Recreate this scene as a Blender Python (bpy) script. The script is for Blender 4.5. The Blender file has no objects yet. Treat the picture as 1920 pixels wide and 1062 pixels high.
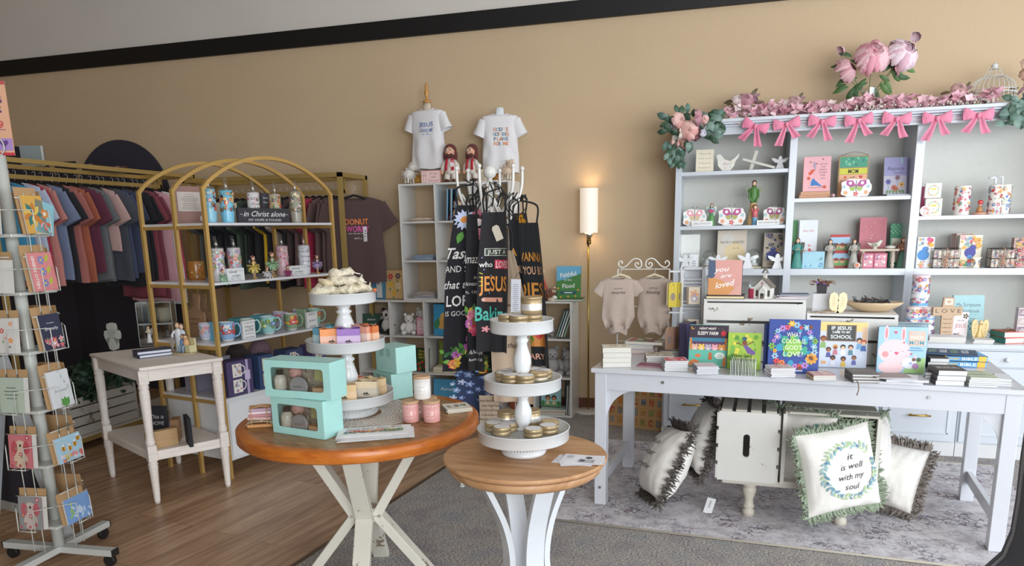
import bpy,math,random
from mathutils import Matrix,Vector,Euler,noise
SC=bpy.context.scene
COL=SC.collection
PI=math.pi
R=math.radians
EYE=Vector((0,0,1.5))
FPX,CX,CY=1377.0,960.0,720.0
YAW,PITCH,ROLL=R(16.2),R(11.8),R(-1.09)
_f=Vector((-math.sin(YAW)*math.cos(PITCH),math.cos(YAW)*math.cos(PITCH),-math.sin(PITCH)))
_r0=Vector((math.cos(YAW),math.sin(YAW),0))
_u0=_r0.cross(_f)
_r=math.cos(ROLL)*_r0+math.sin(ROLL)*_u0
_u=-math.sin(ROLL)*_r0+math.cos(ROLL)*_u0
cd=bpy.data.cameras.new('camera')
cam=bpy.data.objects.new('camera',cd)
COL.objects.link(cam)
cam.matrix_world=Matrix(((_r.x,_u.x,-_f.x,EYE.x),(_r.y,_u.y,-_f.y,EYE.y),(_r.z,_u.z,-_f.z,EYE.z),(0,0,0,1)))
cd.sensor_width=36
cd.lens=FPX/1920*36
cd.shift_y=(CY -531)/1920
cd.clip_start=.05
SC.camera=cam
SC.view_settings.view_transform='Standard'
SC.view_settings.look='None'
SC.view_settings.gamma=1
SC.view_settings.exposure=0.0
W=bpy.data.worlds.new('world')
SC.world=W
W.use_nodes=True
W.node_tree.nodes['Background'].inputs[0].default_value=(.93,.96,1,1)
W.node_tree.nodes['Background'].inputs[1].default_value=.85
def area(name,loc,target,sx,sy,power,col):
 l=bpy.data.lights.new(name,'AREA')
 l.shape='RECTANGLE'
 l.size,l.size_y,l.energy,l.color=sx,sy,power,col
 o=bpy.data.objects.new(name,l)
 COL.objects.link(o)
 o.location=loc
 o.rotation_euler=(Vector(target) -Vector(loc)).to_track_quat('-Z','Y').to_euler()
 return o
area('shop_window_light',(2.6,-2.6,1.7),(1.0,5,1.5),4.2,2.6,330,(.93,.97,1))
area('side_window_light',(4.2,2.2,1.7),(0.5,4.6,1.0),3.2,2.2,105,(.80,.90,1))
def ray(px,py):
 return _f+(px -CX)/FPX*_r -(py -CY)/FPX*_u
def atz(px,py,z):
 d=ray(px,py)
 return EYE+d*((z -EYE.z)/d.z)
def aty(px,py,Y):
 d=ray(px,py)
 return EYE+d*(Y/d.y)
def atd(px,py,dist):
 d=ray(px,py)
 return EYE+d*(dist/math.hypot(d.x,d.y))
def lin(h):
 if not isinstance(h,str):
  return h if len(h) == 4 else (*h,1)
 h=h.lstrip('#')
 if len(h) == 3:
  h=''.join(a+a for a in h)
 o=[]
 for i in (0,2,4):
  v=int(h[i:i+2],16)/255
  o.append(v/12.92 if v <= .04045 else ((v+.055)/1.055) ** 2.4)
 return (*o,1)
_M={}
def nodes(name):
 m=bpy.data.materials.new(name)
 m.use_nodes=True
 nt=m.node_tree
 return m,nt,nt.nodes['Principled BSDF'],lambda t,**k:mk(nt,t,k)
def mk(nt,t,k):
 n=nt.nodes.new(t)
 for a,b in k.items():
  if a.startswith('i_'):
   n.inputs[a[2:].replace('_',' ')].default_value=b
  else:
   setattr(n,a,b)
 return n
def mat(kind):
 if kind in _M:
  return _M[kind]
 m,nt,b,N=nodes(kind)
 L=nt.links.new
 P={'paint':(.5,0,25,.05,.02),'gloss':(.22,0,15,.03,0),'matte':(.85,0,30,.06,.1),'cloth':(.95,0,160,.14,.35),
         'metal':(.28,1,12,.06,0),'satin_metal':(.45,.55,14,.08,.02),'paper':(.7,0,60,.04,.03),'plush':(1,0,220,.3,.9),
         'leaf':(.5,0,30,.3,.15),'petal':(.8,0,50,.1,.15),'wax':(.55,0,35,.14,.25),'knit':(1,0,110,.25,1.0),
         'brushed_wood':(.6,0,10,.2,.08),'chipped_paint':(.65,0,14,.04,.06),'glow':(.6,0,10,0,0)}[kind]
 rough,metal,sc,var,bump=P
 at=N('ShaderNodeAttribute',attribute_name='Col')
 tc=N('ShaderNodeTexCoord')
 nz=N('ShaderNodeTexNoise',i_Scale=sc,i_Detail=4.0)
 L(tc.outputs['Object'],nz.inputs['Vector'])
 if kind == 'brushed_wood':
  mp=N('ShaderNodeMapping')
  mp.inputs['Scale'].default_value=(1,12,12)
  L(tc.outputs['Object'],mp.inputs[0])
  L(mp.outputs[0],nz.inputs['Vector'])
 if kind == 'knit':
  nz=N('ShaderNodeTexVoronoi',i_Scale=sc)
  L(tc.outputs['Object'],nz.inputs['Vector'])
 mr=N('ShaderNodeMapRange')
 mr.inputs['To Min'].default_value=1 -var
 mr.inputs['To Max'].default_value=1+var
 L(nz.outputs['Distance' if kind == 'knit' else 'Fac'],mr.inputs['Value'])
 mx=N('ShaderNodeVectorMath',operation='SCALE')
 L(at.outputs['Color'],mx.inputs[0])
 L(mr.outputs[0],mx.inputs['Scale'])
 src=mx.outputs[0]
 if kind == 'chipped_paint':
  n2=N('ShaderNodeTexNoise',i_Scale=9.0,i_Detail=7.0,i_Roughness=.7)
  L(tc.outputs['Object'],n2.inputs['Vector'])
  r2=N('ShaderNodeMath',operation='GREATER_THAN')
  r2.inputs[1].default_value=.63
  L(n2.outputs['Fac'],r2.inputs[0])
  m2=N('ShaderNodeMix',data_type='RGBA')
  m2.inputs[7].default_value=lin('#8a7b6a')
  L(r2.outputs[0],m2.inputs[0])
  L(src,m2.inputs[6])
  src=m2.outputs[2]
 L(src,b.inputs['Base Color'])
 b.inputs['Roughness'].default_value=rough
 b.inputs['Metallic'].default_value=metal
 if bump:
  bp=N('ShaderNodeBump',i_Strength=min(1,bump),i_Distance=.002)
  L(nz.outputs['Distance' if kind == 'knit' else 'Fac'],bp.inputs['Height'])
  L(bp.outputs[0],b.inputs['Normal'])
 if kind in ('cloth','plush','knit'):
  b.inputs['Sheen Weight'].default_value=.15
 _M[kind]=m
 return m
def clear(kind='clear'):
 if kind in _M:
  return _M[kind]
 m,nt,b,N=nodes(kind)
 L=nt.links.new
 t=N('ShaderNodeBsdfTransparent')
 t.inputs[0].default_value=(.96,.975,.97,1)
 g=N('ShaderNodeBsdfGlossy',i_Roughness=.06)
 fr=N('ShaderNodeLayerWeight',i_Blend=.35)
 mr=N('ShaderNodeMapRange')
 mr.inputs['To Min'].default_value=.07 if kind == 'clear' else .16
 mr.inputs['To Max'].default_value=.55
 L(fr.outputs['Facing'],mr.inputs[0])
 s=N('ShaderNodeMixShader')
 L(mr.outputs[0],s.inputs[0])
 L(t.outputs[0],s.inputs[1])
 L(g.outputs[0],s.inputs[2])
 L(s.outputs[0],nt.nodes['Material Output'].inputs[0])
 _M[kind]=m
 return m
def T(x=0,y=0,z=0,rx=0,ry=0,rz=0,s=1):
 return Matrix.Translation((x,y,z)) @ Euler((R(rx),R(ry),R(rz))).to_matrix().to_4x4() @ Matrix.Scale(s,4)
I4=Matrix()
class MB:
 def __init__(s):
  s.v,s.f,s.c,s.sm=[],[],[],[]
 def add(s,vs,fs,col,M=None,smooth=False):
  k=len(s.v)
  if M is None or M is I4:
   s.v.extend(tuple(p) for p in vs)
  else:
   s.v.extend(tuple(M @ Vector(p)) for p in vs)
  many=isinstance(col,list)
  c=None if many else lin(col)
  for i,f in enumerate(fs):
   s.f.append(tuple(a+k for a in f))
   s.c.append(lin(col[i]) if many else c)
   s.sm.append(smooth)
  return s
 def box(s,x0,y0,z0,x1,y1,z1,col,M=None):
  v=[(x0,y0,z0),(x1,y0,z0),(x1,y1,z0),(x0,y1,z0),(x0,y0,z1),(x1,y0,z1),(x1,y1,z1),(x0,y1,z1)]
  return s.add(v,[(0,3,2,1),(4,5,6,7),(0,1,5,4),(1,2,6,5),(2,3,7,6),(3,0,4,7)],col,M)
 def cbox(s,w,d,h,col,M=None,b=0):
  if not b:
   return s.box(-w/2,-d/2,0,w/2,d/2,h,col,M)
  v=[]
  for (z,q) in ((0,b),(b,0),(h -b,0),(h,b)):
   X,Y=w/2 -q,d/2 -q
   v += [(-X+b,-Y,z),(X -b,-Y,z),(X,-Y+b,z),(X,Y -b,z),(X -b,Y,z),(-X+b,Y,z),(-X,Y -b,z),(-X,-Y+b,z)]
  f=[tuple(range(7,-1,-1)),tuple(range(24,32))]
  for r in range(3):
   for i in range(8):
    j=(i+1) % 8
    f.append((r*8+i,r*8+j,r*8+8+j,r*8+8+i))
  return s.add(v,f,col,M)
 def lathe(s,prof,col,seg=24,M=None,smooth=True,caps=True,sy=1,a0=0,a1=None):
  v,f=[],[]
  n=seg
  for r,z in prof:
   for i in range(n):
    a=2*PI*i/n
    v.append((r*math.cos(a),r*math.sin(a)*sy,z))
  for k in range(len(prof) -1):
   for i in range(n):
    j=(i+1) % n
    f.append((k*n+i,k*n+j,k*n+n+j,k*n+n+i))
  nf=len(f)
  if caps:
   if prof[0][0] > 1e-5:
    f.append(tuple(range(n -1,-1,-1)))
   if prof[-1][0] > 1e-5:
    f.append(tuple(range((len(prof) -1)*n,len(prof)*n)))
  if isinstance(col,list):
   cc=[]
   for k in range(len(prof) -1):
    cc += [col[min(k,len(col) -1)]]*n
   cc += [col[0],col[-1]][:len(f) -nf] if len(f) -nf == 2 else [col[-1]]*(len(f) -nf)
   col=cc
  a=len(s.f)
  s.add(v,f,col,M,smooth)
  for q in range(a+nf,len(s.f)):
   s.sm[q]=False
  return s
 def cyl(s,r,h,col,M=None,seg=20,r2=None,smooth=True):
  return s.lathe([(r,0),(r if r2 is None else r2,h)],col,seg,M,smooth)
 def tube(s,pts,r,col,seg=8,M=None,closed=False,flat=None,caps=True):
  P=[Vector(p) for p in pts]
  n=len(P)
  rr=r if isinstance(r,(list,tuple)) else [r]*n
  v,f=[],[]
  up=None
  for i in range(n):
   a=P[(i -1) % n] if (closed or i > 0) else P[i]
   b=P[(i+1) % n] if (closed or i < n -1) else P[i]
   d=(b -a)
   d=d.normalized() if d.length > 1e-9 else Vector((0,0,1))
   if up is None:
    up=Vector((0,0,1)) if abs(d.z) < .9 else Vector((0,1,0))
   x=up.cross(d)
   if x.length < 1e-4:
    x=Vector((1,0,0)).cross(d)
   x.normalize()
   y=d.cross(x).normalized()
   up=y
   for k in range(seg):
    t=2*PI*(k+.5)/seg
    v.append(P[i]+x*math.cos(t)*rr[i]+y*math.sin(t)*rr[i]*(flat or 1))
  m=n if closed else n -1
  for i in range(m):
   for k in range(seg):
    l=(k+1) % seg
    a,b=i*seg,((i+1) % n)*seg
    f.append((a+k,a+l,b+l,b+k))
  if not closed and caps:
   f += [tuple(range(seg -1,-1,-1)),tuple(range((n -1)*seg,n*seg))]
  return s.add(v,f,col,M,seg > 4)
 def bar(s,a,b,w,t,col,M=None):
  a,b=Vector(a),Vector(b)
  d=(b -a).normalized()
  up=Vector((0,0,1)) if abs(d.z) < .95 else Vector((0,1,0))
  x=d.cross(up).normalized()*w/2
  y=x.cross(d).normalized()*t/2
  v=[a -x -y,a+x -y,a+x+y,a -x+y,b -x -y,b+x -y,b+x+y,b -x+y]
  return s.add(v,[(0,3,2,1),(4,5,6,7),(0,1,5,4),(1,2,6,5),(2,3,7,6),(3,0,4,7)],col,M)
 def prism(s,pts,z0,z1,col,M=None,smooth=False):
  n=len(pts)
  v=[(x,y,z0) for x,y in pts]+[(x,y,z1) for x,y in pts]
  f=[tuple(range(n -1,-1,-1)),tuple(range(n,2*n))]+[(i,(i+1) % n,n+(i+1) % n,n+i) for i in range(n)]
  return s.add(v,f,col,M,smooth)
 def ball(s,c,r,col,M=None,seg=14,rings=9):
  rx,ry,rz=(r,r,r) if not isinstance(r,(tuple,list)) else r
  prof=[(max(1e-6,math.sin(PI*k/rings)),-math.cos(PI*k/rings)) for k in range(rings+1)]
  A=Matrix.Translation(c) @ Matrix.Diagonal((rx,ry,rz,1))
  return s.lathe(prof,col,seg,(M @ A) if M else A,True,False)
 def grid(s,fn,nu,nv,col,M=None,smooth=True,closed=False):
  v=[fn(i/nu,j/nv) for j in range(nv+1) for i in range(nu+(0 if closed else 1))]
  w=nu+(0 if closed else 1)
  f=[]
  for j in range(nv):
   for i in range(nu):
    k=(i+1) % w
    f.append((j*w+i,j*w+k,(j+1)*w+k,(j+1)*w+i))
  return s.add(v,f,col,M,smooth)
def mesh(name,mb):
 me=bpy.data.meshes.new(name)
 me.from_pydata(mb.v,[],mb.f)
 at=me.color_attributes.new('Col','FLOAT_COLOR','CORNER')
 buf=[]
 for f,c in zip(mb.f,mb.c):
  buf.extend(c*len(f))
 at.data.foreach_set('color',buf)
 me.polygons.foreach_set('use_smooth',mb.sm)
 return me
def obj(name,mb,kind='paint',parent=None,label=None,bevel=0,M=None):
 me=mesh(name,mb)
 me.materials.append(kind if not isinstance(kind,str) else (clear(kind) if kind.startswith('clear') else mat(kind)))
 o=bpy.data.objects.new(name,me)
 COL.objects.link(o)
 if parent:
  o.parent=parent
 if label:
  o['label']=label
 if M:
  o.matrix_local=M
 if bevel:
  b=o.modifiers.new('b','BEVEL')
  b.width,b.segments,b.limit_method=bevel,2,'ANGLE'
  b.harden_normals=False
 return o
def tag(o,label,cat,group=None):
 o['label'],o['category']=label,cat
 if group:
  o['group']=group
 return o
def struct(name,mb,m,**k):
 o=obj(name,mb,m,**k)
 o['kind']='structure'
 return o
def thing(name,label,cat,loc=(0,0,0),rz=0,group=None,rot=None):
 o=bpy.data.objects.new(name,None)
 COL.objects.link(o)
 o.empty_display_size=.05
 o.location=loc
 o.rotation_euler=rot if rot else (0,0,R(rz))
 return tag(o,label,cat,group)
def solo(name,mb,kind,label,cat,loc=(0,0,0),rz=0,group=None,rot=None,bevel=0):
 o=obj(name,mb,kind,bevel=bevel)
 o.location=loc
 o.rotation_euler=rot if rot else (0,0,R(rz))
 return tag(o,label,cat,group)
def dup(root,loc,rz=None,label=None,group=None,rot=None,scale=None):
 r=root.copy()
 COL.objects.link(r)
 r.location=loc
 if rot:
  r.rotation_euler=rot
 elif rz is not None:
  r.rotation_euler=(0,0,R(rz))
 if scale:
  r.scale=scale if isinstance(scale,(tuple,list)) else (scale,)*3
 if label:
  r['label']=label
 if group:
  r['group']=group
 for ch in list(root.children):
  c=ch.copy()
  COL.objects.link(c)
  c.parent=r
  for g in ch.children:
   d=g.copy()
   COL.objects.link(d)
   d.parent=c
 return r
_TX={}
def glyphs(s,bold=0,shear=0):
 bold=min(bold,.018)
 k=(s,bold,shear)
 if k not in _TX:
  c=bpy.data.curves.new('t','FONT')
  c.body,c.size,c.offset,c.shear,c.align_x,c.resolution_u=s,1,bold,shear,'LEFT',2
  o=bpy.data.objects.new('t',c)
  me=bpy.data.meshes.new_from_object(o)
  v=[(p.co.x,p.co.y) for p in me.vertices]
  f=[tuple(p.vertices) for p in me.polygons]
  bpy.data.objects.remove(o)
  bpy.data.meshes.remove(me)
  bpy.data.curves.remove(c)
  _TX[k]=(v,f)
 return _TX[k]
class Art:
 def __init__(s,mb,M,w=.0004,wrap=None):
  s.mb,s.M,s.w,s.wrap=mb,M,w,wrap
 def put(s,vs,fs,col,up=True):
  if s.wrap:
   s.mb.add([s.wrap(u,v,s.w) for u,v in vs],fs,col,s.M)
  else:
   s.mb.add([(u,v,s.w) for u,v in vs],fs,col,s.M)
  if up:
   s.w += .00005
 def rect(s,u0,v0,u1,v1,col,n=1):
  vs=[(u0+(u1 -u0)*i/n,v) for v in (v0,v1) for i in range(n+1)]
  s.put(vs,[(i,i+1,n+2+i,n+1+i) for i in range(n)],col)
 def poly(s,pts,col):
  s.put(pts,[tuple(range(len(pts)))],col)
 def disc(s,u,v,r,col,n=12,ry=None,up=True):
  ry=ry or r
  s.put([(u+r*math.cos(2*PI*i/n),v+ry*math.sin(2*PI*i/n)) for i in range(n)],[tuple(range(n))],col,up)
 def flower(s,u,v,r,col,cc='#f5d060',n=5,a0=0):
  for i in range(n):
   a=a0+2*PI*i/n
   x,y=u+r*.58*math.cos(a),v+r*.58*math.sin(a)
   k=7
   q=[]
   for j in range(k):
    t=2*PI*j/k
    p,o=math.cos(t)*r*.45,math.sin(t)*r*.3
    q.append((x+p*math.cos(a) -o*math.sin(a),y+p*math.sin(a)+o*math.cos(a)))
   s.put(q,[tuple(range(k))],col,False)
  s.w += .00005
  s.disc(u,v,r*.28,cc,8)
 def leaf(s,u,v,l,ang,col,wd=.3):
  a=R(ang)
  q=[(0,0),(.3,wd*.8),(.6,wd*.8),(1,0),(.6,-wd*.8),(.3,-wd*.8)]
  s.put([(u+l*(p*math.cos(a) -o*math.sin(a)),v+l*(p*math.sin(a)+o*math.cos(a))) for p,o in q],[tuple(range(6))],col)
 def heart(s,u,v,r,col):
  q=[]
  for i in range(14):
   t=2*PI*i/14
   q.append((u+r*.062*16*math.sin(t) ** 3/1,v+r*.062*(13*math.cos(t) -5*math.cos(2*t) -2*math.cos(3*t) -math.cos(4*t))))
  s.put(q[::-1],[tuple(range(14))],col)
 def line(s,pts,wd,col):
  vs=[]
  for i,p in enumerate(pts):
   a=pts[max(0,i -1)]
   b=pts[min(len(pts) -1,i+1)]
   dx,dy=b[0] -a[0],b[1] -a[1]
   l=math.hypot(dx,dy) or 1
   vs += [(p[0] -dy/l*wd/2,p[1]+dx/l*wd/2),(p[0]+dy/l*wd/2,p[1] -dx/l*wd/2)]
  s.put(vs,[(2*i,2*i+1,2*i+3,2*i+2) for i in range(len(pts) -1)],col)
 def txt(s,t,u,v,h,col,w=None,bold=0,shear=0,rot=0,arc=None):
  vs,fs=glyphs(t,bold,shear)
  if not vs:
   return
  x0,x1=min(p[0] for p in vs),max(p[0] for p in vs)
  y0,y1=0,.7
  sy=h/(y1 -y0)
  sx=w/(x1 -x0) if w else sy
  a=R(rot)
  q=[]
  for x,y in vs:
   x,y=(x -(x0+x1)/2)*sx,(y -.35)*sy
   if arc:
    y -= arc*x*x
   q.append((u+x*math.cos(a) -y*math.sin(a),v+x*math.sin(a)+y*math.cos(a)))
  s.put(q,fs,col)
 def lines(s,rows,u,v,h,gap,col,w=None,**k):
  for i,t in enumerate(rows):
   if t:
    s.txt(t,u,v -i*gap,h,col,w if w is None or isinstance(w,(int,float)) else w[i],**k)
 def dash(s,u,v,w,n,gap,h,col,seed=1):
  rd=random.Random(seed)
  for i in range(n):
   k=w*(.6+.4*rd.random())/2
   s.rect(u -k,v -i*gap,u+k,v -i*gap+h,col)
   s.w -= .00005
 def scatter(s,u0,v0,u1,v1,n,cols,r=.006,seed=1,leafs=True):
  rd=random.Random(seed)
  for i in range(n):
   u,v=u0+(u1 -u0)*rd.random(),v0+(v1 -v0)*rd.random()
   q=r*(.6+.7*rd.random())
   u,v=max(u0+q,min(u1 -q,u)),max(v0+q,min(v1 -q,v))
   c=rd.choice(cols)
   if leafs and rd.random() < .35:
    s.leaf(u,v,q*1.1,rd.random()*180,'#7fa06a')
   elif rd.random() < .6:
    s.flower(u,v,q,c,rd.choice(['#f5d060','#fff','#d96a4a']),5,rd.random()*6)
   else:
    s.disc(u,v,q*.6,c,8)
def FR(x=0,y=0,z=0,rz=0,tilt=0):
 return T(x,y,z,0,0,rz) @ T(0,0,0,90 -tilt)
def box_art(mb,w,d,h,rz=0):
 return Art(mb,FR(0,-d/2,0))
def cylwrap(r,n=1):
 return lambda u,v,w:((r+w)*math.sin(u/r),-(r+w)*math.cos(u/r),v)
def book(name,label,w,h,t,col,loc,rz=0,lie=True,tilt=0,art=None,pages='#d9d4c9',group=None,spine=None,cat='book',hard=True,kind='paint',edge=0,spiral=None,base=None,copyof=None):
 rot=(0,0,R(rz)) if lie else (R(90 -tilt),0,0)
 if not lie:
  m=T(0,0,0,0,0,rz) @ T(0,0,0,90 -tilt)
  rot=m.to_euler()
 o=thing(name,label,cat,loc,0,group,rot)
 k=.003 if hard else .0014
 g=.003 if hard else .0012
 y0=-h/2 if lie else 0
 sp=spine or col
 if spiral:
  pg=MB()
  pg.box(-w/2,y0,.001,w/2 -g,y0+h,t -.001,pages)
  obj('pages',pg,'paper',o)
  c=MB()
  c.box(-w/2,y0,0,w/2,y0+h,.001,col)
  c.box(-w/2,y0,t -.001,w/2,y0+h,t,col)
  s=MB()
  n=int(h/.012)
  for i in range(n):
   y=y0+.008+i*(h -.016)/max(1,n -1)
   s.tube([(-w/2+.006*math.cos(a) -.001,y,t/2+(t/2+.003)*math.sin(a)) for a in [j*PI/3 for j in range(6)]],.0011,spiral,4,closed=True)
  obj('spiral_binding',s,'satin_metal',o)
 else:
  pg=MB()
  pg.box(-w/2+k,y0+g,k,w/2 -g,y0+h -g,t -k,pages)
  obj('pages',pg,'paper',o)
  c=MB()
  c.box(-w/2,y0,0,w/2,y0+h,k,base or col)
  c.box(-w/2,y0,t -k,w/2,y0+h,t,col)
  c.box(-w/2,y0,0,-w/2+k,y0+h,t,sp)
 if art:
  art(Art(c,T(0,y0,t),.0005),w,h)
 obj('cover',c,kind,o)
 return o
def hexs(*a):
 return list(a)
# ================================================================ room
WY=6.0      # the long back wall
def m_plaster(name,col,bump=.25):
 m,nt,b,N=nodes(name)
 L=nt.links.new
 tc=N('ShaderNodeTexCoord')
 n1=N('ShaderNodeTexNoise',i_Scale=46.0,i_Detail=5.0,i_Roughness=.6)
 n2=N('ShaderNodeTexNoise',i_Scale=1.3,i_Detail=3.0)
 L(tc.outputs['Object'],n1.inputs[0])
 L(tc.outputs['Object'],n2.inputs[0])
 mr=N('ShaderNodeMapRange')
 mr.inputs['To Min'].default_value,mr.inputs['To Max'].default_value=.94,1.05
 L(n2.outputs['Fac'],mr.inputs[0])
 v=N('ShaderNodeVectorMath',operation='SCALE')
 v.inputs[0].default_value=lin(col)[:3]
 L(mr.outputs[0],v.inputs['Scale'])
 L(v.outputs[0],b.inputs['Base Color'])
 bp=N('ShaderNodeBump',i_Strength=bump,i_Distance=.006)
 L(n1.outputs['Fac'],bp.inputs['Height'])
 L(bp.outputs[0],b.inputs['Normal'])
 b.inputs['Roughness'].default_value=.75
 return m
def m_ramp(N,stops):
 r=N('ShaderNodeValToRGB')
 e=r.color_ramp.elements
 while len(e) < len(stops):
  e.new(.5)
 for i,(p,c) in enumerate(stops):
  e[i].position=p
  e[i].color=lin(c)
 return r
def m_planks():
 m,nt,b,N=nodes('laminate_planks')
 L=nt.links.new
 tc=N('ShaderNodeTexCoord')
 mp=N('ShaderNodeMapping')
 d=atz(498,947,0) -atz(313,1031,0)
 mp.inputs['Rotation'].default_value=(0,0,-math.atan2(d.y,d.x))
 L(tc.outputs['Object'],mp.inputs[0])
 bk=N('ShaderNodeTexBrick',i_Scale=1.0,offset=.37)
 bk.inputs['Brick Width'].default_value=1.25
 bk.inputs['Row Height'].default_value=.15
 bk.inputs['Mortar Size'].default_value=.0011
 bk.inputs['Color1'].default_value=(.25,.25,.25,1)
 bk.inputs['Color2'].default_value=(.75,.75,.75,1)
 bk.inputs['Mortar'].default_value=(0,0,0,1)
 L(mp.outputs[0],bk.inputs[0])
 ad=N('ShaderNodeVectorMath',operation='ADD')
 L(mp.outputs[0],ad.inputs[0])
 sc=N('ShaderNodeVectorMath',operation='SCALE')
 sc.inputs['Scale'].default_value=7
 L(bk.outputs['Color'],sc.inputs[0])
 L(sc.outputs[0],ad.inputs[1])
 m2=N('ShaderNodeMapping')
 m2.inputs['Scale'].default_value=(1.2,14,14)
 L(ad.outputs[0],m2.inputs[0])
 nz=N('ShaderNodeTexNoise',i_Scale=1.6,i_Detail=7.0,i_Roughness=.62)
 L(m2.outputs[0],nz.inputs[0])
 rp=m_ramp(N,[(.28,'#94745a'),(.45,'#b89576'),(.6,'#cfae8e'),(.78,'#dcc0a0')])
 L(nz.outputs['Fac'],rp.inputs[0])
 mx=N('ShaderNodeMix',data_type='RGBA',blend_type='MULTIPLY')
 mx.inputs[0].default_value=1
 L(rp.outputs[0],mx.inputs[6])
 r2=m_ramp(N,[(0,'#6a5a50'),(.2,'#d8cfc8'),(1,'#fff')])
 L(bk.outputs['Color'],r2.inputs[0])
 L(r2.outputs[0],mx.inputs[7])
 L(mx.outputs[2],b.inputs['Base Color'])
 b.inputs['Roughness'].default_value=.36
 bp=N('ShaderNodeBump',i_Strength=.12,i_Distance=.002)
 L(nz.outputs['Fac'],bp.inputs['Height'])
 L(bp.outputs[0],b.inputs['Normal'])
 return m
def m_carpet():
 m,nt,b,N=nodes('loop_carpet')
 L=nt.links.new
 tc=N('ShaderNodeTexCoord')
 mp=N('ShaderNodeMapping')
 mp.inputs['Scale'].default_value=(1,2.2,1)
 L(tc.outputs['Object'],mp.inputs[0])
 a=N('ShaderNodeTexNoise',i_Scale=95.0,i_Detail=3.0,i_Roughness=.7)
 c=N('ShaderNodeTexNoise',i_Scale=5.0,i_Detail=4.0)
 L(mp.outputs[0],a.inputs[0])
 L(tc.outputs['Object'],c.inputs[0])
 r=m_ramp(N,[(.36,'#5b5a5b'),(.46,'#92908f'),(.55,'#c4c1be'),(.64,'#f0ebe6')])
 L(a.outputs['Fac'],r.inputs[0])
 r2=m_ramp(N,[(.35,'#dad4d8'),(.5,'#f0ebe6'),(.65,'#dcdee2')])
 L(c.outputs['Fac'],r2.inputs[0])
 mx=N('ShaderNodeMix',data_type='RGBA',blend_type='MULTIPLY')
 mx.inputs[0].default_value=1
 L(r.outputs[0],mx.inputs[6])
 L(r2.outputs[0],mx.inputs[7])
 L(mx.outputs[2],b.inputs['Base Color'])
 b.inputs['Roughness'].default_value=1
 bp=N('ShaderNodeBump',i_Strength=.7,i_Distance=.004)
 L(a.outputs['Fac'],bp.inputs['Height'])
 L(bp.outputs[0],b.inputs['Normal'])
 return m
def m_rug():
 m,nt,b,N=nodes('printed_rug')
 L=nt.links.new
 tc=N('ShaderNodeTexCoord')
 w=N('ShaderNodeTexNoise',i_Scale=9.0,i_Detail=3.0)
 L(tc.outputs['Object'],w.inputs[0])
 ad=N('ShaderNodeMix',data_type='RGBA',blend_type='LINEAR_LIGHT')
 ad.inputs[0].default_value=.09
 L(tc.outputs['Object'],ad.inputs[6])
 L(w.outputs['Color'],ad.inputs[7])
 v=N('ShaderNodeTexVoronoi',i_Scale=19.0,feature='DISTANCE_TO_EDGE')
 L(ad.outputs[2],v.inputs[0])
 v2=N('ShaderNodeTexWave',wave_type='RINGS',i_Scale=5.5,i_Distortion=16.0,i_Detail=4.0)
 v2.inputs['Detail Scale'].default_value=2.6
 L(tc.outputs['Object'],v2.inputs[0])
 big=N('ShaderNodeTexNoise',i_Scale=4.6,i_Detail=6.0,i_Roughness=.72)
 L(tc.outputs['Object'],big.inputs[0])
 r1=m_ramp(N,[(.0,'#fff'),(.035,'#fff'),(.06,'#000')])
 L(v.outputs['Distance'],r1.inputs[0])
 r2=m_ramp(N,[(.0,'#fff'),(.05,'#ddd'),(.13,'#000')])
 L(v2.outputs['Fac'],r2.inputs[0])
 mxx=N('ShaderNodeMath',operation='MAXIMUM')
 L(r1.outputs[0],mxx.inputs[0])
 L(r2.outputs[0],mxx.inputs[1])
 wr=m_ramp(N,[(.44,'#000'),(.58,'#fff')])
 L(big.outputs['Fac'],wr.inputs[0])
 mu=N('ShaderNodeMath',operation='MULTIPLY')
 L(mxx.outputs[0],mu.inputs[0])
 L(wr.outputs[0],mu.inputs[1])
 base=m_ramp(N,[(.38,'#b4adb2'),(.5,'#ccc8cc'),(.62,'#dad6da')])
 n3=N('ShaderNodeTexNoise',i_Scale=14.0,i_Detail=8.0,i_Roughness=.75)
 L(tc.outputs['Object'],n3.inputs[0])
 L(n3.outputs['Fac'],base.inputs[0])
 ink=m_ramp(N,[(.4,'#7d6c72'),(.6,'#6c6c7c')])
 L(w.outputs['Fac'],ink.inputs[0])
 fx=N('ShaderNodeMix',data_type='RGBA')
 L(mu.outputs[0],fx.inputs[0])
 L(base.outputs[0],fx.inputs[6])
 L(ink.outputs[0],fx.inputs[7])
 L(fx.outputs[2],b.inputs['Base Color'])
 b.inputs['Roughness'].default_value=1
 f=N('ShaderNodeTexNoise',i_Scale=260.0)
 L(tc.outputs['Object'],f.inputs[0])
 bp=N('ShaderNodeBump',i_Strength=.4,i_Distance=.002)
 L(f.outputs['Fac'],bp.inputs['Height'])
 L(bp.outputs[0],b.inputs['Normal'])
 return m
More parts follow.
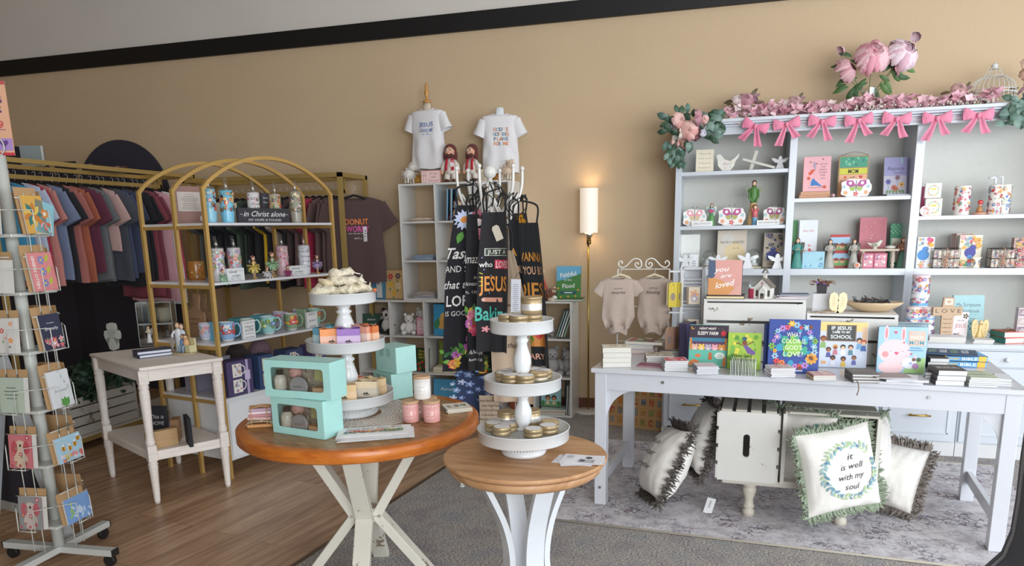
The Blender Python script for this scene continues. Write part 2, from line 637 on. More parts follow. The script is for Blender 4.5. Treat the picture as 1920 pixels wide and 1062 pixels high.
def room():
 XL,XR,YF,ZC=-8.2,6.0,-3.2,4.3
 a,b=atz(560,1055,0),atz(837,875,0)
 d=(b -a).normalized()
 p0=a -d*((a.y -YF)/d.y)
 p1=a+d*((WY -a.y)/d.y)
 mb=MB()
 mb.prism([(XL,YF),(p0.x,YF),(p1.x,WY),(XL,WY)],-.1,0,'#fff')
 struct('floor_laminate',mb,m_planks())
 mb=MB()
 mb.prism([(p0.x,YF),(XR,YF),(XR,WY),(p1.x,WY)],-.1,0,'#fff')
 struct('floor_carpet',mb,m_carpet())
 mb=MB()
 mb.bar((p0.x,YF,.0015),(p1.x,WY,.0015),.022,.005,'#6e5c4a')
 struct('trim_1',mb,'satin_metal')
 mb=MB()
 mb.box(XL,WY,-.1,XR,WY+.15,3.12,'#fff')
 struct('wall_back',mb,m_plaster('tan_plaster','#cdb493',.4))
 mb=MB()
 mb.box(XL,WY,3.12,XR,WY+.15,ZC,'#fff')
 struct('wall_upper',mb,m_plaster('grey_plaster','#dcd6ce',.12))
 mb=MB()
 z0,z1=aty(480,98,WY).z,aty(480,66,WY).z
 mb.box(XL,WY -.035,z0,aty(404,80,WY).x,WY,z1,'#0c0b0d')
 mb.box(aty(404,80,WY).x+.003,WY -.035,z0,XR,WY,z1,'#0c0b0d')
 struct('trim_2',mb,'paint',bevel=.003)
 mb=MB()
 mb.box(XL -.15,YF,-.1,XL,WY+.15,ZC,'#fff')
 struct('wall_left',mb,m_plaster('left_plaster','#a08a6c'))
 mb=MB()
 mb.box(XL,YF,ZC,XR,WY+.15,ZC+.1,'#fff')
 struct('ceiling',mb,m_plaster('ceiling_plaster','#dedad4',.1))
 mb=MB()
 mb.box(XL -.15,YF -.1,-.1,-.4,YF,ZC,'#fff')
 struct('wall_front',mb,m_plaster('front_plaster','#a89c8a',.1))
 mb=MB()
 mb.box(XL,WY -.014,0,-.42,WY,.1,'#6a3f2c')
 struct('baseboard_back',mb,'paint',bevel=.003)
 for n,(cx,ztop,rad) in enumerate([(aty(222,300,WY -.03).x,aty(222,262,WY -.03).z,.53),(aty(24,300,WY -.03).x,aty(30,274,WY -.03).z,.53)]):
  mb=MB()
  pts=[(cx+rad,0),*[(cx+rad*math.cos(t),ztop -rad+rad*math.sin(t)) for t in [PI*i/32 for i in range(33)]],(cx -rad,0)]
  mb.prism(pts,0,.022,'#34333f',M=T(0,WY -.002,0,90))
  solo('arch_panel',mb,'matte',['navy panel with a rounded top on the wall behind the clothing rail','navy rounded panel behind the sign at the very edge of the wall'][n],'wall panel')
 mb=MB()
 x0,x1=aty(24,300,WY).x+.53,aty(222,300,WY -.03).x -.53
 mb.box(x0+.005,WY -.018,0,x1 -.005,WY -.002,aty(120,300,WY).z -.02,'#2c2b36')
 solo('wall_panel',mb,'matte','flat topped dark navy wall panel between the two rounded ones','wall panel')
room()
_a,_b=atz(1024,975,.0),atz(1140,826,.0)
RUG=[(_a.x,_a.y),(1.62,3.40),(1.66,5.02),(_b.x,_b.y)]
mb=MB()
mb.prism(RUG,.0005,.010,'#fff')
o=struct_rug=obj('area_rug',mb,m_rug())
tag(o,'pale mauve distressed rug with faded oriental pattern under the white table','rug')
mb=MB()
P=[Vector((x,y,.0065)) for x,y in RUG]
for i in range(4):
 mb.tube([P[i],P[(i+1) % 4]],.006,'#b5ad9e',6)
obj('rug_binding',mb,'cloth',o,'beige stitched edge')
RZ=.010
# ================================================================ white display table
TZ=.775
def white_table():
 FLx,FRx,FY,BY=-.600,1.300,3.72,4.46
 t=thing('display_table','long white table holding rows of children\'s books over the rug','table',((FLx+FRx)/2,(FY+BY)/2 -.0,RZ),0)
 t.rotation_euler.z=math.atan2(-.175,1.85)
 Wd,D,H=1.93,.74,TZ -RZ
 c='#d2d4da'
 mb=MB()
 mb.cbox(Wd+.04,D+.03,.024,c,T(0,0,H -.024),.003)
 obj('table_top',mb,'gloss',t)
 mb=MB()
 for s in (-1,1):
  mb.box(-Wd/2+.05,s*(D/2 -.012) -.01,H -.115,Wd/2 -.05,s*(D/2 -.012)+.01,H -.024,c)
  mb.box(s*(Wd/2 -.012) -.01,-D/2+.05,H -.115,s*(Wd/2 -.012)+.01,D/2 -.05,H -.024,c)
 obj('apron',mb,'gloss',t)
 for sx in (-1,1):
  for sy in (-1,1):
   mb=MB()
   x,y=sx*(Wd/2 -.03),sy*(D/2 -.03)
   mb.cbox(.062,.062,H -.024,c,T(x,y,0),.002)
   obj('leg',mb,'gloss',t)
   mb=MB()
   r=.17
   pts=[(0,0)]+[(r -r*math.sin(a),-(r -r*math.cos(a))) for a in [PI/2*i/12 for i in range(13)]]
   M=T(x -sx*.031,y,H -.115) @ (T(0,0,0,90) if sx < 0 else T(0,0,0,90,180))
   if sx > 0:
    M=T(x -sx*.031,y,H -.115) @ Matrix.Scale(-1,4,(1,0,0)) @ T(0,0,0,90)
   mb.prism(pts,-.01,.01,c,M)
   obj('corner_bracket',mb,'gloss',t)
  mb=MB()
  x=sx*(Wd/2 -.03)
  mb.box(x -.012,-D/2+.06,.11,x+.012,D/2 -.06,.17,c)
  obj('stretcher',mb,'gloss',t)
 for x,z in ((-Wd/2+.36,H -.058),(Wd/2 -.36,H -.058),(-Wd/2+.03,.1)):
  mb=MB()
  mb.cyl(.008,.004,'#b9b9bb',T(x,-D/2 -.001,z,90),10)
  obj('bolt',mb,'metal',t)
 return t
white_table()
# ================================================================ crates on turned legs under the table
def under_crates():
 lx=.012
 Zb,H=.218,.365
 wood='#c9c5bb'
 t=thing('wooden_crate','grey white crate with its closed end and hand slot facing the room, under the table','crate',(lx+.142,3.99,Zb),-3)
 w,d=.285,.46
 for s in (-1,1):
  mb=MB()
  y=s*(d/2 -.008)
  hx,hy,hr=-.005,H*.52,.016
  zt,zb=hy+.045,hy -.045
  ring=[(hx+hr*math.cos(a),zt+hr*math.sin(a)) for a in [PI*i/8 for i in range(9)]]+[(hx+hr*math.cos(a),zb+hr*math.sin(a)) for a in [PI+PI*i/8 for i in range(9)]]
  out=[(w/2,zt),(w/2,H),(0,H),(-w/2,H),(-w/2,zt),(-w/2,zb),(-w/2,0),(0,0),(w/2,0),(w/2,zb)]
  n=len(ring)
  oi=[0,1,1,2,2,2,3,3,4,5,6,6,7,7,7,8,8,9]
  vs=[(x,y -.008,z) for x,z in ring]+[(x,y -.008,z) for x,z in out]+[(x,y+.008,z) for x,z in ring]+[(x,y+.008,z) for x,z in out]
  fs=[]
  m=len(out)
  for i in range(n):
   j=(i+1) % n
   a,b2=oi[i],oi[j]
   f1=[i,n+a]+([n+b2] if a != b2 else [])+[j]
   fs.append(tuple(f1))
   fs.append(tuple(k+n+m for k in reversed(f1)))
   fs.append((i,j,j+n+m,i+n+m))
  for i in range(m):
   j=(i+1) % m
   fs.append((n+i,n+i+n+m,n+j+n+m,n+j))
  mb.add(vs,fs,'#d6d4cf')
  obj('end_board',mb,'chipped_paint',t)
 for i in range(4):
  mb=MB()
  x=-w/2+.036+i*.071
  mb.box(x -.026,-d/2,H,x+.026,d/2,H+.012,'#bdb8ad')
  obj('slat',mb,'chipped_paint',t)
 for s in (-1,1):
  for i in range(4):
   mb=MB()
   z=.045+i*.092
   mb.box(s*(w/2),-d/2,z -.036,s*(w/2+.010),d/2,z+.036,'#cdc9c0')
   obj('side_slat',mb,'chipped_paint',t)
 t=thing('wooden_crate','whitewashed crate lying open to the front and stuffed with fringed pillows','crate',(lx+.305+.222,3.965,Zb),-3)
 w,d=.425,.42
 for s in (-1,1):
  mb=MB()
  mb.box(s*w/2 -.009,-d/2,0,s*w/2+.009,d/2,H,'#d2cfc8')
  obj('end_board',mb,'chipped_paint',t)
 for k,(zz,nn) in enumerate(((0,4),(H,4))):
  for i in range(nn):
   mb=MB()
   if k:
    y=-d/2+.05+i*.107
    mb.box(-w/2,y -.045,zz,w/2,y+.045,zz+.012,'#bab6a9')
   else:
    y=-d/2+.05+i*.107
    mb.box(-w/2+.01,y -.045,.0,w/2 -.01,y+.045,.012,'#cbc7bd')
   obj('slat',mb,'chipped_paint',t)
 for i in range(4):
  mb=MB()
  z=.045+i*.092
  mb.box(-w/2+.01,d/2 -.01,z -.036,w/2 -.01,d/2,z+.036,'#c6c2b8')
  obj('back_slat',mb,'chipped_paint',t)
 t=thing('low_bench','low cream bench on four stubby turned legs carrying the crates','bench',(.395,3.98,RZ),-3)
 mb=MB()
 mb.cbox(.72,.38,.03,'#d5cfc2',T(0,0,Zb -RZ -.0305),.003)
 obj('bench_top',mb,'paint',t)
 for x,y in ((-.222,-.15),(.222,-.15),(-.222,.15),(.222,.15)):
  mb=MB()
  mb.lathe([(.030,0),(.031,.03),(.022,.036),(.030,.05),(.030,.055),(.024,.062),(.022,.09),(.034,.13),(.036,.15),(.028,.158),(.038,.166),(.038,.178)],'#cfc7b8',14,T(x,y,0))
  obj('leg',mb,'paint',t)
under_crates()
def pillow(label,w,h,t,loc,rot,fringe,col='#e8e4de',art=None,fw=.045,seed=1,fl=1.0,n=46):
 o=thing('throw_pillow',label,'pillow',loc,0,'fringed pillows under the table',rot)
 rd=random.Random(seed)
 N=26
 def f(side):
  def g(u,v):
   a,b=u*2 -1,v*2 -1
   k=(1 -a*a) ** .42*(1 -b*b) ** .42 if abs(a) < 1 and abs(b) < 1 else 0
   X=a*w/2*(1 -.07*(1 -b*b)*0 -.05*(1 -abs(b) ** 2))
   Y=b*h/2*(1 -.05*(1 -abs(a) ** 2))
   wr=noise.noise((a*3.1+seed,b*3.1,side))*.010*(1 -k*.3)+noise.noise((a*9+seed,b*2.5,4))*.006*(1 -abs(k -.5))
   return (X,Y,side*(k*t/2+(wr if k > 0 else 0)))
  return g
 mb=MB()
 mb.grid(f(1),N,N,col)
 mb.grid(lambda u,v:f(-1)(1 -u,v),N,N,col)
 obj('cushion',mb,'cloth',o)
 if art:
  mb=MB()
  g=f(1)
  a=Art(mb,I4,.002,wrap=lambda u,v,q:(lambda p:(p[0],p[1],p[2]+q+.001))(g(u/w+.5,v/h+.5)))
  art(a,w,h)
  obj('print',mb,'cloth',o)
 mb=MB()
 g=f(1)
 for s in range(4):
  for i in range(n):
   u=(i+rd.random())/n
   e=[(u,0),(1,u),(1 -u,1),(0,1 -u)][s]
   p=Vector(g(*e))
   d=Vector([(0,-1,0),(1,0,0),(0,1,0),(-1,0,0)][s])
   q=Vector((d.y,-d.x,0))
   for j in range(3):
    L=fw*fl*(.6+.6*rd.random())
    e1=p+q*rd.uniform(-.008,.008)+d*L*.5+Vector((0,0,rd.uniform(-1,1)*fw*.5))
    e2=p+q*rd.uniform(-.018,.018)+d*L+Vector((0,0,rd.uniform(-1,1)*fw*.9))
    mb.tube([p,e1,e2],[.005,.0055,.002],fringe,3,caps=False)
 obj('fringe',mb,'plush',o)
 return o
def art_well(a,w,h):
 c='#4a4e54'
 a.txt('it',.03,.075,.03,c,.035,shear=.3)
 a.txt('is well',.03,.027,.03,c,.125,shear=.35)
 a.txt('with my',.022,-.024,.03,c,.135,shear=.35)
 a.txt('soul',.018,-.076,.03,c,.075,shear=.35)
 rd=random.Random(4)
 for i in range(40):
  t=2*PI*i/40
  if .15 < (t/2/PI+.1) % 1 < .2:
   continue
  r=.132
  u,v=.02+r*math.cos(t)*1.02,r*math.sin(t)
  for s in (-1,1):
   a.leaf(u,v,.030*rd.uniform(.7,1.2),math.degrees(t)+90+s*rd.uniform(25,60),rd.choice(['#7ba7b0','#92b6b8','#aac49c','#6f97a8','#a3c2c0','#b4cc9c']),.24)
 for i in range(8):
  t=2*PI*i/8+.3
  a.disc(.02+.13*math.cos(t),.13*math.sin(t),.007,'#6a88b0',8)
def art_leaves(a,w,h):
 rd=random.Random(9)
 for i in range(40):
  v=-.14+.28*i/40
  u=.11+.03*math.sin(i*.3)
  a.leaf(u,v,.035,90+rd.choice((-1,1))*rd.uniform(20,60),rd.choice(['#4f8f9a','#6aa3a0','#2e6d7c','#9ab98a']),.35)
def art_script(a,w,h):
 c='#55504e'
 a.txt('life is',0,.09,.03,c,.17,shear=.4,rot=0)
 a.txt('better',0,.02,.035,c,.2,shear=.4)
 a.txt('together',0,-.06,.03,c,.22,shear=.4)
def E3(rx,ry,rz):
 return (R(rx),R(ry),R(rz))
def face_rot(normal,roll=0):
 n=Vector(normal).normalized()
 up=Vector((0,0,1))
 x=up.cross(n).normalized()
 y=n.cross(x)
 m=Matrix((x,y,n)).transposed()
 return (m @ Matrix.Rotation(R(roll),3,'Z')).to_euler()
pillow('white pillow with dark fringe and script, tipped over apart from the crates',.40,.40,.22,(-.265,3.86,.262),face_rot((-.88,-.20,.44),12),'#5d5650',art=art_script,seed=3)
pillow('cream pillow with dark fringe wedged against the closed crate end',.38,.38,.18,(-.075,4.05,.36),face_rot((-.95,-.16,.22),6),'#635c57',seed=8)
pillow('smaller pillow with green fringe at the inner side of the open crate',.38,.38,.12,(.395,3.84,.385),face_rot((-.55,-.83,.05),2),'#8f9c86',art=art_leaves,seed=5,fw=.035)
pillow('big pillow with sage fringe, leafy wreath and it is well with my soul',.37,.41,.16,(.565,3.70,.335),face_rot((.34,-.92,.16),9),'#9aa791',art=art_well,seed=6,fw=.035)
pillow('plain white pillow with grey brown fringe slumped behind the open crate',.30,.34,.17,(.875,4.09,.205),face_rot((-.35,-.78,.42),-6),'#8a8078',seed=7)
pillow('green fringed pillow poking out between crate and white pillow',.22,.34,.08,(.80,3.98,.36),face_rot((.9,-.4,.1),0),'#a5b09c',seed=11,fw=.03)
mb=MB()
mb.grid(lambda u,v:((u -.5)*.045,.003*math.sin(v*3),(v -.5)*.10),2,5,'#f2f2f4',smooth=True)
a=Art(mb,FR(0,0,-.0))
a.dash(0,.03,.012,7,.007,.003,'#8a8a92')
p=atz(1330,958,RZ)
solo('paper_tag',mb,'paper','loose white pillow tag lying on the rug near the crate leg','tag',(p.x,p.y,RZ+.028),-14,rot=(R(-55),R(8),R(-10)))
# ================================================================ built-in bookcase and drawers
BF=5.60     # front plane of the shelves
CF=5.20     # front plane of the drawers
CZ=.745     # counter height
WH='#d2d7de'
XS0=-.37
ST=[aty(1483,250,BF).x,aty(1497,250,BF).x,aty(1721,240,BF).x,aty(1738,240,BF).x]
XE=2.15
ZL={'L':(1.886,1.505,1.196),'M':(1.681,1.196),'R':(1.543,1.196)}
def bookcase():
 t=thing('bookcase','tall white built-in bookcase topped with pink bows','bookcase',(0,0,CZ))
 z0,z1=0,2.20 -CZ
 mb=MB()
 mb.box(XS0,WY -.015,z0,XE,WY -.001,z1,'#cfcec6')
 obj('back_panel',mb,'paint',t)
 for x0,x1 in ((XS0,XS0+.042),(ST[0],ST[1]),(ST[2],ST[3]),(XE -.05,XE)):
  mb=MB()
  mb.box(x0,BF,z0,x1,WY -.015,z1 -.0,WH)
  obj('upright',mb,'gloss',t,bevel=.0015)
 cols={'L':(XS0+.042,ST[0]),'M':(ST[1],ST[2]),'R':(ST[3],XE -.05)}
 for k,(a,b) in cols.items():
  for i,z in enumerate(ZL[k]):
   th=.045 if z < 1.2 else .026
   mb=MB()
   mb.box(a,BF+(.0 if z < 1.2 else .012),z -th -CZ,b,WY -.015,z -CZ,WH)
   obj('shelf',mb,'gloss',t,bevel=.0015)
 zc=2.125 -CZ
 mb=MB()
 mb.box(XS0 -.0,BF -.012,zc,XE,BF+.008,z1,WH)
 for (dz,ov,th) in ((.0,.018,.016),(.052,.028,.012),(.066,.042,.014),(.080,.06,.022)):
  mb.box(XS0 -ov,BF -.012 -ov,zc+dz,XE+ov,WY -.002 if dz > .07 else BF,zc+dz+th,WH)
 obj('cornice',mb,'gloss',t,bevel=.002)
 return t
bookcase()
CT=2.125+.102     # top of the cornice
def drawers():
 xs=[XS0 -.03,.02,.52,aty(1649,780,CF).x,aty(1797,780,CF).x,1.95,2.40]
 for i in range(len(xs) -1):
  a,b=xs[i]+.002,xs[i+1] -.002
  cx=(a+b)/2
  t=thing('drawer_cabinet',['white drawer cabinet at the open end of the counter beside the puzzle boards','white drawer cabinet mostly hidden behind the crates','white drawer cabinet hidden behind the open crate','white drawer cabinet showing beside the slumped white pillow','white drawer cabinet seen through the end frame of the table','white drawer cabinet at the far end of the counter'][i],'cabinet',(cx,CF,0),0,'white drawer cabinets')
  w=b -a
  mb=MB()
  mb.box(-w/2,.02,0,w/2,WY -CF -.02,CZ -.043,WH)
  mb.box(-w/2,.012,0,w/2,.02,.09,'#dcdcdc')
  obj('cabinet_body',mb,'gloss',t)
  for (z0,z1,hd) in ((.10,.425,'bar'),(.435,.59,'knob'),(.60,.70,'knob')):
   mb=MB()
   mb.box(-w/2+.012,0,z0,w/2 -.012,.02,z1,WH)
   if hd == 'bar':
    e,q=.05,.010
    for (x0,y0,x1,y1) in ((-w/2+e,z0+e,w/2 -e,z0+e+q),(-w/2+e,z1 -e -q,w/2 -e,z1 -e),(-w/2+e,z0+e,-w/2+e+q,z1 -e),(w/2 -e -q,z0+e,w/2 -e,z1 -e)):
     mb.box(x0,-.007,y0,x1,.001,y1,WH)
   d=obj('drawer',mb,'gloss',t,bevel=.0015)
   h=MB()
   zc=(z0+z1)/2+(.0 if hd != 'bar' else .01)
   if hd == 'bar':
    h.tube([(-.066,-.030,zc),(.066,-.030,zc)],.0055,'#c9a24a',8)
    for s in (-1,1):
     h.tube([(s*.045,-.0,zc),(s*.045,-.032,zc)],.006,'#c9a24a',8)
    obj('handle',h,'metal',d,'brass bar handle')
   else:
    h.lathe([(.007,0),(.006,.012),(.015,.018),(.015,.024),(.006,.028)],'#e4e4e4',12,T(0,0,zc,90))
    obj('knob',h,'gloss',d)
 mb=MB()
 mb.box(xs[0] -.012,CF -.02,CZ -.03,xs[-1],WY -.003,CZ,WH)
 mb.box(xs[0] -.006,CF -.01,CZ -.042,xs[-1],WY -.003,CZ -.03,WH)
 solo('counter_top',mb,'gloss','long white worktop running along the wall under the bookcase','counter',bevel=.003)
drawers()
SY=5.70     # where most shelf things stand
def px(x0,y0,x1,y1,Y=SY,z=None):
 a,b=aty(x0,(y0+y1)/2,Y),aty(x1,(y0+y1)/2,Y)
 zt,zb=aty((x0+x1)/2,y0,Y).z,aty((x0+x1)/2,y1,Y).z
 if z is None:
  z=zb
 return (a.x+b.x)/2,b.x -a.x,z,max(.01,zt -z)
def slab(name,label,cat,bx,Y,z,t,col,art=None,tilt=0,rz=0,kind='paint',group=None,part=None,bev=0):
 x,w,z,h=px(*bx,Y,z)
 mb=MB()
 M=T(0,0,0,-tilt)
 mb.cbox(w,t,h,col,M,bev)
 if art:
  art(Art(mb,M @ FR(0,-t/2,0)),w,h)
 return solo(name,mb,kind,label,cat,(x,Y,z+(.001+t/2*math.sin(R(tilt)) if tilt else .0)),rz,group)
def figurine(name,label,x,Y,z,h,dress,hair,skin='#e8c3a5',top=None,wings=None,extra=None,rz=0,cat='figurine',group=None,halo=False):
 o=thing(name,label,cat,(x,Y,z),rz,group)
 r=h*.17
 mb=MB()
 mb.lathe([(r,0),(r*1.02,h*.03),(r*.86,h*.2),(r*.62,h*.42),(r*.5,h*.55)],dress,16,sy=.75)
 obj('dress',mb,'paint',o)
 mb=MB()
 mb.lathe([(r*.5,h*.54),(r*.62,h*.62),(r*.72,h*.72),(r*.6,h*.79),(r*.22,h*.82),(r*.2,h*.85)],top or dress,14,sy=.65)
 for s in (-1,1):
  mb.tube([(s*r*.66,0,h*.76),(s*r*.95,-r*.25,h*.64),(s*r*.25,-r*.75,h*.62)],[r*.22,r*.2,r*.13],top or dress,8)
  mb.ball((s*r*.18,-r*.78,h*.63),r*.15,skin)
 obj('torso',mb,'paint',o)
 mb=MB()
 mb.ball((0,-r*.05,h*.91),(r*.36,r*.38,r*.46),skin)
 obj('head',mb,'paint',o)
 mb=MB()
 mb.grid(lambda u,v:(lambda a,q:(math.cos(a)*r*.44*q,math.sin(a)*r*.46*q+r*.08,h*(.99 -.2*v)))(PI*1.15*u -PI*.075,math.sin(min(1,v*2.2+.02)*PI/2)),12,8,hair)
 mb.ball((0,r*.08,h*.935),(r*.43,r*.42,r*.42),hair)
 obj('hair',mb,'paint',o)
 if wings:
  mb=MB()
  for s in (-1,1):
   pts=[(0,0),(r*.7,r*1.0),(r*1.35,r*.9),(r*1.3,0),(r*.9,-r*1.3),(r*.3,-r*2.0)]
   M=T(0,r*.5,h*.70) @ Matrix.Scale(s,4,(1,0,0)) @ T(0,0,0,90)
   mb.prism(pts if s > 0 else pts,-.0015,.0015,wings,M)
  obj('wings',mb,'paint',o)
 if extra:
  mb=MB()
  extra(mb,r,h)
  obj('held_object',mb,'paint',o)
 return o
def bird(name,label,x,Y,z,l,col,rz=0,paint=None,group=None):
 o=thing(name,label,'ornament',(x,Y,z),rz,group)
 mb=MB()
 sp=[(-l*.5,l*.42,l*.03),(-l*.42,l*.36,l*.05),(-l*.25,l*.27,l*.10),(0,l*.24,l*.17),(l*.18,l*.30,l*.17),(l*.3,l*.44,l*.12),(l*.36,l*.52,l*.1),(l*.42,l*.5,l*.06),(l*.5,l*.47,l*.012)]
 mb.tube([(a,0,b) for a,b,c in sp],[c for a,b,c in sp],col,12)
 mb.lathe([(l*.14,0),(l*.15,l*.02),(l*.1,l*.1)],col,12)
 obj('body',mb,'paint',o)
 mb=MB()
 for s in (-1,1):
  mb.ball((l*.37,s*l*.085,l*.53),l*.018,'#333')
  mb.ball((-l*.05,s*l*.15,l*.26),(l*.2,l*.03,l*.09),paint or col)
 obj('wing',mb,'paint',o)
 return o
def cut_angel(name,label,x,Y,z,h,col='#eef0f2',rz=0,group=None):
 mb=MB()
 k=h
 pts=[(-.33,0),(.33,0),(.16,.48),(.34,.50),(.58,.70),(.62,.86),(.38,.82),(.14,.70),(.15,.80),(.1,.93),(0,1),(-.1,.93),(-.15,.80),(-.14,.70),(-.38,.82),(-.62,.86),(-.58,.70),(-.34,.50),(-.16,.48)]
 mb.prism([(a*k,b*k) for a,b in pts],-.008,.008,col,T(0,0,0,90))
 return solo(name,mb,'gloss',label,'angel ornament',(x,Y,z),rz,group,bevel=.002)
def butterfly_board(label,bx,Y,z,pal,seed=0):
 x,w,z,h=px(*bx,Y,z)
 t=thing('butterfly_plaque',label,'plaque',(x,Y,z),0,'die cut butterfly plaques on the bookcase')
 mb=MB()
 n=40
 pts=[]
 for i in range(n):
  a=2*PI*i/n
  q=1+.05*math.cos(7*a)
  pts.append((w/2*q*math.copysign(abs(math.cos(a)) ** .55,math.cos(a)),h/2+h/2*q*math.copysign(abs(math.sin(a)) ** .6,math.sin(a))))
 mb.prism(pts,-.008,.008,'#f6f3ee',T(0,0,0,90))
 a=Art(mb,FR(0,-.008,0))
 for s in (-1,1):
  a.poly([(0,h*.62),(s*w*.12,h*.93),(s*w*.33,h*.95),(s*w*.34,h*.72),(s*w*.2,h*.55)][::s],pal[0])
  a.disc(s*w*.2,h*.78,h*.09,'#fff',8)
  a.poly([(0,h*.6),(s*w*.24,h*.55),(s*w*.18,h*.36),(s*w*.06,h*.33)][::s],pal[1])
  a.flower(s*w*.34,h*.25,h*.13,pal[2],'#f3c15b')
  a.flower(s*w*.4,h*.58,h*.1,'#8fc3cf','#fff')
 a.rect(-w*.012,h*.35,w*.012,h*.9,'#5a4a58')
 a.flower(0,h*.18,h*.15,pal[3],'#f7d26a')
 obj('plaque_board',mb,'paint',t)
 mb=MB()
 for s in (-1,1):
  mb.tube([(0,-.009,h*.9),(s*w*.06,-.009,h*1.08),(s*w*.1,-.009,h*1.12)],.0012,'#777',4)
  mb.ball((s*w*.1,-.009,h*1.13),.004,'#a67')
 obj('antennae',mb,'metal',t)
 return t
def FLR(cols):
 def f(a,w,h):
  a.scatter(-w/2,0,w/2,h,int(26+w*h*2500),cols,min(w,h)*.11,seed=int(w*9999))
 return f
PINKS=['#d85a6a','#f0a0a8','#c23b52','#8fb3d9','#f2c14e','#e87f5a','#6f8fc0']
def shelf_left():
 Z=ZL['L']
 def A(a,w,h):
  for i,s in enumerate(['When life','hits you','hold your','heart']):
   a.txt(s,0,h*(.82 -.2*i),h*.07,'#a99b88',w*.7)
 slab('sign_block','cream wooden block sign with a verse starting When life','sign',(1305,281,1338,319),5.72,Z[0],.025,'#ece2c8',A,0,4)
 x,w,z,h=px(1343,290,1386,318,SY,Z[0])
 mb=MB()
 pts=[(-.5,.95),(-.42,1.02),(-.3,1.0),(-.14,.72),(.1,.6),(.3,.78),(.5,1.05),(.46,.8),(.34,.6),(.28,.3),(.1,0),(-.2,0),(-.42,.35),(-.44,.68)]
 pts=[(a*w,b*h) for a,b in pts]
 mb.prism(pts[::-1],-.012,.012,'#e9e4da',T(0,0,0,90))
 a=Art(mb,FR(0,-.012,0))
 a.scatter(-w*.3,h*.15,w*.2,h*.6,9,['#e3a8b0','#9cc4cf','#e8c98a'],.006,3)
 a.txt('Let love',-.0*w,h*.45,h*.07,'#888',w*.3)
 solo('wooden_bird',mb,'paint','cream cut out wooden bird with brown edge on the top shelf','ornament',(x,SY,Z[0]),bevel=.002)
 t=thing('wooden_cross','cream wooden cross toppled on its side by the angel','cross',(aty(1416,300,SY).x,SY,Z[0]))
 mb=MB()
 mb.bar((-.085,0,.080),(.135,-.02,.012),.026,.018,'#dcd8ce')
 obj('long_beam',mb,'paint',t,bevel=.002)
 mb=MB()
 mb.bar((-.028,.002,.002),(.008,-.004,.135),.024,.018,'#d3cec2')
 obj('cross_beam',mb,'paint',t,bevel=.002)
 x,w,z,h=px(1452,292,1474,316,SY,Z[0])
 cut_angel('angel_ornament','small white cut out angel at the end of the top shelf',x,SY,Z[0],h,rz=-6)
 butterfly_board('pale pink butterfly plaque in the corner of the second shelf',(1281,393,1324,420),SY,Z[1],['#f0a6ae','#d9c79a','#f0a070','#e86f80'])
 butterfly_board('magenta butterfly plaque between the two green figurines',(1347,390,1397,420),SY,Z[1],['#c05a94','#b9b36a','#f0906a','#d8456a'])
 butterfly_board('plum butterfly plaque beside the tall figurine and upright post',(1431,389,1473,418),SY,Z[1],['#a8487e','#b0a565','#e89070','#cc4866'])
 for bx,s,lab in (((1297,415,1336,424),'GOING LOVE YOU DO IT','thin white word sign in front of the pale butterfly plaque'),((1419,413,1461,422),'HAVE COURAGE NOT FEAR','thin white word sign in front of the plum butterfly plaque')):
  slab('word_sign',lab,'sign',bx,5.645,Z[1],.012,'#f4f4f2',lambda a,w,h:a.txt(s,0,h*.5,h*.38,'#444',w*.85))
 fg='resin figurines on the bookcase'
 figurine('figurine','green skirted figurine holding pink flowers',aty(1334,400,SY).x,SY,Z[1],.16,'#5f9c5a','#5a3a2c',top='#9bc0d0',wings='#d9dccb',group=fg,
             extra=lambda mb,r,h:[mb.ball((dx*r*.5,-r*.9,h*(.66+dz*.04)),r*.3,'#e56a86') for dx,dz in ((-1,0),(0,1),(1,0),(0,-1))])
 o=thing('figurine','tall green angel figurine standing over a child in pink and blue','figurine',(aty(1412,400,SY).x,SY+.02,Z[1]),0,fg)
 mb=MB()
 mb.lathe([(.042,0),(.040,.02),(.028,.10),(.022,.16),(.020,.19)],'#c7a876',14,sy=.7)
 obj('robe',mb,'paint',o)
 mb=MB()
 mb.lathe([(.020,.15),(.026,.17),(.024,.22),(.028,.25),(.012,.268),(.008,.275)],'#5c8a4a',14,sy=.7)
 for s in (-1,1):
  mb.tube([(s*.026,0,.25),(s*.034,-.01,.20),(s*.012,-.03,.165)],[.008,.007,.006],'#5c8a4a',8)
 obj('torso',mb,'paint',o)
 mb=MB()
 mb.ball((0,-.003,.292),(.0135,.014,.017),'#e8c3a5')
 mb.ball((.012,-.042,.125),(.013,.013,.015),'#e8c3a5')
 obj('head',mb,'paint',o)
 mb=MB()
 mb.ball((0,.004,.298),(.017,.016,.018),'#5a3326')
 mb.ball((0,.006,.275),(.015,.008,.02),'#5a3326')
 mb.ball((.012,-.038,.13),(.015,.014,.015),'#6a3526')
 obj('hair',mb,'paint',o)
 mb=MB()
 for s in (-1,1):
  mb.prism([(0,0),(.03,.022),(.062,.02),(.05,-.01),(.02,-.02)],-.001,.001,'#8f9a78',T(0,.015,.245) @ Matrix.Scale(s,4,(1,0,0)) @ T(0,0,0,90))
 obj('wings',mb,'paint',o)
 mb=MB()
 mb.lathe([(.016,0),(.017,.05),(.019,.055)],'#7db4d8',12,T(.012,-.04,0))
 obj('child_trousers',mb,'paint',o)
 mb=MB()
 mb.lathe([(.018,.052),(.019,.09),(.011,.108),(.006,.112)],'#e0737c',12,T(.012,-.04,0))
 for s in (-1,1):
  mb.tube([(.012+s*.016,-.04,.095),(.012+s*.024,-.05,.12)],.005,'#e0737c',6)
 obj('child_shirt',mb,'paint',o)
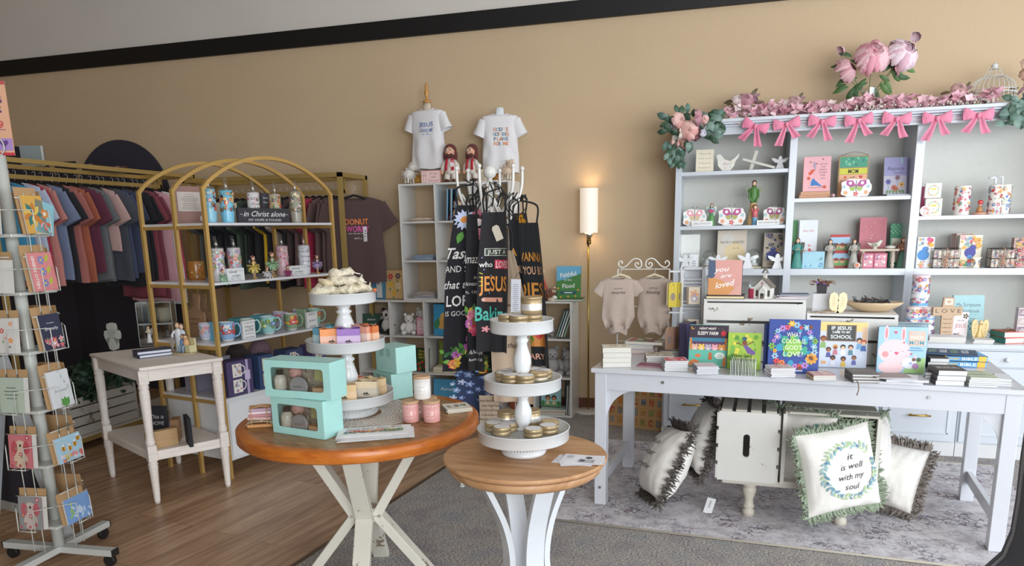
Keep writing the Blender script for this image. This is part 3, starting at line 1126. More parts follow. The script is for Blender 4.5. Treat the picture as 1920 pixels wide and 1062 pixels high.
 def A(a,w,h):
  a.txt('GRACE IS',0,h*.42,h*.06,'#9fb1a6',w*.8)
  a.txt('ENOUGH',0,h*.31,h*.06,'#9fb1a6',w*.7)
 slab('box_of_cards','white and sage Grace is enough book at the shelf corner','book',(1277,440,1312,497),5.78,Z[2],.03,'#f1f1ea',A)
 x,w,z,h=px(1345,432,1400,492,5.78,Z[2])
 def A(a,w,h):
  a.disc(.02,h*.4,w*.35,'#f1dcae',16)
  a.disc(-.03,h*.75,w*.2,'#e9e3da',16)
  a.txt('NAIVELY HEARTED',0,h*.68,h*.07,'#6a5a48',w*.82,shear=.25)
  a.txt('journal',.03,h*.52,h*.04,'#8a7a68',w*.25,shear=.3)
 book('spiral_notebook','cream spiral notebook titled Naively Hearted',w,h,.014,'#e9dccb',(x,5.79,Z[2]+.002),0,False,12,A,spiral='#8a8a80',cat='notebook')
 def A(a,w,h):
  rd=random.Random(5)
  cs=['#5a5f9c','#5f6f5a','#e8a85a','#7a6a8a','#4f5a86','#d8b48a']
  for i in range(10):
   a.flower(w*rd.uniform(-.4,.4),h*rd.uniform(.5,.95),h*.06,rd.choice(cs),'#f2e4c4')
   a.leaf(w*rd.uniform(-.4,.4),h*rd.uniform(.45,.95),h*.12,rd.uniform(0,180),rd.choice(cs))
  a.poly([(-w*.3,h*.2),(w*.2,h*.2),(w*.28,h*.4),(w*.05,h*.48),(w*.1,h*.55),(-w*.2,h*.55),(-w*.15,h*.48),(-w*.36,h*.4)],'#5a62a8')
  a.dash(0,h*.14,w*.6,3,h*.04,h*.015,'#8a7f76')
 x,w,z,h=px(1431,437,1472,496,5.80,Z[2])
 book('greeting_book','cream book with purple vase and flowers leaning in the corner',w,h,.012,'#e3d5c2',(x,5.80,Z[2]+.002),-8,False,10,A)
 for n,(bx,lab) in enumerate((((1310,457,1344,497),'snow globe in front of the white Grace book'),((1395,457,1432,496),'snow globe in front of the spiral notebook'))):
  x,w,z,h=px(*bx,5.69,Z[2])
  o=thing('snow_globe',lab,'snow globe',(x,5.69,Z[2]),0,'snow globes on the third shelf')
  r=w*.46
  mb=MB()
  mb.lathe([(r*.8,0),(r*.85,.008),(r*.6,.016),(r*.55,.022)],'#cfc9bc',18)
  for i in range(10):
   a=i*.63
   mb.ball((math.cos(a)*r*.8,math.sin(a)*r*.8,.008),.007,['#d9c07a','#c9c2b2'][i % 2])
  obj('globe_base',mb,'satin_metal',o)
  mb=MB()
  mb.ball((0,0,r+.016),r,'#fff',seg=20,rings=14)
  obj('globe_glass',mb,'clear',o)
  mb=MB()
  mb.ball((0,0,r*.75),(r*.3,r*.2,r*.45),'#eef1f2')
  mb.ball((r*.2,0,r*1.15),r*.15,'#eef1f2')
  mb.ball((0,0,.03),(r*.55,r*.55,.01),'#f6f6f6')
  obj('globe_scene',mb,'gloss',o)
 for bx,lab in (((1274,472,1296,497),'chunky white angel nearest the shelf corner on the third shelf'),((1331,472,1362,492),'chunky white angel just above the You are loved book'),((1388,468,1416,496),'chunky white angel between the bird and the snow globe'),((1445,470,1471,497),'chunky white angel before the purple vase book')):
  x,w,z,h=px(*bx,5.645,Z[2])
  cut_angel('angel_ornament',lab,x,5.645,Z[2],h*.85,group='chunky white angels on the third shelf')
 slab('little_sign','small white card sign below the Grace book','sign',(1293,477,1309,498),5.65,Z[2],.01,'#f1f3f5',lambda a,w,h:a.dash(0,h*.5,w*.6,3,h*.14,h*.05,'#99a'))
 bird('bird_ornament','cream and gold bird ornament in front of the spiral notebook',aty(1376,485,5.66).x,5.66,Z[2],.075,'#e9e2cf',20,'#c8a86a')
shelf_left()
def shelf_mid():
 Z=ZL['M']
 for i in range(2):
  x,w,z,h=px(1494,352,1562,367,5.70,Z[0])
  book('spiral_notebook',['copper edged spiral notebook lying directly on the shelf','copper edged spiral notebook lying under the pink bird journal'][i],.15,.20 -.01*i,.022,'#e9c9b0',(x -.0,5.76,Z[0]+.0005+.0225*i),90+i*2,True,spiral='#c98a5e',cat='notebook',pages='#e6b898')
 x,w,z,h=px(1507,293,1558,356,5.70,Z[0]+.046)
 def A(a,w,h):
  a.txt('GOD HAS',w*.22,h*.78,h*.04,'#6a4a58',w*.3)
  for i,s in enumerate(['THE','GREAT','PLANS','FOR','you']):
   a.txt(s,w*.22,h*(.70 -.08*i),h*.045,'#6a4a58',w*[.16,.28,.28,.18,.16][i])
  a.line([(-w*.3,h*.12),(-w*.1,h*.1),(w*.3,h*.12)],.003,'#7a6a50')
  a.poly([(-w*.22,h*.16),(-w*.02,h*.17),(w*.22,h*.13),(w*.02,h*.27),(-w*.1,h*.34),(-w*.2,h*.3)],'#3f7fc0')
  a.disc(-w*.12,h*.33,h*.04,'#3f7fc0',10)
  for u,v in ((-.3,.38),(.3,.12),(-.18,.58),(-.25,.52)):
   a.flower(w*u,h*v,h*.06,'#e2603a','#c23a2a')
  for u,v in ((-.25,.85),(.2,.92),(-.02,.8),(-.1,.62)):
   a.flower(w*u,h*v,h*.03,'#a05a70','#f3c15b')
  for i in range(6):
   a.leaf(-w*.1,h*(.66+i*.03),h*.06,40+90*(i % 2),'#7a9ab8')
 book('spiral_notebook','pink spiral journal with a blue bird standing on copper notebooks',w,h,.012,'#f2b6bc',(x,5.71,Z[0]+.046),0,False,8,A,spiral='#c98a5e',cat='notebook')
 mb=MB()
 mb.ball((0,0,.015),(.014,.05,.014),'#efc4c8')
 solo('fabric_ribbon',mb,'cloth','rolled pink ribbon beside the copper notebooks','ribbon',(aty(1562,362,5.68).x,5.69,Z[0]))
 def A(a,w,h):
  a.rect(-w*.46,h*.72,w*.46,h*.97,'#3f9a7a')
  rd=random.Random(2)
  for i in range(12):
   a.leaf(w*rd.uniform(-.4,.4),h*rd.uniform(.74,.92),h*.09,rd.uniform(0,180),rd.choice(['#5fb89a','#2f7f66','#86c8a0']))
  a.rect(-w*.46,h*.56,w*.46,h*.70,'#d5d23e')
  a.txt('MOM',0,h*.63,h*.10,'#2a2420',w*.34,bold=.02)
  a.rect(-w*.46,h*.02,w*.46,h*.55,'#eeb48c')
  a.txt('you',0,h*.49,h*.06,'#5a3a30',w*.2)
  a.txt('brighten my',0,h*.40,h*.08,'#5a3a30',w*.8)
  a.txt('day',0,h*.28,h*.07,'#5a3a30',w*.3)
  a.heart(w*.26,h*.49,h*.05,'#d8483e')
  a.heart(-w*.26,h*.49,h*.035,'#d8483e')
 x,w,z,h=px(1571,292,1627,366,5.78,Z[0])
 t=thing('wall_plaque','tall wooden MOM plaque with a wire hanger','plaque',(x,5.78,Z[0]))
 mb=MB()
 mb.cbox(w,.02,h,'#a98a5c')
 A(Art(mb,FR(0,-.01,0)),w,h)
 obj('plaque_board',mb,'paint',t)
 mb=MB()
 mb.tube([(-w*.46,-.008,h),(-w*.2,-.008,h+.018),(0,-.008,h+.024),(w*.25,-.008,h+.016),(w*.46,-.008,h)],.0016,'#8a6a40',5)
 obj('wire_hanger',mb,'metal',t)
 butterfly_board('magenta butterfly plaque in front of the MOM plaque',(1577,336,1633,365),5.66,Z[0],['#b8589a','#a9c46a','#f0a070','#d8456a'])
 book('book','thin grey book lying under the lavender Rejoice journal',.15,.10,.010,'#9aa4ac',(aty(1682,362,5.7).x,5.69,Z[0]+.0005),0,True,pages='#e6edf0')
 def A(a,w,h):
  a.rect(-w*.5,0,w*.5,h*.5,'#b9b6c6')
  a.txt('Rejoice',.0,h*.70,h*.10,'#4a4468',w*.72,shear=.35)
  a.txt('IN HIM',w*.14,h*.58,h*.05,'#4a4468',w*.36)
  for u,v,c in ((-.3,.34,'#5a5aa0'),(.28,.26,'#d9a850'),(.05,.14,'#e0704a'),(.1,.45,'#8a6a7a'),(-.05,.18,'#c05a40')):
   a.line([(w*u,0),(w*u,h*v)],.002,'#5a7a50')
   a.flower(w*u,h*v,h*.08,c,'#5a3a4a',6)
  for i in range(6):
   a.leaf(w*(-.4+i*.16),h*.02,h*.12,60+i*12,'#6a8a5a')
  for i in range(4):
   a.leaf(w*.2,h*(.84+.03*i),h*.08,20*i,'#9fc0c8')
 x,w,z,h=px(1658,294,1702,359,5.71,Z[0]+.011)
 book('spiral_notebook','lavender spiral journal lettered Rejoice',w,h,.010,'#9a98c2',(x,5.71,Z[0]+.011),6,False,9,A,spiral='#a8a090',cat='notebook')
 x,w,z,h=px(1664,294,1709,359,5.76,Z[0]+.011)
 book('spiral_notebook','lavender spiral journal hidden behind the Rejoice one',w,h,.010,'#a5a4cc',(x,5.75,Z[0]+.002),10,False,9,None,spiral='#a8a090',cat='notebook')
 z1=Z[1]
 slab('book','green spined book at the edge behind the teal angel','book',(1486,413,1495,470),5.88,z1,.02,'#5a9a5a')
 def A(a,w,h):
  a.scatter(-w*.45,h*.02,w*.45,h*.5,16,['#e0606a','#f2c14e','#e87f5a','#f0a0a8'],.016,5)
  a.txt('bless this',0,h*.78,h*.05,'#e0a0a0',w*.6,shear=.3)
 slab('gift_box','tall white gift box with flowers standing behind the teal angel','box',(1497,413,1531,497),5.82,z1,.04,'#eef0f2',A)
 def A(a,w,h):
  a.scatter(-w*.45,h*.05,w*.45,h*.95,14,['#5aa0c8','#8fc8dc','#fff','#3f80b0'],.012,8)
 slab('gift_box','small pale blue patterned box under the green bottle','box',(1504,472,1545,497),5.70,z1,.05,'#a9d6e6',A)
 mb=MB()
 mb.tube([(-.04,0,0),(-.01,0,0),(.012,0,.001),(.04,0,0)],[.010,.010,.004,.005],'#a9c4ae',10)
 solo('glass_vial',mb,'gloss','pale green glass vial lying on the blue box','vial',(aty(1530,468,5.7).x,5.70,z1+.1055))
 fg='resin figurines on the bookcase'
 figurine('figurine','teal gowned angel with hands clasped at the shelf edge',aty(1495,470,5.68).x,5.67,z1,.212,'#4f968a','#6a4636',wings='#5a5348',group=fg)
 figurine('figurine','grey winged angel before the red children\'s books',aty(1556,470,5.68).x,5.68,z1,.20,'#b9b6ad','#5a4436',wings='#4d473f',group=fg)
 figurine('figurine','grey winged angel between the red books and pink notebook',aty(1601,470,5.68).x,5.68,z1,.20,'#b3b0a7','#5a4436',wings='#544c44',group=fg)
 figurine('figurine','slender red and green gowned figurine by the second post',aty(1694,470,5.68).x,5.70,z1,.205,'#4f7f6a','#7a4a36',top='#9a6a52',wings='#6a5a4a',group=fg)
 def A(a,w,h):
  a.rect(-w*.5,h*.5,w*.5,h*.96,'#a9cfe8')
  a.rect(-w*.5,0,w*.5,h*.42,'#7db06a')
  for u in (-.2,.12):
   a.disc(w*u,h*.38,h*.13,'#e9b48c',12)
   a.disc(w*u,h*.47,h*.13,'#8a4a2c',12,h*.09)
  a.rect(-w*.5,h*.86,w*.5,h,'#c03a3a')
  a.rect(-w*.5,0,w*.5,h*.1,'#c03a3a')
 for i in range(2):
  slab('board_book',['red bordered children\'s book with two faces, upper of two','red bordered children\'s book with two faces, lower of two'][i],'book',((1557,440,1593,468),(1557,469,1593,497))[i],5.76,z1+(.0 if i else .1),.02,'#c8423e',A)
 x,w,z,h=px(1612,408,1663,490,5.80,z1)
 def A(a,w,h):
  a.rect(-w*.42,h*.06,w*.42,h*.94,'#d9828e')
  a.scatter(-w*.4,h*.08,w*.4,h*.92,40,['#e08f9a','#cf7582'],.008,12,False)
 book('notebook','dusty pink notebook leaning behind the little bench',w,h,.014,'#dd8894',(x,5.82,z1+.002),0,False,7,A,cat='notebook')
 x,w,z,h=px(1609,467,1683,497,5.69,z1)
 t=thing('mini_bench','miniature cream bench carrying a bird and a stone','riser',(x,5.69,z1))
 mb=MB()
 mb.cbox(w,.09,.014,'#d8c6b0',T(0,0,h -.014),.002)
 obj('bench_top',mb,'paint',t)
 for s in (-1,1):
  mb=MB()
  mb.lathe([(.014,0),(.010,.01),(.016,.02),(.009,.03),(.015,.045),(.010,h -.02),(.016,h -.014)],'#e3d6c4',12,T(s*(w/2 -.03),0,0))
  obj('leg',mb,'paint',t)
 bird('bird_ornament','mottled cream bird perched on the miniature bench',aty(1641,455,5.69).x,5.69,z1+h,.105,'#e4e0d2',10,'#9a9c84')
 mb=MB()
 mb.ball((0,0,.012),(.034,.022,.0125),'#dcd7cf')
 solo('smooth_stone',mb,'gloss','smooth pale stone on the miniature bench','stone',(aty(1669,463,5.68).x,5.67,z1+h))
 def A(a,w,h):
  a.rect(-w*.4,h*.1,w*.4,h*.9,'#e8a9b4')
  a.scatter(-w*.4,h*.1,w*.4,h*.9,16,['#c05a74','#fff','#8a6a9a'],.008,4)
 for i,bx in enumerate(((1617,475,1637,498),(1638,475,1662,498))):
  slab('soap_box',['small pink box under the bench next to the oval ornament','small pink box under the bench near its leg'][i],'box',bx,5.69,z1,.04,'#d5738c',A)
 mb=MB()
 mb.ball((0,0,.021),(.022,.008,.021),'#e8d9cf')
 Art(mb,FR(0,-.009,0)).flower(0,.022,.014,'#e0604a')
 solo('oval_ornament',mb,'paint','oval cream ornament with a red flower below the bench','ornament',(aty(1607,488,5.64).x,5.63,z1))
 def A(a,w,h):
  for i in range(8):
   for j in range(5):
    if (i+j) % 2:
     a.rect(-w/2+i*w/8,h -(j+1)*h*.05,-w/2+(i+1)*w/8,h -j*h*.05,'#7fc4a0')
     a.w -= .00005
  a.rect(-w*.4,h*.1,w*.4,h*.66,'#dcdcc8')
  a.txt('Do All',0,h*.5,h*.07,'#667',w*.5,shear=.3)
  a.txt('things',0,h*.38,h*.06,'#667',w*.5,shear=.3)
 x,w,z,h=px(1668,420,1698,497,5.8,z1)
 book('notebook','green gingham topped notebook beside the second post',w,h,.02,'#3f9a72',(x,5.80,z1+.002),-6,False,6,A,cat='notebook')
shelf_mid()
def canister(label,x,Y,z,r,h,cols,bg='#f3ece4',seed=1,n=60,fr=.012,lid=None,group=None,straw=False,name='floral_canister',cat='canister',kind='gloss',bands=None):
 o=thing(name,label,cat,(x,Y,z),seed*37 % 40 -20,group)
 mb=MB()
 mb.lathe([(r*.96,0),(r,.004),(r,h -.004),(r*.97,h)],bg,24)
 a=Art(mb,I4,.0006,cylwrap(r))
 a.scatter(-r*1.6,.006,r*1.6,h -.008,n,cols,fr,seed)
 if bands:
  for z0,z1,c in bands:
   a.rect(-r*1.7,z0*h,r*1.7,z1*h,c,12)
 obj('canister_body',mb,kind,o)
 if lid:
  mb=MB()
  mb.lathe([(r*1.02,h -.022),(r*1.02,h+.004),(r*.7,h+.006)],lid,24)
  obj('lid',mb,kind,o)
 if straw:
  mb=MB()
  mb.tube([(-.01,0,h),(-.01,0,h+.045),(-.014,0,h+.05),(-.05,-.005,h+.045)],.008,'#e8ecef',8)
  mb.tube([(.03,0,h),(.03,0,h+.05),(-.014,0,h+.052)],.007,'#e8ecef',8)
  obj('pouring_spout',mb,'gloss',o)
 return o
def wire_basket(label,x,Y,z,w,d,h,Z0=0,seed=2,rz=0):
 t=thing('wire_basket',label,'basket',(x,Y,z),rz,'wire baskets of small gifts')
 mb=MB()
 for zz in (.002,h*.5,h):
  mb.tube([(-w/2,-d/2,zz),(w/2,-d/2,zz),(w/2,d/2,zz),(-w/2,d/2,zz)],.0018,'#3c3836',5,closed=True)
 for i in range(6):
  for s in (-1,1):
   xx=-w/2+w*i/5
   mb.tube([(xx,s*d/2,0),(xx,s*d/2,h)],.0014,'#3c3836',4)
   if i < 5:
    yy=-d/2+d*i/4
    mb.tube([(s*w/2,yy,0),(s*w/2,yy,h)],.0014,'#3c3836',4)
 obj('wire_frame',mb,'metal',t)
 mb=MB()
 for i in range(3):
  for j in range(2):
   a=T((i -1)*w*.3,0,.003+j*h*.45)
   mb.cbox(w*.28,d*.86,h*.43,'#e6dccf',a,.004)
   Art(mb,a @ FR(0,-d*.43,0)).scatter(-w*.13,.002,w*.13,h*.42,14,['#8f8fb0','#c98f7a','#7a8aa0','#e0b0a0','#b06a7a'],.008,seed+i+j*3)
 obj('packed_soaps',mb,'paper',t)
 mb=MB()
 mb.tube([(0,-d/2 -.003,0),(.004,-d/2 -.003,h),(0,0,h+.006),(0,d/2,h)],.003,'#d8a888',5)
 for s in (-1,1):
  mb.tube([(0,-d/2 -.004,h*.55),(s*.02,-d/2 -.014,h*.7),(s*.03,-d/2 -.01,h*.5),(0,-d/2 -.004,h*.5)],.0025,'#d8a888',5)
  mb.tube([(0,-d/2 -.004,h*.5),(s*.016,-d/2 -.01,h*.1)],.0025,'#d8a888',5)
 obj('raffia_bow',mb,'paper',t)
 return t
def shelf_right():
 z0,z1=ZL['R']
 def A(a,w,h):
  rd=random.Random(3)
  for i in range(18):
   t=2*PI*i/18
   a.flower(w*.33*math.cos(t),h*.5+h*.33*math.sin(t),h*.06,rd.choice(['#f0a0a0','#f5c98a','#e0708a','#a8cf9a','#9ac8d8']))
  a.rect(-w*.17,h*.55,w*.17,h*.66,'#f2e36a')
  a.txt('unique',0,h*.6,h*.06,'#7a8a6a',w*.28)
  a.txt('You',0,h*.42,h*.06,'#58a8c8',w*.16)
 slab('book','narrow raspberry pink book behind the two cream boxes','book',(1727,350,1737,405),5.80,z0,.02,'#c0487a')
 slab('gift_box','cream square box with flower ring, upper of two','box',(1734,344,1764,373),5.68,z0+.118,.03,'#f5f0dc',A)
 slab('gift_box','cream square box with flower ring, lower of two','box',(1734,373,1765,403),5.68,z0,.03,'#f5f0dc',A)
 mb=MB()
 mb.cyl(.034,.012,'#f3dcd8',T(0,0,.034,90),24)
 a=Art(mb,FR(0,-.012,.034))
 a.scatter(-.026,-.026,.026,.026,26,PINKS,.007,6)
 solo('round_tin',mb,'gloss','round floral disc ornament leaning on the cream boxes','tin',(aty(1736,392,5.64).x,5.655,z0))
 for bx,lab,st,sd in (((1788,349,1819,400),'red flowered white canister standing alone',False,5),((1855,347,1877,398),'red flowered canister with white spout beside the bell figurine',True,9),((1874,346,1896,398),'blue and orange flowered canister next to the spouted one',False,14)):
  x,w,z,h=px(*bx,5.69 if sd < 14 else 5.72,z0)
  canister(lab,x,5.69 if sd < 14 else 5.75,z0,max(.04,w/2),h,['#4a6ab0','#e88a5a','#7a9ad0','#e0a860'] if sd == 14 else ['#c23b52','#d85a6a','#e0808a','#6a8ab0','#e8b04e'],seed=sd,straw=st,group='floral canisters on the bookcase')
 o=thing('bell_figurine','little figurine with a red heart head on a pink base','figurine',(aty(1837,388,5.69).x,5.69,z0))
 mb=MB()
 mb.lathe([(.045,0),(.045,.012),(.02,.018)],'#d8a08a',16)
 obj('base',mb,'gloss',o)
 mb=MB()
 mb.lathe([(.02,.018),(.018,.04),(.006,.06)],'#c08a5a',12)
 mb.ball((0,0,.07),.012,'#e8c8b0')
 mb.ball((0,-.008,.082),(.017,.008,.016),'#c83c40')
 obj('figure',mb,'gloss',o)
 def AB(a,w,h):
  a.disc(-w*.12,h*.42,h*.18,'#4a8fd0',14)
  a.disc(-w*.02,h*.6,h*.1,'#4a8fd0',12)
  for u,v,c in ((.2,.8,'#e8804a'),(.3,.9,'#e04a5a'),(.34,.74,'#f2b83e'),(.16,.93,'#d85a9a')):
   a.line([(w*.02,h*.5),(w*u,h*v)],.0015,'#777')
   a.disc(w*u,h*v,h*.07,c,10)
  a.scatter(-w*.48,0,w*.48,h*.24,14,PINKS,.012,3)
  a.scatter(-w*.48,h*.7,-w*.1,h*.98,8,['#6ab0a0','#5a8ac0','#e8b04e'],.01,4)
 slab('gift_box','white box picturing a blue elephant with balloons','box',(1718,445,1749,498),5.70,z1,.05,'#f2f4f4',AB)
 def AC(a,w,h):
  a.scatter(-w*.5,h*.55,w*.5,h,26,['#d85a6a','#f0a0a8','#e8b04e','#8fa8c8'],.018,5)
  a.disc(0,h*.46,h*.16,'#4a4aa0',14)
  a.disc(w*.1,h*.6,h*.1,'#4a4aa0',12)
  a.disc(0,h*.32,h*.07,'#5a9ad8',10)
  a.scatter(-w*.5,0,w*.5,h*.28,20,['#e8b04e','#5a9a5a','#c23b52','#5a8ac0'],.016,6)
 slab('gift_box','cream box picturing a purple bird in bright flowers','box',(1796,441,1838,498),5.74,z1,.05,'#efe6d2',AC)
 for i in range(3):
  slab('gift_card_box',['pink floral box directly behind the purple bird box','pink floral box second behind the purple bird box','pink floral box farthest behind the purple bird box'][i],'box',(1790 -4*i,438,1820 -4*i,498),5.80+.04*i,z1,.03,'#e3c3b8',FLR(PINKS))
 slab('gift_box','dark floral box at the far end of the lower shelf','box',(1897,446,1935,498),5.74,z1,.05,'#c9a7a0',FLR(['#a03a4a','#e08a8a','#5a4a6a','#d8a860']))
 x,w,z,h=px(1746,466,1797,498,5.66,z1)
 wire_basket('wire basket of wrapped soaps beside the elephant box',x,5.67,z1,w,.09,h,seed=4)
 x,w,z,h=px(1854,466,1902,498,5.66,z1)
 wire_basket('wire basket of wrapped soaps beside the dark floral box',x,5.67,z1,w,.09,h,seed=30)
 mb=MB()
 mb.prism([(-.02,0),(.02,0),(.006,.03),(.01,.05),(.03,.07),(-.03,.07),(-.012,.05),(-.006,.03)],-.006,.006,'#e8ddbc',T(0,0,0,90))
 solo('angel_ornament',mb,'gloss','tiny gold and cream angel in front of the purple bird box','angel ornament',(aty(1832,488,5.65).x,5.655,z1),bevel=.001)
shelf_right()
def on_counter():
 z=CZ
 Y=5.42
 g='floral tins stacked on the counter'
 x0=aty(1711,610,Y).x
 x1=aty(1735,610,Y).x
 h=aty(1711,576,Y).z -aty(1711,622,Y).z
 cs=['#e0708a','#6a8ad0','#e8a04e','#d85a6a','#8a7ac0']
 zt=aty(1723,576,Y).z
 bands=((.3,.42,'#f4f4f6'),(.62,.68,'#9ac0e0'))
 canister('floral tin in the lower row beside the bookcase post',x0,Y,z,.047,zt -z,cs,'#f4ecec',3,50,.014,'#f2dcd8',g,bands=bands)
 canister('floral tin in the lower row next to the LOVE cross',x1+.005,Y,z,.047,zt -z,cs,'#f4ecec',7,50,.014,'#f2dcd8',g,bands=bands)
 canister('tall blue footed floral tin balanced on the two others',aty(1725,550,Y).x,Y,zt+.0045,.052,aty(1725,518,Y).z -zt,cs,'#f0ecf2',11,60,.015,'#f2d8dc',g,bands=((.04,.12,'#6fb0dc'),(.3,.42,'#f4f4f6')))
 p=aty(1773,620,5.36)
 o=thing('wooden_cross','tan wooden cross lettered LOVE standing on the counter','cross',(p.x,5.36,z),6)
 H=aty(1770,558,5.36).z -z
 mb=MB()
 mb.prism([(-.032,0),(.036,0),(.036,H*.58),(.085,H*.58),(.085,H*.78),(.032,H*.78),(.032,H),(-.032,H),(-.036,H*.78),(-.09,H*.78),(-.09,H*.58),(-.036,H*.58)],-.01,.01,'#c8a98a',T(0,0,0,90))
 a=Art(mb,FR(0,-.01,0))
 a.txt('L O V E',0,H*.69,H*.09,'#5c4634',.15)
 a.rect(-.024,H*.83,.024,H*.97,'#e6dccb')
 a.heart(0,H*.9,.014,'#c8a98a')
 for i,s in enumerate(['bears all','hopes all','believes all','endures all','never fails']):
  a.txt(s,0,H*(.5 -.1*i),H*.035,'#5c4634',.052,shear=.3)
 obj('cross_board',mb,'paint',o)
 mb=MB()
 mb.prism([(0,0),(.07,0),(0,H*.6)],-.002,.002,'#3b342f',T(-.02,.01,0,90,0,75))
 obj('easel_back',mb,'paint',o)
 def A(a,w,h):
  a.txt('My Scripture',0,h*.77,h*.085,'#5a6a70',w*.76)
  a.txt('Workbook',.01,h*.62,h*.085,'#5a6a70',w*.6)
  a.line([(-w*.3,h*.53),(w*.3,h*.53)],.0015,'#5a8a90')
  for i in range(4):
   a.leaf(w*.05,h*(.16+.06*i),h*.1,50+80*(i % 2),'#4f8a8a')
  a.dash(w*.15,h*.42,w*.3,2,h*.05,h*.012,'#5a8a90')
 x,w,zz,h=px(1787,555,1848,615,5.52,z)
 book('book','pale teal My Scripture Workbook standing on the counter',w,h,.015,'#a5cdd2',(x,5.53,z+.002),6,False,8,A)
 def A(a,w,h):
  a.txt('JESUS',0,h*.5,h*.14,'#b8606c',w*.75)
  a.txt('you and',0,h*.7,h*.08,'#8a7f80',w*.5,shear=.3)
  a.flower(w*.3,h*.85,h*.1,'#3f3f48')
  a.scatter(-w*.45,0,w*.45,h*.25,8,['#b8a0a8','#6a6a78'],.01,3)
 slab('little_sign','small pink white JESUS box sign before the teal workbook','sign',(1786,585,1814,624),5.42,z,.03,'#efe4e4',A)
 def wings(label,bx,Y,zz):
  x,w,_,h=px(*bx,Y,zz)
  o=thing('angel_figurine',label,'figurine',(x,Y,zz),0,'yellow angel wing figurines')
  for s in (-1,1):
   mb=MB()
   pts=[(.02,0),(.14,.3),(.12,.72),(.2,.95),(.36,1),(.48,.88),(.5,.6),(.42,.25),(.28,.04)]
   mb.prism([(a*w,b*h) for a,b in pts],-.008,.008,'#e8cf96',Matrix.Scale(s,4,(1,0,0)) @ T(0,.008,0,90))
   Art(mb,FR(s*w*.3,-.002,0)).dash(0,h*.75,w*.22,5,h*.1,h*.02,'#b08a50',4)
   obj('wing',mb,'gloss',o)
  mb=MB()
  mb.lathe([(w*.25,0),(w*.24,h*.2),(w*.12,h*.5),(w*.14,h*.7),(w*.05,h*.78)],'#e2c079',14,sy=.6)
  mb.ball((0,-.004,h*.86),h*.1,'#e9cfa0')
  obj('body',mb,'gloss',o)
 wings('yellow angel figurine with broad wings before the teal workbook',(1822,599,1854,630),5.36,z)
 bird('bird_ornament','grey speckled bird ornament on the counter by the yellow angel',aty(1878,615,5.4).x,5.42,z,.14,'#c9c8bc',0,'#8a8f8a')
 t=aty(1913,600,5.36)
 def A(a,w,h):
  for i,c in enumerate(('#b5a3a8','#8f7f88','#c4b2ae','#a08a90')):
   a.rect(-w*.46,h*(.02+.25*i),w*.46,h*(.22+.25*i),c)
   a.dash(0,h*(.14+.25*i),w*.7,2,h*.05,h*.02,'#f2eef0')
 slab('gift_tower','narrow mauve tower of labelled boxes at the frame edge','box',(1904,577,1932,645),5.30,z,.05,'#d8ccd0',A)
 wd=['paper','#f2f4f8','#e9edf4']
 def pad(label,x0,y,x1,Y,n,h,rz,col='#eef0f6',cc=None,k='paper_pad',dep=.15):
  xa,xb=aty(x0,y,Y).x,aty(x1,y,Y).x
  zz=z
  for i in range(n):
   def A(a,w,hh):
    a.rect(-w*.5,0,w*.5,hh,'#eceff5')
    a.txt('notes',0,hh*.5,hh*.16,'#b7bccb',w*.5,shear=.4)
   book(k,label[i],xb -xa,dep,h,col,((xa+xb)/2+.004*(i % 2),Y+dep/2,zz+.0004),rz+i*2.5 -2,True,art=A if i == n -1 else None,cat='notepad',hard=False)
   zz += h+.0006
 pad(['white notepad at the bottom of the pile below the LOVE cross','white notepad in the middle of the pile below the LOVE cross','white notepad on top of the pile below the LOVE cross'],1744,630,1812,5.225,3,.012,-4,dep=.12)
 pad(['white notepad under another beside the yellow angel','white notepad lying on top beside the yellow angel'],1829,632,1866,5.225,2,.011,-6,dep=.1)
 for i in range(2):
  def A(a,w,h):
   a.scatter(-w/2,0,w/2,h,60,['#e0705a','#3f8a80','#f0b0a0','#c24a4a'],.012,3)
  book('book',['coral and teal patterned book under its twin at the counter end','coral and teal patterned book on top at the counter end'][i],.20,.14,.036,'#d9725e',(aty(1902,630,5.3).x,5.33,z+.0006+.0368*i),20 -i*4,True,art=A,pages='#f0d9d2',spine='#2f7f78')
on_counter()
# ================================================================ on the white table
def tp(x,y,z=TZ):
 return atz(x,y,z)
def pile(n,x0,x1,yb,w_d,h,cols,labels,group=None,rz=0,jit=1.5,seed=1,art=None,pages='#d9d8d6',cat='book',hard=False,z=TZ,spine=None,name='book',total=None):
 a,b=atz(x0,yb,z),atz(x1,yb,z)
 w=(b -a).length
 rd=random.Random(seed)
 d=w_d
 c=(a+b)/2
 ang=math.degrees(math.atan2(b.y -a.y,b.x -a.x))+rz
 ca=R(ang)
 cx,cy=c.x -math.sin(ca)*d/2,c.y+math.cos(ca)*d/2
 zz=z+.0004
 for i in range(n):
  t=h*(1 if not isinstance(h,list) else 1)
  book(name,labels[i] if isinstance(labels,list) else labels,w,d,t,cols[i % len(cols)],(cx+rd.uniform(-.003,.003),cy+rd.uniform(-.003,.003),zz),ang+rd.uniform(-jit,jit),True,art=art if i == n -1 else None,pages=pages,hard=hard,base='#9fa3ae' if not hard else None,cat=cat,spine=spine,group=group)
  zz += t+.0004
 return zz
def lab(n,what,where):
 if n == 1:
  return [what+' '+where]
 o=[]
 names={2:['bottom','top'],3:['bottom','middle','top']}
 for i in range(n):
  if n <= 3:
   k=names[n][i]
  else:
   k='bottom' if i == 0 else 'top' if i == n -1 else ['second','third','fourth','fifth','sixth','seventh','eighth','ninth','tenth'][i -1]
  o.append('%s, %s of the pile %s' % (what,k,where))
 return o
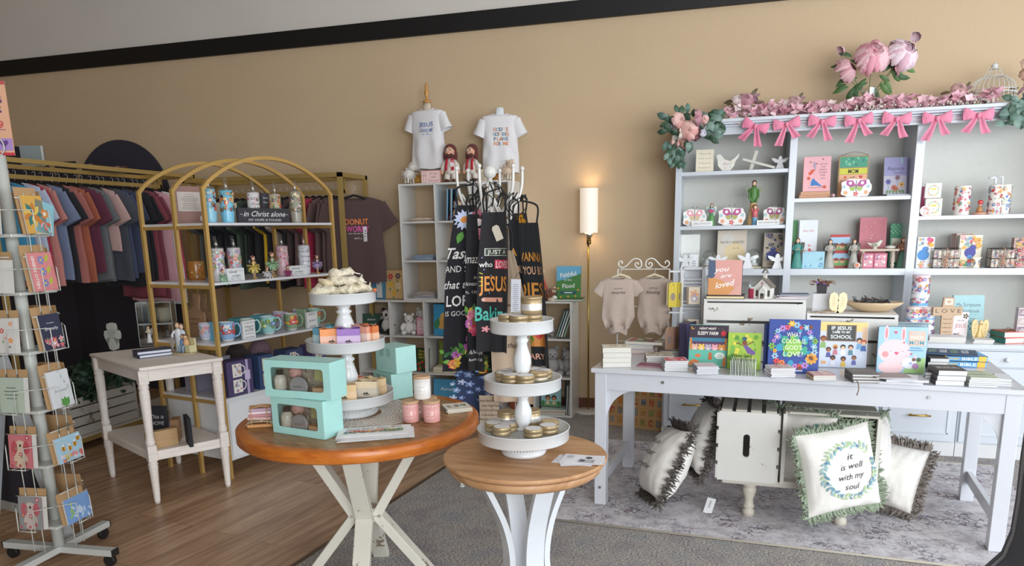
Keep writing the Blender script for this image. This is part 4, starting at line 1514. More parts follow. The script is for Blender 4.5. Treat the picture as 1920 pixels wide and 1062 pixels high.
def sbook(name,label,box,zdepth_y,t,col,art,rz=0,tilt=8,z=TZ,spine=None,pages='#f0ece4',**k):
 x0,y0,x1,y1=box
 p=atz((x0+x1)/2,zdepth_y,z)
 x,w,_,h=px(x0,y0,x1,y1,p.y)
 return book(name,label,w,h/math.cos(R(tilt)),t,col,(x,p.y,z+.001),rz,False,tilt,art,pages,spine=spine,**k)
def table_things():
 pile(4,1131,1184,690,.13,.026,['#ece4d2','#f1ecdc','#e6dcc8','#efe8d6'],lab(4,'thick cream journal','at the table corner'),rz=3,seed=1,pages='#dedbd2',art=lambda a,w,h:a.scatter(-w*.4,h*.2,w*.4,h*.8,12,['#d8a080','#b8c0a0','#e0c090'],.012,2))
 def art_red(a,w,h):
  a.rect(-w*.45,h*.08,w*.45,h*.92,'#e26a72')
  a.scatter(-w*.4,h*.1,w*.4,h*.9,12,['#f6c0c4','#fff','#c8404a'],.016,3)
 pile(6,1246,1290,697,.125,.0085,['#eceef2','#dfe2ea'],lab(6,'thin white booklet with a coral cover','before the sleepy farm book'),rz=2,seed=2,art=art_red)
 pile(6,1307,1348,703,.12,.0062,['#eceaf2','#e3e0ec'],lab(6,'thin lilac white booklet','in front of the sleepy farm book'),rz=2,seed=3,art=lambda a,w,h:[a.rect(-w*.4,h*.15,w*.4,h*.85,'#f3dfe6'),a.txt('thanks',0,h*.5,h*.12,'#c86a84',w*.6,shear=.3)])
 p=tp(1394,704)
 for i in range(16):
  mb=MB()
  mb.cbox(.003,.10,.075 if i % 3 else .072,['#cfd8d0','#eef0ee','#b9c4bc','#f2f2f0'][i % 4])
  a=Art(mb,FR(0,-.05,0))
  solo('scripture_card',mb,'paper','small green and white card packed on edge before the green book','card',(p.x -.060+i*.0078,p.y+.05 -i*.0008,TZ),-3,'cards on edge before the green book')
 def art_pk(a,w,h):
  a.rect(-w*.42,h*.1,w*.42,h*.9,'#f1d2ce')
  a.scatter(-w*.4,h*.15,w*.4,h*.85,12,['#e89a8a','#9ab8c0','#e8c080'],.01,3)
 pile(5,1445,1491,709,.115,.0088,['#efe9f0','#f3eef2'],lab(5,'small white booklet with a floral cover','before the blue colour book'),rz=1,seed=5,art=art_pk)
 pile(3,1525,1568,715,.11,.0085,['#f1e2b8','#efdcae','#cf9aa0'],lab(3,'small yellow booklet','under the school book'),rz=1,seed=6,art=art_pk)
 def art_g(a,w,h):
  a.rect(-w*.5,0,w*.5,h,'#77736f')
  a.txt('devotions',0,h*.6,h*.1,'#d8d4ce',w*.7,shear=.3)
 pile(3,1600,1650,719,.16,.0135,['#6f6b66','#77736e','#706c68'],lab(3,'grey hardback','with a ribbon marker hanging over the edge'),rz=-6,seed=7,hard=True,art=art_g)
 p=tp(1608,722)
 mb=MB()
 mb.tube([(0,.03,.014),(0,0,.012),(.001,-.018,.004),(.002,-.024,-.02),(-.004,-.026,-.045)],.0026,'#7a655a',5,flat=.3)
 solo('ribbon_marker',mb,'cloth','brown ribbon marker hanging over the table edge','ribbon',(p.x,p.y,TZ))
 for i,(dx,rz,c,hh) in enumerate(((1690,-6,'#d8d8de',.010),(1700,3,'#c9c9d0',.010),(1686,-14,'#e9e9ee',.008),(1672,9,'#9b8f8a',.004))):
  p=tp(dx,722)
  book('book',['pale grey booklet at the bottom before the bunny book','silver grey booklet second up before the bunny book','white booklet fanned out before the bunny book','brown covered leaflet lying open on top before the bunny book'][i],.19 -.01*i,.12,hh,c,(p.x,p.y+.062,TZ+.0004+[0,.0104,.0208,.0292][i]),rz,True,hard=False,pages='#d6d7de')
 def art_bk(a,w,h):
  a.rect(-w*.5,0,w*.5,h,'#4a4744')
  a.txt('BOUND BY',0,h*.62,h*.12,'#f4f4f4',w*.7)
  a.txt('BROKENNESS',0,h*.44,h*.12,'#f4f4f4',w*.8)
 pile(3,1757,1808,724,.15,.023,['#4e4b49','#575452','#4a4745'],lab(3,'thick black paperback','near the table end'),rz=-9,seed=8,art=art_bk,pages='#e6e6ea')
 pile(3,1733,1762,716,.15,.014,['#3a3836','#403e3c','#35322f'],lab(3,'black spined paperback','tucked beside the thick black ones'),rz=-26,seed=9,pages='#dcdcdc')
 def art_gw(a,w,h):
  for i in range(8):
   a.rect(-w*.45,h*(.06+i*.115),w*.45 -(i % 3)*.02,h*(.11+i*.115),['#9fae6a','#f3f3f0','#c9cfc6','#8ea85a'][i % 4])
 pile(5,1818,1868,727,.17,.0085,['#dfe4d8','#cfd8c2','#e6e8e2'],lab(5,'thin green and white striped book','at the far table end'),rz=-12,seed=10,art=art_gw)
 pile(3,1868,1895,726,.14,.011,['#e8eef4','#dfe8e8','#e6ecf2'],lab(3,'pale thin book','by the far table corner'),rz=-24,seed=12)
 p=tp(1845,695)
 def art_bib(a,w,h):
  a.rect(-w*.5,0,w*.5,h,'#7db8e6')
  a.disc(-w*.1,h*.5,h*.3,'#f2c65a',14)
  a.disc(w*.2,h*.5,h*.22,'#e8a86a',12)
 for i in range(2):
  o=book('book',['blue and yellow storybook Bible, lower of two','blue and yellow storybook Bible, upper of two'][i],.16,.25,.028,'#8fc2ea',(tp(1800,690).x,tp(1800,690).y+.10,TZ+.0004+.0285*i),86+i*4,True,art=art_bib,spine='#62a8e0')
  mb=MB()
  a=Art(mb,T(-.08,0,.014,90,0,-90),.0006)
  a.rect(-.115,-.013,-.06,.013,'#f0b840')
  a.rect(.085,-.013,.12,.013,'#f0b840')
  a.txt('STORY',-.025,0,.010,'#f6d040',.05,bold=.03)
  a.txt('BIBLE',.045,0,.014,'#f4f6fa',.07,bold=.03)
  obj('spine_title',mb,'paint',o)
 def art_nv(a,w,h):
  a.rect(-w*.5,0,w*.5,h,'#3f5672')
  for i,s in enumerate(['THE','BIBLE','RECAP','KIDS']):
   a.txt(s,0,h*(.82 -.2*i),h*.13,['#8fc08a','#e8eef2'][i % 2],w*.6,bold=.02)
 zt=pile(3,1742,1776,694,.16,.019,['#47423f','#4f4a46','#3a3633'],lab(3,'dark brown volume','behind the thick black paperbacks'),rz=-10,seed=15)
 p=tp(1782,664,TZ+.06)
 book('book','navy book with slanted title lying across the dark volumes',.16,.24,.010,'#46607f',(p.x,p.y+.02,TZ+.0605),78,True,art=art_nv)
 def sleepy(a,w,h):
  a.rect(-w*.49,0,w*.49,h,'#6ec3ae')
  a.rect(-w*.49,h*.66,w*.49,h*.99,'#3a2a3c')
  a.rect(-w*.49,h*.60,w*.49,h*.69,'#3a7f9c')
  a.rect(-w*.42,h*.36,w*.42,h*.60,'#5b3a5e')
  for i,c in enumerate(['#e6b8a0','#f3c964','#bfb0c4','#f0a7b4','#e39a4a']):
   u=w*(-.34+.17*i)
   a.disc(u,h*.45,w*.085,c,14)
   a.disc(u -w*.05,h*.52,w*.028,c,8)
   a.disc(u+w*.05,h*.52,w*.028,c,8)
   a.disc(u,h*.43,w*.03,'#f8e0d0',8)
  a.rect(-w*.47,h*.3,-w*.42,h*.68,'#d98a3a')
  a.rect(w*.42,h*.3,w*.47,h*.68,'#d98a3a')
  a.rect(-w*.49,h*.02,w*.49,h*.40,'#68c0ac')
  a.poly([(-w*.49,h*.02),(-w*.3,h*.02),(-w*.2,h*.12),(-w*.35,h*.18),(-w*.49,h*.1)],'#d9824a')
  a.poly([(w*.36,h*.02),(w*.46,h*.02),(w*.46,h*.26),(w*.4,h*.26)],'#d9824a')
  a.disc(-w*.25,h*.26,w*.08,'#e0824e',12,w*.05)
  a.disc(w*.06,h*.3,w*.05,'#c8703e',12)
  a.disc(w*.06,h*.22,w*.06,'#c8703e',12,w*.07)
  a.disc(w*.3,h*.27,w*.13,'#eef6f2',16,w*.085)
  a.dash(w*.3,h*.29,w*.16,3,h*.03,h*.01,'#7fb0a0')
  a.disc(-w*.40,h*.92,w*.04,'#f2c14e',12)
  a.disc(-w*.385,h*.93,w*.035,'#3a2a3c',12)
  a.disc(w*.38,h*.80,w*.07,'#c8303c',12)
  a.txt('NIGHT NIGHT',-w*.02,h*.91,h*.05,'#f6f2ec',w*.42,bold=.02)
  a.txt('SLEEPY FARM',-w*.02,h*.80,h*.08,'#f6f2ec',w*.52,bold=.03)
  for i in range(9):
   a.disc(w*(-.45+.1*i),h*(.95 -.03*(i % 3)),.0015,'#f2c14e',6)
 sbook('board_book','board book Night Night Sleepy Farm with sleeping animals',(1291,613,1365,690),688,.014,'#3a2a3c',sleepy,rz=-3,tilt=7,pages='#f2c9a0')
 def pur(label,x0,x1,rz):
  sbook('book',label,(x0,608,x1,690),672,.03,'#4a4468',None,rz=rz,tilt=3,spine='#4a4468',pages='#8a7a72')
 p=tp(1284,672)
 book('book','thick dark violet book standing edge on behind the sleepy farm book',.17,.205,.04,'#4c4668',(p.x+.005,p.y,TZ+.001),68,False,2,None,'#8f8076')
 def when(a,w,h):
  a.rect(-w*.49,0,w*.49,h,'#a8cc4a')
  rd=random.Random(4)
  for i in range(40):
   a.disc(w*rd.uniform(-.42,.42),h*rd.uniform(.08,.92),w*rd.uniform(.03,.09),rd.choice(['#8fc23e','#c8d84e','#6fa83a','#e0d84a','#7ab84e','#f0e050','#5f9c3e']),9)
  a.disc(w*.08,h*.6,w*.22,'#a9cc4e',16)
  a.disc(0,h*.73,w*.075,'#8a4a2c',14)
  for i in range(7):
   a.leaf(0,h*.78,h*.12,55+i*12,'#2f5f7a',.2)
  a.poly([(-w*.03,h*.64),(w*.04,h*.68),(w*.34,h*.47),(w*.3,h*.4),(w*.1,h*.44)],'#7a5aa8')
  a.line([(-w*.02,h*.64),(-w*.2,h*.72),(-w*.3,h*.70)],w*.03,'#8a4a2c')
  a.line([(w*.03,h*.66),(w*.18,h*.72),(w*.26,h*.77)],w*.03,'#8a4a2c')
  a.disc(-w*.3,h*.7,w*.05,'#f2e04a',10)
  a.txt('When God',-w*.08,h*.38,h*.09,'#1f3a1c',w*.6)
  a.txt('made You',w*.1,h*.26,h*.09,'#1f3a1c',w*.56)
 sbook('board_book','green and yellow board book When God Made You',(1364,629,1427,696),693,.014,'#b6d46a',when,rz=-3,tilt=7)
 def color(a,w,h):
  a.rect(-w*.49,0,w*.49,h,'#2f4a9c')
  rd=random.Random(8)
  for i in range(46):
   t,r=rd.uniform(0,2*PI),rd.uniform(.02,.40)
   a.disc(w*r*math.cos(t)*.95,h*.48+h*r*math.sin(t),w*rd.uniform(.04,.08),['#f0d84a','#8fcf5a','#3fae8a','#2f9cc0','#2f6fb4'][min(4,int(r*11))],9)
  for i in range(26):
   t=2*PI*i/26
   r=.40+.03*math.sin(i*2.1)
   a.flower(w*r*math.cos(t),h*.5+h*r*math.sin(t),w*rd.uniform(.04,.075),rd.choice(['#e8567a','#f0884a','#b98ad8','#f2b83e','#e84a4a','#9ac8f0','#7ab84e']),rd.choice(['#f8e08a','#7a3a2c']),6)
   a.leaf(w*r*math.cos(t+.12),h*.5+h*r*math.sin(t+.12),w*.05,math.degrees(t)+60,'#5fb85a')
  a.flower(w*.36,h*.28,w*.12,'#f0a83e','#6a3a2c',8)
  for u,v in ((.32,.86),(.34,.30),(.14,.10)):
   a.disc(w*u,h*v,w*.04,'#7a4228',10)
  a.disc(0,h*.5,w*.16,'#8fc84e',18)
  for i,(s,ww) in enumerate((('WHAT',.28),('COLOR IS',.46),("GOD'S",.34),('LOVE?',.38))):
   a.txt(s,0,h*(.72 -.12*i),h*.085,'#fdfaf0',w*ww)
  a.dash(w*.1,h*.04,w*.3,1,.01,h*.02,'#dfe4f0')
 sbook('picture_book',"blue picture book What Color Is God's Love with bright flowers",(1440,603,1536,702),700,.012,'#2b3f8c',color,rz=-2,tilt=6)
 p=tp(1438,696)
 book('picture_book',"second copy of the blue flower book, only its spine showing",.20,.235,.014,'#2f4590',(p.x+.08,p.y+.035,TZ+.001),4,False,6,None)
 def school(a,w,h):
  a.rect(-w*.49,0,w*.49,h,'#d3dcf0')
  a.rect(-w*.49,h*.8,w*.49,h,'#f0d68a')
  a.rect(w*.38,h*.55,w*.49,h*.9,'#e6c0a0')
  a.rect(-w*.36,h*.58,w*.26,h*.94,'#8a6a4a')
  a.rect(-w*.34,h*.60,w*.24,h*.92,'#3d4240')
  a.txt('IF JESUS',-w*.05,h*.87,h*.075,'#fff',w*.42,bold=.04)
  a.txt('CAME TO MY',-w*.05,h*.78,h*.05,'#fff',w*.38,bold=.03)
  a.txt('SCHOOL',-w*.05,h*.68,h*.08,'#fff',w*.44,bold=.05)
  rd=random.Random(3)
  for u,v,s,hr,cl in ((-.42,.52,1.3,'#7a3a22','#8fb86a'),(-.3,.3,1.1,'#4a2a1e','#5a5a9c'),(-.16,.36,1.1,'#e0a050','#c97a8a'),(0,.36,1.1,'#2a1c18','#f2f2f2'),(.16,.36,1.1,'#3a2820','#5a8a9c'),(.33,.5,1.2,'#3a2418','#7ab0d8'),(.42,.46,1.2,'#c8502a','#3f6ab0'),(-.2,.12,1.1,'#221a18','#e8e8f0'),(.02,.1,1.1,'#2c1c16','#e8c050'),(.24,.14,1.0,'#5a3a26','#6a6ab0')):
   a.disc(w*u,h*(v+.09*s),w*.052*s,hr,12)
   a.disc(w*u,h*(v+.07*s),w*.036*s,rd.choice(['#e8b48c','#a8683e','#8a5030','#f0c8a4']),10)
   a.poly([(w*(u -.05*s),h*(v -.07*s)),(w*(u+.05*s),h*(v -.07*s)),(w*(u+.035*s),h*(v+.03*s)),(w*(u -.035*s),h*(v+.03*s))],cl)
  a.rect(-w*.44,h*.08,-w*.34,h*.14,'#e8b070')
 sbook('picture_book','picture book If Jesus Came To My School with a blackboard',(1536,609,1626,693),690,.012,'#e6e4ea',school,rz=-2,tilt=6)
 def mom(a,w,h):
  a.rect(-w*.49,0,w*.49,h,'#a3cdec')
  a.poly([(w*.05,0),(w*.49,0),(w*.49,h*.36),(w*.3,h*.3),(w*.1,h*.14)],'#a9d08a')
  for u,v in ((-.33,.86),(.02,.84)):
   a.disc(w*u,h*v,w*.05,'#f6cfd4',14,h*.17)
   a.disc(w*u,h*v,w*.025,'#ec8f94',12,h*.12)
  a.disc(-w*.15,h*.46,w*.33,'#f7d3d6',26,h*.27)
  a.disc(-w*.2,h*.12,w*.26,'#f7d3d6',22,h*.14)
  a.disc(-w*.33,h*.4,w*.07,'#ee9a9e',14)
  a.disc(-w*.23,h*.47,w*.01,'#444',8)
  a.disc(w*.03,h*.47,w*.01,'#444',8)
  a.heart(-w*.1,h*.43,w*.045,'#e0507a')
  a.disc(w*.17,h*.22,w*.15,'#eef0f8',18,h*.12)
  a.disc(w*.2,h*.22,w*.03,'#9ab8e0',10)
  a.leaf(w*.25,h*.3,h*.12,60,'#f2c8d0',.3)
  a.leaf(w*.13,h*.32,h*.12,100,'#f2c8d0',.3)
  for u,v,r in ((-.14,.88,.04),(.2,.42,.03),(.04,.66,.025)):
   a.heart(w*u,h*v,w*r,'#d8567a')
  a.disc(w*.3,h*.16,w*.07,'#b48ab8',12)
  a.disc(w*.36,h*.3,w*.05,'#3f5a3a',10)
  a.disc(w*.26,h*.3,w*.04,'#7a4a3a',10)
  a.rect(w*.13,h*.6,w*.46,h*.92,'#f0bca6')
  a.txt('GOD',w*.295,h*.87,h*.07,'#a9cdd8',w*.2,bold=.02)
  a.txt('MADE',w*.295,h*.78,h*.07,'#e8f0ec',w*.26,bold=.02)
  a.txt('MOM',w*.295,h*.67,h*.09,'#5fa9bc',w*.3,bold=.05)
  a.dash(w*.28,h*.54,w*.34,2,h*.05,h*.02,'#6a90b8')
 sbook('picture_book','pale blue picture book God Made Mom with a pink rabbit',(1645,618,1736,703),700,.012,'#c6dcea',mom,rz=-3,tilt=6)
 for i in range(6):
  p=tp(1640+i*2.5,694 -i*2.6)
  book('picture_book','copy of the rabbit book lined up behind the first',.21,.215,.009,['#8aa0a8','#6f858f','#9db4bc'][i % 3],(p.x+.11,p.y+.012,TZ+.001),2,False,6,None,group='copies lined up behind the rabbit book',spine=['#5a6a74','#43525c'][i % 2])
 def art_cal(a,w,h):
  rd=random.Random(2)
  for i in range(5):
   for j in range(3):
    a.rect(-w*.45+i*w*.18,h*(.08+.3*j),-w*.3+i*w*.18,h*(.34+.3*j),rd.choice(['#c27a7a','#e3d9c0','#7f9a80','#b7a79a','#8a5a58']))
 p=tp(1208,664)
 book('spiral_notebook','patchwork covered spiral planner lying behind the cream journals',.22,.17,.016,'#b7aa98',(p.x+.01,p.y+.06,TZ+.058),-8,True,art=art_cal,spiral='#e8e8ea',cat='notebook')
 for i in range(2):
  book('gift_box',['pink and blue flat keepsake box under the patchwork planner, lower one','pink and blue flat keepsake box under the patchwork planner, upper one'][i],.15,.13,.027,['#d9a6a8','#b9d2e0'][i],(p.x -.02,p.y+.055,TZ+.0005+.0278*i),4 -6*i,True,cat='box',pages='#d8d0c8')
 def art_fl(a,w,h):
  a.scatter(-w*.48,0,w*.48,h,60,['#b58a8a','#d0b0a0','#9aa58c'],.009,6)
 pile(4,1212,1264,682,.14,.010,['#cdbfae','#e3d9cc'],lab(4,'small patterned taupe book','behind the open maroon card'),rz=0,seed=21,art=art_fl)
 pile(2,1238,1278,668,.13,.014,['#b8ada0','#cfc4b8'],lab(2,'taupe flowered book','by the violet book'),rz=4,seed=22,art=art_fl)
 book('greeting_card','maroon card folder lying open at an angle',.15,.10,.006,'#8c5568',(tp(1222,689).x,tp(1222,689).y+.045,TZ+.0004),-8,True,hard=False,cat='card',pages='#d9a0a8')
 Yr=4.40
 a,b=aty(1158,560,Yr),aty(1254,560,Yr)
 zt=aty(1205,505,Yr).z
 t=thing('scroll_stand','white scrolled metal stand holding two baby bodysuits','stand',((a.x+b.x)/2,Yr,TZ))
 w=(b.x -a.x)/2
 H=zt -TZ
 mb=MB()
 mb.tube([(-w,0,0),(-w,0,H),(w,0,H),(w,0,0)],.0055,'#e8e4dc',8)
 for zz in (H*.55,H*.12):
  mb.tube([(-w,0,zz),(w,0,zz)],.004,'#e8e4dc',6)
 for s in (-1,1):
  mb.tube([(s*w,-.08,.004),(s*w,.08,.004)],.006,'#e8e4dc',6)
 obj('frame',mb,'gloss',t)
 for s in (-1,1):
  mb=MB()
  pts=[]
  n=40
  for i in range(16):
   q=i/15*1.6*PI
   r=.009+.014*(1 -i/15)*0+.0012*i
   pts.append((s*(w -.022)+s*-1*r*math.cos(q+PI)*-1,0,H+.036+r*math.sin(q+PI)))
  x1,z1=w*.93,H+.03
  sp=[(s*(.028+.016*math.cos(t2)),0,H+.022+.016*math.sin(t2)) for t2 in [PI*1.7 -i*PI/8 for i in range(18)]]
  curve=[(s*.012,0,H+.02),(s*.016,0,H+.048),(s*.04,0,H+.062),(s*.065,0,H+.055),(s*.10,0,H+.02),(s*.125,0,H+.010),(s*.145,0,H+.022),(s*.146,0,H+.04),(s*.134,0,H+.048),(s*.124,0,H+.04),(s*.128,0,H+.032)]
  curve=[(x/.15*w,y,z) for x,y,z in curve]
  mb.tube(smooth(curve),.004,'#e8e4dc',6)
  c2=[(s*.016,0,H+.048),(s*.012,0,H+.02),(s*.03,0,H+.008),(s*.048,0,H+.02),(s*.046,0,H+.036),(s*.032,0,H+.036),(s*.032,0,H+.026)]
  mb.tube(smooth([(x/.15*w,y,z) for x,y,z in c2]),.004,'#e8e4dc',6)
  obj('scroll',mb,'gloss',t)
 for i,(pxx,lab_,rows,rz) in enumerate(((1162,'taupe baby bodysuit with tag and two lines of script, hanging in front',[('most wonderful',.008),('surprise',.018)],8),(1226,'taupe baby bodysuit lettered little blessing, hanging behind',[('LITTLE',.009),('blessing',.02)],-4))):
  p=aty(pxx,540,Yr -.035)
  zz=zt
  hg=MB()
  hg.tube([(0,0,.0),(0,0,.014),(.006,0,.026),(0,0,.034),(-.007,0,.028)][::-1],.0016,'#c9c9c9',5)
  hg.tube([(-.085,0,-.052),(-.05,0,-.018),(0,0,0),(.05,0,-.018),(.085,0,-.052)],[.005,.007,.008,.007,.005],'#ded3b4',8)
  solo('baby_hanger',hg,'paint',['cream baby hanger of the front bodysuit','cream baby hanger of the blessing bodysuit'][i],'hanger',(p.x,Yr -.0075,zz -.030),rz*.4)
  o=thing('baby_bodysuit',lab_,'bodysuit',(p.x+(0 if i else -.005),Yr -.03 -.03*(1 -i),zz -.045),rz)
  garment(o,w=.098,h=.30,t=.022,col='#b8a69a',sl=.075,slw=.034,seed=i+3,bottom='suit',art=lambda a,rows=rows:[a.txt(s,0,-.062 -.022*k,hh,'#4a3f3c',.08 if k else .05,shear=.3*k) for k,(s,hh) in enumerate(rows)])
 Ye=4.28
 x,w,z,h=px(1278,502,1318,670,Ye,TZ)
 t=thing('card_display','white slatted card display tower behind the dark violet book','display',(x,Ye+.04,TZ+.0005),-4)
 h=aty(1298,502,Ye).z -TZ
 mb=MB()
 for s in (-1,1):
  mb.box(s*w/2 -.008,-.04,0,s*w/2+.008,.04,h,'#e6e8ec')
 mb.box(-w/2,.03,0,w/2,.04,h,'#d5d8dc')
 mb.box(-w/2,-.04,h -.012,w/2,.04,h,'#e6e8ec')
 mb.box(-w/2,-.04,0,w/2,.04,.012,'#e6e8ec')
 obj('frame',mb,'gloss',t)
 for i in range(3):
  mb=MB()
  for k in range(3):
   zz=h*(.78 -.25*i)+k*.02
   mb.box(-w/2 -.012,-.03,zz,w/2,-.022,zz+.009,'#c9ccd2')
  obj('slat_bracket',mb,'gloss',t)
 for i in range(2):
  mb=MB()
  for k in range(4):
   mb.cbox(.062,.003,.095,['#e8d8c4','#d8c0a4','#f0e6da','#ecdccc'][k],T(-.006*k,.008*k -.026,0,0,0,-8*k))
  a=Art(mb,T(0,0,0) @ FR(0,-.0276,0))
  a.flower(0,.055,.026,'#e8b080','#b9a6c8')
  a.disc(0,.03,.018,'#b7b3cc',14)
  a.disc(0,.03,.010,'#f3ece4',12)
  solo('earring_card',mb,'paper',['bundle of printed cards on the upper hook of the tower','bundle of printed cards on the lower hook of the tower'][i],'cards',(x+.012,Ye -.016,TZ+h*(.60 -.36*i)),-4)
 p=aty(1268,560,Ye)
 t=thing('tag_rack','small clear rack hung with yellow and kraft jewellery tags','rack',(p.x,Ye+.02,TZ),0)
 mb=MB()
 h1=aty(1268,508,Ye).z -TZ
 mb.cyl(.006,h1,'#d9dde0',T(.01,.02,0),10)
 mb.cyl(.035,.006,'#d9dde0',T(.01,.02,0),18)
 mb.box(-.04,-.01,h1 -.01,.045,.04,h1,'#dfe3e6')
 mb.box(-.04,-.01,h1*.5,.045,.04,h1*.5+.008,'#dfe3e6')
 obj('frame',mb,'gloss',t)
 for k,(cc,zz,nm,hh,lb) in enumerate((('#c9b98a',h1*.62,4,.13,'kraft jewellery tag with lace print on the tag rack'),('#d8c24a',h1*.60,5,.14,'yellow jewellery tag on the upper hooks of the tag rack'),('#b9927c',h1*.10,6,.13,'brown jewellery tag on the lower hooks of the tag rack'))):
  for i in range(nm if k else 2):
   mb=MB()
   mb.prism([(-.024,0),(.024,0),(.024,hh -.014),(.014,hh),(-.014,hh),(-.024,hh -.014)],-.001,.001,cc,T(0,0,0,90))
   a=Art(mb,FR(0,-.0012,0))
   a.disc(0,hh*.42,.015,'#9a8a80',12,.022)
   a.disc(0,hh*.9,.003,'#5a4a40',8)
   solo('jewellery_tag',mb,'paper',lb,'tag',(p.x -.03+.012*i+(.012 if k == 1 else 0),Ye -.012+.009*i -.01*k,TZ+zz -.01),12+i*13+(30 if k else 0)*(i/6),'tags on the jewellery rack')
def smooth(P,n=5):
 P=[Vector(p) for p in P]
 o=[]
 for i in range(len(P) -1):
  a,b,c,d=P[max(0,i -1)],P[i],P[i+1],P[min(len(P) -1,i+2)]
  for k in range(n):
   t=k/n
   o.append(.5*((2*b)+(c -a)*t+(2*a -5*b+4*c -d)*t*t+(3*b -a -3*c+d)*t ** 3))
 o.append(P[-1])
 return o
def garment(o,w,h,t,col,sl,slw,seed=0,bottom='tee',art=None,neck=None,ang=38,inside=None,sleeve2=None,kind='cloth',fold=.5,flare=1.0,collar=True,part=None):
 neck=neck or w*.42
 nn=40
 def f(u,v):
  a=2*PI*u
  ca,sa=math.cos(a),math.sin(a)
  if v < .12:
   k=v/.12
   X=neck+(w -neck)*k
   th=t*(.45+.35*k)
   z=-(.16*w)*k ** 1.3
   z -= (1 -k)*(.35*neck if sa < 0 else .1*neck)*abs(sa) ** .6
  else:
   k=(v -.12)/.88
   X=w*(1+(flare -1)*k)*(1 -.06*math.sin(PI*min(1,k*1.4)))
   th=t*(.8+.35*k)
   z=-.16*w -(h -.16*w)*k
  x=X*math.copysign(abs(ca) ** .75,ca)
  y=th*math.copysign(abs(sa) ** .8,sa)
  g=max(0,min(1,(v -.12)*1.8))
  y += fold*g*t*.5*math.sin(x/w*7+seed*1.7+2*k)*(1 if v > .12 else 0)
  y += g*t*.3*noise.noise((x/w*3+seed,z/w*1.2,seed*.7))*(1 if sa < 0 else .6)
  z += .012*w/.2*g*math.sin(x/w*5+seed)*.5
  if bottom == 'suit' and v > .8:
   q=(v -.8)/.2
   x *= 1 -.3*q
   y += t*1.2*q*math.sin(x/w*9)
  return (x,y,z)
 mb=MB()
 mb.grid(f,nn,26,col,closed=True)
 if collar:
  mb.tube([Vector(f(i/24,0))+Vector((0,0,.001)) for i in range(24)],w*.03,col,6,closed=True)
 nm=part or 'shirt_body'
 obj(nm,mb,kind,o)
 for s in (-1,1):
  mb=MB()
  q=R(ang)
  L=sl
  n=12
  def g(u,v,s=s):
   a=2*PI*u
   r1=slw*(1.12 -.05*v)
   c=Vector((s*(w*.74+L*1.1*math.sin(q)*v),0,-.085*w -slw*.82 -L*math.cos(q)*v*.95))
   e=Vector((s*math.cos(q),0,math.sin(q)))
   wob=1+.10*math.sin(a*3+seed+v*2)
   return tuple(c+e*math.cos(a)*r1*wob+Vector((0,1,0))*math.sin(a)*t*.62*wob)
  mb.grid(g,18,8,col,closed=True)
  obj('sleeve',mb,kind,o)
 if art:
  mb=MB()
  def on(u,v,q):
   k=max(0,min(1,(-v -.16*w)/(h -.16*w)))
   X=w*(1+(flare -1)*k)*(1 -.06*math.sin(PI*min(1,k*1.4)))
   sa=math.sqrt(max(.02,1 -min(1,abs(u)/X) ** (2/.75)))
   g=max(0,min(1,(k*.88)*1.8))
   y=-t*(.8+.35*k)*sa ** .8+fold*g*t*.5*math.sin(u/w*7+seed*1.7+2*k)+g*t*.3*noise.noise((u/w*3+seed,v/w*1.2,seed*.7))
   return (u,y -q*1.5,v)
  a=Art(mb,I4,.0025,wrap=on)
  art(a)
  obj('shirt_print',mb,'paint',o)
 if bottom == 'suit':
  mb=MB()
  mb.grid(lambda u,v:(w*.62*math.cos(2*PI*u)*(1 -.1*v),-t*.3+t*1.3*math.sin(2*PI*u)+t*.3*math.sin(8*PI*u),-h*.95 -h*.14*v+.01*math.sin(6*PI*u)),30,5,col,closed=True)
  obj('leg_openings',mb,kind,o)
table_things()
# ================================================================ riser crates and what stands on them
def distressed_crate(label,xa,xb,Yf,zb,zt,d,n,rz=0):
 w=xb -xa
 t=thing('riser_crate',label,'crate',((xa+xb)/2,Yf+d/2,zb),rz)
 h=zt -zb
 c='#e4e2de'
 for s in (-1,1):
  mb=MB()
  mb.box(s*(w/2 -.008) -.008,-d/2+.01,0,s*(w/2 -.008)+.008,d/2 -.01,h -.012,c)
  obj('end_board',mb,'chipped_paint',t)
 k=(h -.012)/n
 for i in range(n):
  for s in (-1,1):
   mb=MB()
   mb.box(-w/2,s*(d/2 -.005) -.005,i*k+.006,w/2,s*(d/2 -.005)+.005,(i+1)*k -.009,c)
   obj('slat',mb,'chipped_paint',t,bevel=.001)
 for i in range(3):
  mb=MB()
  mb.box(-w/2,-d/2+d*i/3+.002,h -.012,w/2,-d/2+d*(i+1)/3 -.002,h,c)
  obj('top_board',mb,'chipped_paint',t)
 return t
